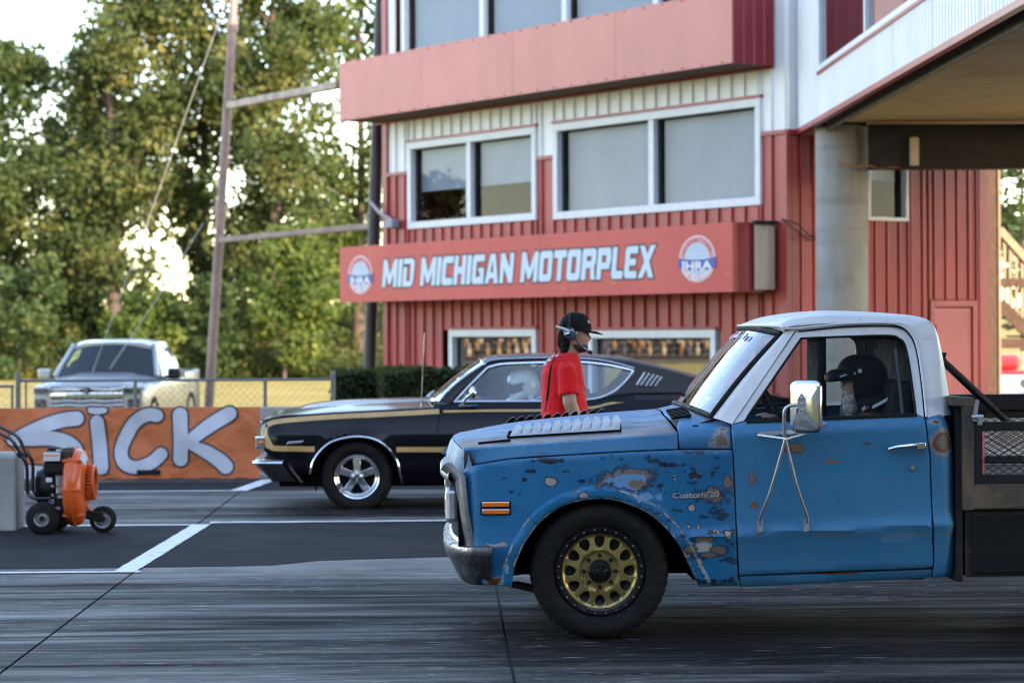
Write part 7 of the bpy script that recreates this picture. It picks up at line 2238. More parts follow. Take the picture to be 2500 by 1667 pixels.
def remesh(o, vox, smooth=6, fold=0.0):
    m = o.modifiers.new("blend", 'REMESH'); m.mode = 'VOXEL'; m.voxel_size = vox; m.use_smooth_shade = True
    s = o.modifiers.new("relax", 'SMOOTH'); s.iterations = smooth; s.factor = 0.5
    if fold:
        tx = bpy.data.textures.new("folds", 'CLOUDS'); tx.noise_scale = 0.11; tx.noise_depth = 2
        d = o.modifiers.new("folds", 'DISPLACE'); d.texture = tx; d.strength = fold; d.mid_level = 0.5; d.texture_coords = 'GLOBAL'
    return o
def ringtube(mb, pts, radii, n=18):
    """closed loft of ellipses: pts centres, radii (rx, ry) in plan; for mostly vertical limbs/torso"""
    rows = [[Vector((p[0]+r[0]*math.cos(2*math.pi*i/n), p[1]+r[1]*math.sin(2*math.pi*i/n), p[2])) for i in range(n)] for p, r in zip(pts, radii)]
    mb.grid(rows, closed_u=True)
    mb.add(rows[0], [tuple(reversed(range(n)))]); mb.add(rows[-1], [tuple(range(n))])
    return mb
def eyes(head, parent, yaw_m):
    for s in (-1, 1):
        e = MB().sphere((0, 0, 0), 0.0115, 12, 8); e.xform(yaw_m @ Matrix.Translation((0.064, s*0.032, 0.1165)))
        o = e.build("eye", M_EYE, parent)
        i = MB().sphere((0, 0, 0), (0.003, 0.0055, 0.0055), 10, 6); i.xform(yaw_m @ Matrix.Translation((0.0745, s*0.032, 0.1165)))
        i.build("iris", M_HAIR, o)
        b = MB().tube([yaw_m @ Vector((0.083, s*0.018, 0.131)), yaw_m @ Vector((0.083, s*0.034, 0.136)), yaw_m @ Vector((0.070, s*0.052, 0.131))], [0.003, 0.004, 0.002], 6)
        b.build("eyebrow", M_HAIR, parent)
def hand(mb, wrist, d, palm_n, L=0.185, curl=0.5):
    """palm and five fingers; d = direction of the fingers, palm_n = palm normal"""
    d = Vector(d).normalized(); pn = Vector(palm_n).normalized(); s = d.cross(pn).normalized(); w = Vector(wrist)
    mb.obox(w + d*0.05, d*0.052, s*0.040, pn*0.013)
    for k, (off, ln) in enumerate(((-0.030, 0.075), (-0.010, 0.085), (0.011, 0.080), (0.031, 0.063))):
        p0 = w + d*0.095 + s*off; p1 = p0 + d*ln*0.45 + pn*ln*0.12*curl; p2 = p1 + d*ln*0.30 + pn*ln*0.40*curl; p3 = p2 + d*ln*0.08*(1-curl) + pn*ln*0.30*curl + d*0.01
        mb.tube([p0, p1, p2, p3], [0.0095, 0.009, 0.0085, 0.007], 8)
    t0 = w + d*0.03 - s*0.035; mb.tube([t0, t0 + d*0.03 - s*0.022 + pn*0.008, t0 + d*0.06 - s*0.026 + pn*0.02], [0.0115, 0.0105, 0.008], 8)

# ---- crew member in the red shirt, standing on the median, facing right
PY = 17.0
def pp(u, v, dy=0.0): return at(u, v, PY+dy)
pc = pp(1381, 960)
crew = thing("person", (pc.x, PY, 0), "person in red shirt, black cap and headset standing behind the truck's hood", "person")
hb = pp(1404, 857)                 # chin height, head axis
hm = place((hb.x, PY-0.01, hb.z-0.004), R(-10), R(4)) @ Matrix.Scale(1.08, 4)
body = MB()
rows = [[hm @ p for p in r] for r in head_pts()]
body.grid(rows, closed_u=True); body.add(rows[0], [tuple(range(len(rows[0])))])
nk0 = pp(1392, 862); nk1 = pp(1378, 888)
body.tube([hm @ Vector((-0.02, 0, 0.08)), (nk0.x, PY, nk0.z), (nk1.x, PY, nk1.z-0.05)], [0.066, 0.068, 0.085], 16)
tor = [(1378, 888, .10, .13), (1374, 905, .115, .19), (1374, 940, .12, .185), (1377, 1000, .125, .17), (1380, 1060, .13, .165), (1380, 1100, .13, .17)]
P_, R_ = [], []
for u, v, rx, ry in tor:
    q = pp(u, v); P_.append((q.x, PY, q.z)); R_.append((rx, ry))
ringtube(body, P_[::-1], R_[::-1])
zh = P_[-1][2]; xh = P_[-1][0]
for s, fx in ((-1, 0.10), (1, -0.16)):        # mid-stride legs
    body.tube([(xh, PY+s*0.09, zh+0.02), (xh+fx*0.6, PY+s*0.10, 0.50), (xh+fx*0.9-0.02, PY+s*0.10, 0.28), (xh+fx, PY+s*0.10, 0.09)], [0.098, 0.062, 0.058, 0.040], 12)
    body.obox((xh+fx+0.06, PY+s*0.10, 0.045), (0.13, 0, 0), (0, 0.045, 0), (0, 0, 0.035))
sh_ = pp(1380, 897)
arms = []
for s in (-1, 1):
    S = Vector((sh_.x, PY+s*0.205, sh_.z)); 
    E = Vector((pp(1386, 980).x, PY+s*0.275, pp(1386, 980).z)); Wr = Vector((pp(1416, 1056).x, PY+s*0.25, pp(1416, 1056).z))
    if s > 0: E.x -= 0.05; Wr.x -= 0.02
    body.tube([S, S.lerp(E, .5), E, E.lerp(Wr, .35), Wr], [0.040, 0.050, 0.049, 0.047, 0.031], 14)
    hand(body, Wr, (Wr-E), (0.25, -s*0.9, 0.1), curl=0.55)
    arms.append((S, E))
b = body.build("body", M_SKIN, crew, smooth=0, normals=True)
remesh(b, 0.0075, 2)
# shirt
sh = MB()
tp = [(1384, 861, .070, .088), (1381, 868, .092, .125), (1377, 877, .115, .165), (1374, 892, .134, .195), (1373, 912, .146, .205), (1374, 940, .152, .208), (1376, 972, .160, .212), (1379, 1010, .168, .225), (1381, 1050, .172, .222), (1381, 1075, .170, .22)]
P_, R_ = [], []
for u, v, rx, ry in tp:
    q = pp(u, v); P_.append((q.x, PY, q.z)); R_.append((rx, ry))
ringtube(sh, P_[::-1], R_[::-1], 24)
for S, E in arms:
    d = (E-S)
    sh.tube([S + Vector((0, (PY-S.y)*0.22, 0.0)), S + d*0.12, S + d*0.40, S + d*0.62, S + d*0.80], [0.060, 0.067, 0.070, 0.073, 0.077], 16)
M_TEE = cloth_mat("red_tee", (0.62, 0.005, 0.010), 0.1)
so = sh.build("shirt", M_TEE, crew, smooth=0); remesh(so, 0.0085, 2, 0.016)
# lettering on the back, draped on the back's curve
tx, w = text_mesh("STAFF", 0.10, lambda a, b_, k: (a, b_, k), offset=0.002)
dg = bpy.context.evaluated_depsgraph_get()
bv = BVHTree.FromObject(so, dg)
org = wloc(crew); zt = pp(1330, 880).z
vv = []
for p in tx.v:
    yy = PY - (p[0]-w/2)*1.0 * -1.0 - 0.035; zz = zt - 0.03 + p[1]
    hit = bv.ray_cast(Vector((-1.0, yy, zz)) - org + Vector((pc.x, 0, 0)), Vector((1, 0, 0)))
    x_ = (hit[0].x + org.x - 0.006) if hit[0] is not None else pc.x - 0.13
    vv.append((x_, 2*PY-yy-0.07, zz))
tx.v = vv
tx.build("back_lettering", simple("white_print", (0.68, 0.62, 0.62), 0.7), so, smooth=0, normals=False)
pn = MB()
ringtube(pn, [(xh, PY, 0.78), (xh, PY, 0.88), (pp(1380, 1060).x, PY, 1.0)], [(.14, .185), (.145, .185), (.14, .18)])
for s, fx in ((-1, 0.10), (1, -0.16)):
    pn.tube([(xh, PY+s*0.085, 0.86), (xh+fx*0.35, PY+s*0.10, 0.66), (xh+fx*0.62, PY+s*0.10, 0.47)], [0.115, 0.105, 0.098], 14)
po = pn.build("shorts", cloth_mat("khaki_shorts", (0.10, 0.085, 0.06)), crew, smooth=0); remesh(po, 0.014, 3)
for s, fx in ((-1, 0.10), (1, -0.16)):
    MB().obox((xh+fx+0.055, PY+s*0.10, 0.045), (0.145, 0, 0), (0, 0.052, 0), (0, 0, 0.045)).build("shoe", M_RUB, crew, smooth=0, bevel=0.03)
eyes(rows, crew, hm)
MB().sphere((0, 0, 0), (0.006, 0.020, 0.0045), 10, 6).xform(hm @ Matrix.Translation((0.080, 0, 0.063))).build("mouth", M_LIP, crew)
# hair, beard
hr = MB()
for (x, y, z, r) in ((-0.075, -0.035, 0.10, 0.042), (-0.085, 0.03, 0.10, 0.042), (-0.06, -0.058, 0.085, 0.030), (-0.08, -0.03, 0.055, 0.040), (-0.085, 0.03, 0.05, 0.040), (-0.065, -0.045, 0.02, 0.034), (-0.075, 0.035, 0.02, 0.034), (-0.055, -0.06, 0.05, 0.026), (-0.06, 0, 0.0, 0.035), (-0.05, 0.06, 0.06, 0.028), (-0.03, -0.068, 0.12, 0.02), (-0.07, -0.052, -0.012, 0.024), (-0.06, -0.03, 0.15, 0.05), (-0.06, 0.03, 0.15, 0.05)):
    hr.sphere((x, y, z), (r, r*0.9, r*1.25), 12, 8)
hr.xform(hm); ho = hr.build("hair", M_HAIR, crew, smooth=0); remesh(ho, 0.006, 2, 0.012)
bd_ = MB()
rj = head_pts(44, 46)
for j in range(1, 12):
    pass
bgrid = []
for j in range(0, 14):
    r = []
    for i in range(-16, 17):
        k = i % 44; p = rj[j][k].copy()
        p = Vector((p.x*1.018+0.001, p.y*1.03, p.z-0.003)); r.append(p)
    bgrid.append(r)
stub = NT("stubble"); 
_tr = stub.node("ShaderNodeBsdfTransparent"); _mx = stub.node("ShaderNodeMixShader")
stub.p(color=(0.025, 0.015, 0.010), rough=0.8)
_f = stub.mrange(stub.noise(400, 3, 0.7), 0.38, 0.58, 0.35, 0.95)
stub.l.new(_f, _mx.inputs[0]); stub.l.new(_tr.outputs[0], _mx.inputs[1]); stub.l.new(stub.b.outputs[0], _mx.inputs[2]); stub.l.new(_mx.outputs[0], stub.out.inputs[0])
MB().grid(bgrid[:11]).xform(hm).build("beard", stub.m, crew, smooth=80)
# cap
cp = []
for j in range(13):
    a = math.pi/2*j/12
    r = []
    for i in range(36):
        t = 2*math.pi*i/36
        rx = (0.102 if math.cos(t) > 0 else 0.116); ry = 0.088
        rr = math.cos(a)**0.75
        r.append(Vector((0.0 + rx*rr*math.cos(t) - 0.004, ry*rr*math.sin(t), 0.138 + 0.118*math.sin(a)**1.0)))
    cp.append(r)
M_CAP = cloth_mat("black_cap_cloth", (0.005, 0.005, 0.0055), 0.2)
cap = MB().grid(cp, closed_u=True).xform(hm).build("cap", M_CAP, crew, smooth=80)
br = []
for i in range(17):
    t = -1+2*i/16
    a = t*1.15
    inner = Vector((0.094*math.cos(a), 0.086*math.sin(a), 0.143)); outer = Vector((0.094*math.cos(a) + 0.082*(1-abs(t)**2.6), 0.092*math.sin(a)*0.96, 0.143 - 0.022*(1-abs(t)**2)*1.0 + 0.004))
    outer.z -= 0.010*abs(t)
    br.append([inner, inner.lerp(outer, 0.5) + Vector((0, 0, 0.006)), outer])
bo_ = MB().grid(br).xform(hm).build("brim", M_CAP, cap, smooth=80); m_ = bo_.modifiers.new("t", 'SOLIDIFY'); m_.thickness = 0.004
MB().obox((0, 0, 0), (0.004, 0, 0), (0, 0.020, 0), (0, 0, 0.010)).xform(hm @ Matrix.Translation((0.080, -0.022, 0.200)) @ Matrix.Rotation(R(-30), 4, 'Y')).build("cap_logo", simple("cap_print", (0.5, 0.48, 0.42), 0.6, var=0.5, nscale=80), cap, smooth=0)
# headset
hs = thing("headset", hm @ Vector((-0.01, -0.09, 0.12)), "silver and black intercom headset worn over the black cap", "headset")
M_HSM = simple("headset_shell", (0.10, 0.13, 0.18), 0.25, 0.6)
for s in (-1, 1):
    prof = [(0.0, 0.0), (0.0, 0.022), (0.008, 0.036), (0.022, 0.041), (0.030, 0.041), (0.034, 0.045), (0.046, 0.044)]
    c0 = hm @ Vector((-0.030, s*0.112, 0.118)); ax = (hm.to_3x3() @ Vector((0, -s, 0)))
    MB().lathe([(h_, r_*1.05) for h_, r_ in prof], c0, ax, 28).build("ear_cup", M_HSM, hs)
    MB().lathe([(0, 0.038), (0.006, 0.044), (0.018, 0.044), (0.022, 0.036)], c0 + ax*0.034, ax, 28).build("cushion", M_RUB, hs)
band = []
for k in range(25):
    a = math.pi*k/24
    band.append(hm @ Vector((-0.030 - 0.012*math.sin(a), -0.108*math.cos(a), 0.125 + 0.130*math.sin(a))))
MB().tube(band, 0.008, 8).build("band", M_RUB, hs)
cup = Vector((-0.030, -0.114, 0.118))
MB().tube([hm @ (cup + Vector((0.0, -0.004, 0.012))), hm @ (cup + Vector((-0.045, -0.006, 0.026))), hm @ (cup + Vector((-0.092, -0.004, 0.036)))], [0.011, 0.012, 0.012], 10).build("battery_stub", M_ALU, hs)
MB().tube([hm @ (cup + Vector((0.0, -0.008, 0.0))), hm @ (cup + Vector((-0.03, -0.010, -0.01)))], 0.008, 8).build("switch", M_CHROME, hs)
MB().tube([hm @ Vector(p) for p in spline([(0.005, -0.116, 0.090), (0.035, -0.100, 0.055), (0.065, -0.075, 0.028), (0.090, -0.045, 0.012), (0.096, -0.02, 0.006)], 5)], [0.006]*21, 8).build("boom", M_HSM, hs)
MB().sphere((0, 0, 0), (0.020, 0.015, 0.013), 12, 8).xform(hm @ Matrix.Translation((0.098, -0.02, 0.004)) @ Matrix.Rotation(R(35), 4, 'Y')).build("microphone", M_RUB, hs)
cbl = [pp(1382, 850, -0.10), pp(1362, 857, -0.15), pp(1350, 880, -0.20), pp(1343, 905, -0.22), pp(1339, 940, -0.22), pp(1335, 980, -0.22), pp(1330, 1005, -0.20)]
MB().tube(spline([tuple(p) for p in cbl], 5), [0.004]*13+[0.009]*12+[0.004]*6, 8).build("cable", M_RUB, hs)

# ---- helmeted driver at the wheel of the blue truck, facing left
DY = TY0 + 0.50
def dp(u, v, dy=0.0): return at(u, v, DY+dy)
dh = dp(2098, 985)
drv = thing("person", (dp(2130, 1000).x, DY, 0.72), "bearded driver in black helmet and dark suit at the wheel of the truck", "person")
dm = place((dh.x+0.005, DY, dh.z), R(180), R(2))
body = MB(); rows = [[dm @ p for p in r] for r in head_pts()]
body.grid(rows, closed_u=True); body.add(rows[0], [tuple(range(len(rows[0])))])
nb = dp(2140, 1010)
body.tube([dm @ Vector((-0.03, 0, 0.07)), (dh.x+0.06, DY, dh.z-0.03), (nb.x+0.02, DY, nb.z-0.06)], [0.062, 0.064, 0.08], 14)
for s in (-1, 1):
    S = Vector((nb.x+0.03, DY+s*0.19, nb.z-0.07)); E = Vector((nb.x-0.16, DY+s*0.24, 0.92)); Wr = Vector((1.83, DY+s*0.13, 1.05))
    body.tube([S, S.lerp(E, .5), E, E.lerp(Wr, .4), Wr], [0.06, 0.055, 0.046, 0.045, 0.03], 12)
    hand(body, Wr, (-0.5, 0, 0.5), (-0.6, 0, -0.6), curl=0.9)
ringtube(body, [(2.22, DY, 0.70), (2.25, DY, 0.85), (nb.x+0.03, DY, 1.02), (nb.x+0.03, DY, nb.z-0.05)], [(.14, .17), (.14, .17), (.14, .19), (.10, .15)])
for s in (-1, 1):
    body.tube([(2.22, DY+s*0.10, 0.76), (1.78, DY+s*0.13, 0.80), (1.62, DY+s*0.12, 0.45)], [0.09, 0.07, 0.05], 12)
bo = body.build("body", M_SKIN, drv, smooth=0); remesh(bo, 0.0075, 2)
su = MB()
ringtube(su, [(2.22, DY, 0.68), (2.25, DY, 0.85), (nb.x+0.03, DY, 1.00), (nb.x+0.03, DY, nb.z-0.06), (nb.x+0.015, DY, nb.z-0.02)], [(.17, .20), (.165, .20), (.165, .225), (.13, .21), (.085, .10)], 22)
for s in (-1, 1):
    S = Vector((nb.x+0.03, DY+s*0.18, nb.z-0.075)); E = Vector((nb.x-0.16, DY+s*0.24, 0.92)); Wr = Vector((1.86, DY+s*0.14, 1.035))
    su.tube([S, S.lerp(E, .5), E, E.lerp(Wr, .5), Wr], [0.082, 0.075, 0.065, 0.058, 0.045], 14)
    su.tube([(2.22, DY+s*0.10, 0.76), (1.78, DY+s*0.13, 0.80), (1.62, DY+s*0.12, 0.50)], [0.105, 0.085, 0.07], 12)
M_SUIT = cloth_mat("black_race_suit", (0.004, 0.0045, 0.007), 0.2)
so2 = su.build("race_suit", M_SUIT, drv, smooth=0); remesh(so2, 0.010, 3, 0.015)
M_PIP = simple("white_piping", (0.62, 0.63, 0.65), 0.6)
bv = BVHTree.FromObject(so2, bpy.context.evaluated_depsgraph_get()); org = wloc(drv)
def onsuit(u, v):
    a = at(u, v, 11.0) - org; d = ray(u, v).normalized()
    h = bv.ray_cast(a, d)
    return (h[0] + org - d*0.005) if h[0] is not None else at(u, v, DY-0.2)
for pts, w_, mt, nm in (([(2130, 995), (2145, 987), (2160, 979), (2176, 969)], 0.011, M_PIP, "shoulder_stripe"), ([(2103, 1008), (2112, 1000), (2122, 993)], 0.009, M_REDT, "red_piping"), ([(2104, 1001), (2113, 995)], 0.012, M_PIP, "collar_patch")):
    c = [onsuit(*p) for p in pts]
    MB().grid([[p + Vector((0, 0, w_)), p - Vector((0, 0, w_*0.6))] for p in c]).build(nm, mt, drv, smooth=0)
eyes(rows, drv, dm)
gl_ = MB()
for s in (-1, 1):
    gl_.tube([dm @ Vector((0.092, s*0.033+0.022*math.cos(a), 0.116+0.017*math.sin(a))) for a in [2*math.pi*k/16 for k in range(16)]], 0.002, 6, closed=True)
    gl_.tube([dm @ Vector((0.090, s*0.056, 0.118)), dm @ Vector((0.0, s*0.078, 0.120))], 0.002, 6)
gl_.tube([dm @ Vector((0.094, -0.012, 0.118)), dm @ Vector((0.094, 0.012, 0.118))], 0.002, 6)
gl_.build("spectacles", M_GLBLK, drv)
gb = MB()
for (x, y, z, r) in ((0.060, 0, 0.018, 0.040), (0.045, -0.03, 0.022, 0.036), (0.045, 0.03, 0.022, 0.036), (0.022, -0.045, 0.034, 0.030), (0.022, 0.045, 0.034, 0.030), (0.052, 0, -0.018, 0.044), (0.045, -0.022, -0.02, 0.036), (0.045, 0.022, -0.02, 0.036), (0.048, 0, -0.05, 0.034), (0.062, -0.022, 0.045, 0.022), (0.062, 0.022, 0.045, 0.022), (0.0, -0.05, 0.05, 0.022), (0.0, 0.05, 0.05, 0.022)):
    gb.sphere((x, y, z), r, 12, 8)
gb.tube([(0.070, -0.036, 0.052), (0.086, -0.016, 0.072), (0.090, 0, 0.075), (0.086, 0.016, 0.072), (0.070, 0.036, 0.052)], [0.010, 0.010, 0.009, 0.010, 0.010], 8)
gb.xform(dm); g_ = gb.build("beard", simple("grey_beard", (0.34, 0.31, 0.285), 0.9, var=0.55, nscale=60, bump=0.8, bscale=140), drv, smooth=0); remesh(g_, 0.005, 1, 0.014)
# open-face helmet with peak
hl = []
for j in range(17):
    a = -0.95 + (math.pi/2+0.95)*j/16
    r = []
    for i in range(41):
        t = R(62) + R(236)*i/40 if math.sin(a) < 0.28 else R(62)*max(0, 1-(math.sin(a)-0.28)/0.25) + (2*math.pi-2*R(62)*max(0, 1-(math.sin(a)-0.28)/0.25))*i/40
        rr = max(0.0, math.cos(a))**0.7
        r.append(Vector((-0.012 + 0.142*rr*math.cos(t), 0.118*rr*math.sin(t), 0.125 + 0.140*math.sin(a))))
    hl.append(r)
M_HELM = simple("satin_black_helmet", (0.002, 0.002, 0.0024), 0.45, spec=0.08)
he = MB().grid(hl).xform(dm).build("helmet", M_HELM, drv, smooth=80); m_ = he.modifiers.new("t", 'SOLIDIFY'); m_.thickness = 0.02
vs = []
for i in range(19):
    t = -1+2*i/18; a = t*1.35
    ib = Vector((0.118*math.cos(a), 0.120*math.sin(a), 0.190)); ob = Vector((0.118*math.cos(a)+0.070*(1-abs(t)**3), 0.122*math.sin(a), 0.168-0.012*(1-abs(t))))
    vs.append([ib, ib.lerp(ob, .5)+Vector((0, 0, 0.012)), ob, ob+Vector((-0.004, 0, -0.030*(1-abs(t)**4))), Vector((ob.x-0.03, ob.y*0.97, ob.z-0.036))])
MB().grid(vs).xform(dm).build("peak", M_HELM, he, smooth=60)
for (x, z, r) in ((0.018, 0.178, 0.012), (0.045, 0.166, 0.006)):
    c = dm @ Vector((x, 0.122, z)); MB().cyl(c, c + Vector((0, -0.012, 0)), r, n=16).build("rivet", M_CHROME, he)
c = dm @ Vector((0.10, 0.105, 0.157)); MB().obox(c, (0.020, 0, 0.006), (0, 0.003, 0), (0, 0, 0.004)).build("peak_print", M_PIP, he, smooth=0)
cp2 = MB(); cp2.tube([dm @ Vector((-0.11, s_*0.10, 0.02)) for s_ in (-1, 0, 1)], 0.04, 10); nk = [dm @ Vector((0.02, 0.10, -0.01)), dm @ Vector((-0.05, 0.13, 0.0)), dm @ Vector((-0.13, 0.08, 0.02)), dm @ Vector((-0.15, 0, 0.03)), dm @ Vector((-0.13, -0.08, 0.02)), dm @ Vector((-0.05, -0.13, 0.0)), dm @ Vector((0.02, -0.10, -0.01))]
MB().tube(spline([tuple(p) for p in nk], 4), 0.040, 10).build("neck_collar", M_SUIT, drv)

# ---- driver of the black coupe: white helmet, blue suit
CY = KY0 + 0.48
def cpn(u, v): return at(u, v, CY)
q = cpn(1282, 938); cs = thing("person", (q.x+0.05, CY, 0.5), "driver in white full-face helmet and blue suit inside the black coupe", "person")
cm = place((q.x+0.01, CY, q.z-0.125), R(180), R(14))
body = MB(); rows = [[cm @ p for p in r] for r in head_pts(28, 24)]
body.grid(rows, closed_u=True); body.add(rows[0], [tuple(range(len(rows[0])))])
sx_, sz_ = cpn(1325, 972).x, cpn(1325, 972).z
body.tube([cm @ Vector((-0.02, 0, 0.06)), (sx_-0.03, CY, sz_+0.05), (sx_, CY, sz_-0.05)], [0.06, 0.062, 0.08], 12)
ringtube(body, [(sx_+0.02, CY, 0.48), (sx_, CY, 0.70), (sx_, CY, sz_-0.02)], [(.13, .17), (.14, .19), (.10, .16)])
hands_ = []
for s in (-1, 1):
    S = Vector((sx_, CY+s*0.19, sz_-0.06)); E = Vector((sx_-0.28, CY+s*0.24, 0.80)); Wr = at(1165, 972, CY) + Vector((0, s*0.15, 0))
    body.tube([S, E, Wr], [0.055, 0.045, 0.03], 10); hand(body, Wr, (-0.6, 0, 0.5), (-0.5, 0, -0.6), curl=0.9)
    hands_.append((S, E, Wr))
o = body.build("body", M_SKIN, cs, smooth=0); remesh(o, 0.010, 2)
su = MB()
ringtube(su, [(sx_+0.02, CY, 0.48), (sx_, CY, 0.70), (sx_, CY, sz_-0.05), (sx_-0.01, CY, sz_+0.03)], [(.16, .20), (.17, .22), (.14, .21), (.08, .10)], 18)
for S, E, Wr in hands_: su.tube([S, S.lerp(E, .5), E, E.lerp(Wr, .9)], [0.085, 0.075, 0.066, 0.05], 12)
o = su.build("race_suit", cloth_mat("blue_race_suit", (0.020, 0.045, 0.20), 0.2), cs, smooth=0); remesh(o, 0.014, 3, 0.02)
hg = []
for j in range(21):
    a = -1.15 + (math.pi/2+1.15)*j/20
    r = []
    for i in range(45):
        sn = math.sin(a)
        op = R(48)*max(0, min(1, (sn+0.42)/0.2))*max(0, min(1, (0.42-sn)/0.2))
        t = op + (2*math.pi-2*op)*i/44
        rr = max(0.0, math.cos(a))**0.6
        ext = 0.035*max(0, math.cos(t))**2*max(0, -sn-0.1)
        r.append(Vector((-0.005 + (0.150+ext)*rr*math.cos(t), 0.125*rr*math.sin(t), 0.122 + 0.150*sn)))
    hg.append(r)
hw_ = MB().grid(hg).xform(cm).build("helmet", simple("white_helmet", (0.66, 0.66, 0.62), 0.3, var=0.05, coat=0.4), cs, smooth=80); m_ = hw_.modifiers.new("t", 'SOLIDIFY'); m_.thickness = 0.02
M_WHEL = hw_.data.materials[0]
chin = [cm @ Vector(p) for p in spline([(0.02, 0.118, 0.045), (0.09, 0.108, 0.022), (0.148, 0.06, 0.008), (0.165, 0.0, 0.004), (0.148, -0.06, 0.008), (0.09, -0.108, 0.022), (0.02, -0.118, 0.045)], 4)]
MB().tube(chin, 0.034, 10).build("chin_bar", M_WHEL, hw_)
port = []
for i in range(21):
    a = R(-82)+R(164)*i/20
    port.append([cm @ Vector((-0.005+0.157*math.cos(a), 0.132*math.sin(a), z_)) for z_ in (0.075, 0.11, 0.150)])
MB().grid(port).build("eye_port", M_GLBLK, hw_, smooth=80)
MB().tube([cm @ Vector((-0.03, 0.10, 0.0)), cm @ Vector((-0.06, 0.12, -0.05)), Vector((sx_-0.02, CY-0.13, sz_+0.01))], [0.03, 0.026, 0.022], 8).build("neck_brace", M_WHEL, cs)
c = cm @ Vector((0.015, 0.125, 0.135)); MB().cyl(c, c+Vector((0, -0.02, 0)), 0.020, n=14).build("visor_pivot", M_GLBLK, hw_)
# ================================================================== silver crew-cab pickup on the grass
GY = 42.6
gl0 = at(210, 960, GY)
SX = gl0.x; GZ = -0.4
silv = thing("pickup_truck", (SX, GY, GZ), "modern silver crew cab pickup parked on the lawn facing the camera", "pickup truck")
def silver():
    t = NT("silver_metallic"); v = t.coord()
    t.p(color=t.ramp(t.noise(3, 4), [(0.3, (0.36, 0.37, 0.38)), (0.7, (0.42, 0.43, 0.44))]), metal=0.55, rough=0.30, coat=0.8, coatr=0.06)
    return t.m
M_SIL = silver()
M_PGL = glass_mat("pickup_glass", (0.20, 0.25, 0.24), 0.03, 0.7, dark=0.6)
HW = 1.02
def S(x, y, z): return Vector((SX+x, GY+y, GZ+z))
def loft(secs, name, mat, par=silv, smooth=45, caps=True):
    """secs: list of (y, polygon of (x, z)) of equal length"""
    rows = [[S(x, y, z) for x, z in pl] for y, pl in secs]
    m = MB().grid(rows, closed_u=True); n = len(rows[0])
    if caps: m.add(rows[0], [tuple(range(n))]); m.add(rows[-1], [tuple(range(n))])
    return m.build(name, mat, par, smooth=smooth)
def rbox(w, z0, z1, r=0.08, rb=0.04):
    o = []
    for cx, cz, a0, rr in ((w-r, z1-r, 0, r), (-w+r, z1-r, 90, r), (-w+rb, z0+rb, 180, rb), (w-rb, z0+rb, 270, rb)):
        for k in range(5):
            a = R(a0+22.5*k); o.append((cx+rr*math.cos(a), cz+rr*math.sin(a)))
    return o
# lower body with a front clip that tapers in plan
loft([(0.10, rbox(0.92, 0.55, 1.02)), (0.16, rbox(0.97, 0.50, 1.08)), (0.40, rbox(1.02, 0.48, 1.12)), (1.0, rbox(HW, 0.48, 1.16)), (1.9, rbox(HW, 0.48, 1.20)), (4.1, rbox(HW, 0.48, 1.22))], "body", M_SIL)
# hood with centre bulge
rows = []
for i in range(13):
    y = lerp(0.10, 1.62, i/12); r = []
    for j in range(21):
        x = lerp(-0.97, 0.97, j/20)
        z = lerp(1.14, 1.30, (i/12)**0.7) - 0.09*abs(x/0.97)**4 + 0.028*sstep(0.62, 0.50, abs(x)) - 0.10*sstep(0.18, 0.0, i/12)
        r.append(S(x, y, z))
    rows.append(r)
MB().grid(rows).build("hood", M_SIL, silv, smooth=40)
# cab
def cabsec(y, wt, wb, zt, zb):
    o = [(wb, zb), (wb*0.995, zb+0.05), (lerp(wb, wt, .55), lerp(zb, zt, .6)), (wt, zt-0.13), (wt-0.05, zt-0.04), (wt-0.20, zt), (0, zt+0.02), (-wt+0.20, zt), (-wt+0.05, zt-0.04), (-wt, zt-0.13), (-lerp(wb, wt, .55), lerp(zb, zt, .6)), (-wb*0.995, zb+0.05), (-wb, zb)]
    return (y, o)
loft([cabsec(2.30, 0.72, 0.965, 1.87, 1.16), cabsec(2.55, 0.75, 0.975, 1.915, 1.16), cabsec(3.2, 0.76, 0.98, 1.925, 1.16), cabsec(3.85, 0.75, 0.98, 1.90, 1.16), cabsec(4.05, 0.73, 0.97, 1.86, 1.16)], "cab", M_SIL)
def ws(t, f): 
    k = abs(t)**2.2
    return S(t*lerp(0.92, 0.735, f), lerp(1.55, 2.32, f) + k*0.10, lerp(1.255, 1.855, f) - k*0.03*f)
MB().grid([[ws(-1+2*j/14, i/5) for j in range(15)] for i in range(6)]).build("windshield", M_PGL, silv, smooth=80)
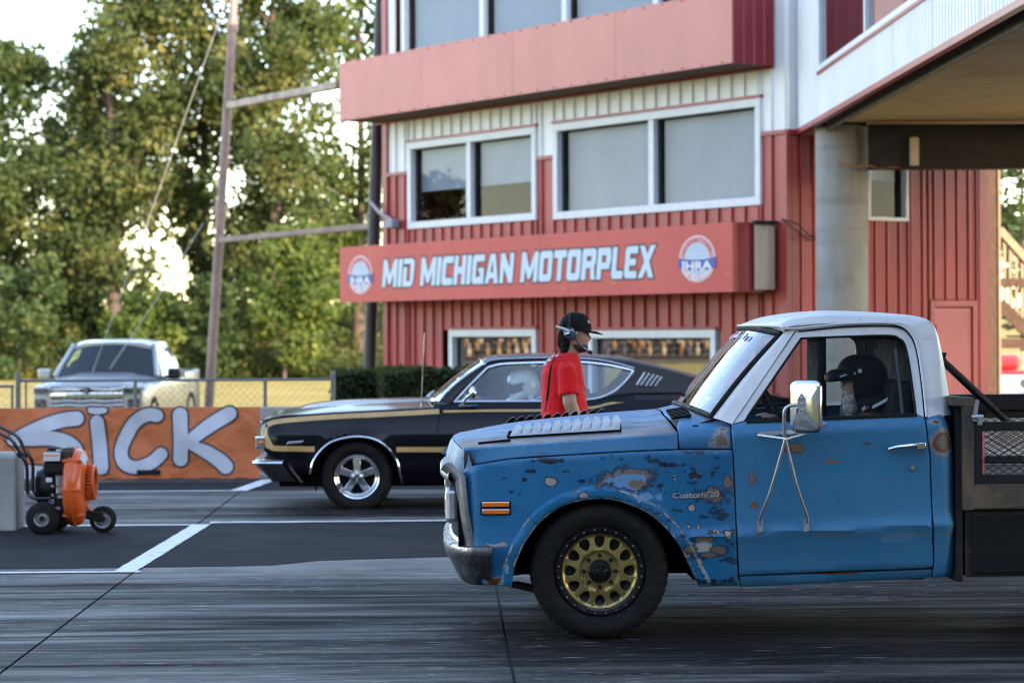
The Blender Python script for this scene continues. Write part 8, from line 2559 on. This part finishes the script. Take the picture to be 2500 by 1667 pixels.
for s in (-1, 1):
    MB().tube([ws(s*1.02, i/5) for i in range(6)], 0.045, 8).build("a_pillar", M_SIL, silv)
    # side windows
    for (y0, y1, t0, t1) in ((1.95, 2.95, 0.35, 0.02), (3.02, 3.80, 0.0, 0.10)):
        def sw(y, z): return S(s*(lerp(0.985, 0.775, (z-1.20)/0.62)+0.012), y, z)
        MB().add([sw(y0, 1.25), sw(y1, 1.25), sw(y1-t1, 1.78), sw(y0+t0+0.12, 1.78)], [(0, 1, 2, 3)]).build("side_window", M_PGL, silv, smooth=0)
    MB().box(*[v_ for v_ in (min(S(s*1.028, 0, 0).x, S(s*1.022, 0, 0).x), max(S(s*1.028, 0, 0).x, S(s*1.022, 0, 0).x), GY+1.75, GY+3.9, GZ+1.215, GZ+1.235)]).build("belt_trim", M_CHROME, silv, smooth=0)
    mo = MB().obox(S(s*1.20, 1.98, 1.30), (0.12, 0, 0), (0, 0.07, 0), (0, 0, 0.10)).build("side_mirror", M_SIL if s < 0 else M_GLBLK, silv, smooth=0, bevel=0.04)
    MB().obox(S(s*1.06, 2.0, 1.24), (0.06, 0, 0), (0, 0.04, 0), (0, 0, 0.03)).build("mirror_arm", M_GLBLK, mo, smooth=0, bevel=0.01)
    for yy in (2.2, 3.35): MB().obox(S(s*1.03, yy+0.55, 1.05), (0.012, 0, 0), (0, 0.09, 0), (0, 0, 0.015)).build("door_handle", M_CHROME, silv, smooth=0, bevel=0.006)
# bed
loft([(4.12, rbox(HW, 0.50, 1.30, 0.05)), (5.0, rbox(HW, 0.50, 1.31, 0.05)), (5.75, rbox(1.01, 0.52, 1.33, 0.05))], "bed", M_SIL)
for s in (-1, 1):
    MB().box(SX+s*0.93-0.05, SX+s*0.93+0.05, GY+5.72, GY+5.78, GZ+0.95, GZ+1.27).build("tail_light", simple("red_lens", (0.45, 0.01, 0.015), 0.2), silv, smooth=0, bevel=0.01)
# front end
M_PBL = simple("front_black_plastic", (0.014, 0.015, 0.018), 0.4)
MB().grid([[S(x, 0.07 + 0.10*abs(x/0.97)**3, z) for x in [lerp(-0.97, 0.97, j/16) for j in range(17)]] for z in (0.42, 0.62, 0.9, 1.10)]).build("grille_back", M_PBL, silv, smooth=60)
def gbar(z, h, x1, mat, nm, y=0.05, wave=0.0, d=0.03):
    rows = []
    for j in range(25):
        x = lerp(-x1, x1, j/24); yy = y + 0.10*abs(x/0.97)**3; zz = z + wave*math.sin(x*14)
        rows.append([S(x, yy+d, zz+h/2), S(x, yy, zz+h/2), S(x, yy-0.008, zz), S(x, yy, zz-h/2), S(x, yy+d, zz-h/2)])
    MB().grid(rows).build(nm, mat, silv, smooth=40)
gbar(1.055, 0.05, 0.64, M_ALU, "grille_bar", wave=0.006)
gbar(0.955, 0.085, 0.66, M_CHROME, "grille_bar")
gbar(0.85, 0.035, 0.64, M_ALU, "grille_bar", wave=0.008); gbar(0.775, 0.035, 0.64, M_ALU, "grille_bar", wave=0.008); gbar(0.70, 0.035, 0.62, M_ALU, "grille_bar", wave=0.008)
gbar(0.56, 0.16, 0.94, M_SIL, "bumper", y=0.0, d=0.1); gbar(0.40, 0.06, 0.7, M_CHROME, "skid_bar", y=0.02)
# bow-tie emblem
pl = [(-0.12, -0.022), (-0.045, -0.022), (-0.045, -0.045), (0.045, -0.045), (0.045, -0.022), (0.12, -0.022), (0.14, 0.022), (0.06, 0.022), (0.06, 0.045), (-0.03, 0.045), (-0.03, 0.022), (-0.10, 0.022)]
MB().prism(pl, lambda a, b: S(a, 0.005, 1.04+b), lambda a, b: S(a, 0.03, 1.04+b)).build("emblem", M_GLBLK, silv, smooth=0)
for s in (-1, 1):
    h = MB().obox(S(s*0.80, 0.10, 1.03), (0.16, s*0.04*0+0.05*s, 0), (0, 0.05, 0), (0, 0, 0.055)).build("headlight", glass_mat("pickup_lamp", (0.3, 0.33, 0.35), 0.3, 0.9, dark=0.3), silv, smooth=0, bevel=0.02)
    MB().obox(S(s*0.66, 0.055, 1.03), (0.025, 0, 0), (0, 0.02, 0), (0, 0, 0.03)).build("lamp_element", M_FRAME, h, smooth=0)
    MB().obox(S(s*0.80, 0.06, 1.095), (0.17, s*0.05, 0), (0, 0.03, 0), (0, 0, 0.010)).build("lamp_strip", M_FRAME, h, smooth=0)
    MB().obox(S(s*0.83, 0.07, 0.72), (0.10, s*0.03, 0), (0, 0.05, 0), (0, 0, 0.17)).build("air_curtain", M_PBL, silv, smooth=0, bevel=0.02)
    MB().obox(S(s*0.86, 0.03, 0.62), (0.05, s*0.02, 0), (0, 0.04, 0), (0, 0, 0.06)).build("fog_lamp", M_FRAME, silv, smooth=0, bevel=0.015)
    for yy in (0.95, 4.70):
        wv = MB().lathe([(0.02, 0.0), (0.0, 0.08), (0.03, 0.12), (0.02, 0.24), (0.05, 0.26)], S(s*1.0, yy, 0.41), (-s, 0, 0), 28).build("wheel", M_ALU, silv)
        MB().lathe([(0.03, 0.255), (0.0, 0.28), (0.0, 0.36), (0.04, 0.41), (0.22, 0.41), (0.26, 0.3)], S(s*1.0, yy, 0.41), (-s, 0, 0), 32).build("tyre", M_TYRE, wv)
        rows = []
        for i in range(15):
            a = R(-5)+R(190)*i/14
            rows.append([S(s*(HW+0.012), yy+0.50*math.cos(a), 0.41+0.50*math.sin(a)), S(s*(HW+0.012), yy+0.40*math.cos(a), 0.41+0.40*math.sin(a))])
        MB().grid(rows).build("wheel_arch", M_UNDER, silv, smooth=0)
    MB().obox(S(s*0.98, 2.9, 0.45), (0.06, 0, 0), (0, 1.1, 0), (0, 0, 0.04)).build("running_board", M_PBL, silv, smooth=0)
MB().box(SX-0.9, SX+0.9, GY+0.5, GY+5.4, GZ+0.3, GZ+0.5).build("underbody", M_UNDER, silv, smooth=0)
# price marker on the glass
p = ws(-0.80, 0.42); nrm = Vector((0, -0.62, 0.78))
M_YEL = simple("window_marker", (0.55, 0.62, 0.25), 0.5)
pts = [ws(-0.86+0.10*a, 0.30+0.5*b) + nrm*0.01 for a, b in ((0, 0), (0.2, 0.9), (0.9, 1.0), (1.1, 0.55), (0.2, 0.35))]
MB().tube(pts, 0.02, 6).build("window_marking", M_YEL, silv)

silv.rotation_euler = (0, 0, R(-4.0))
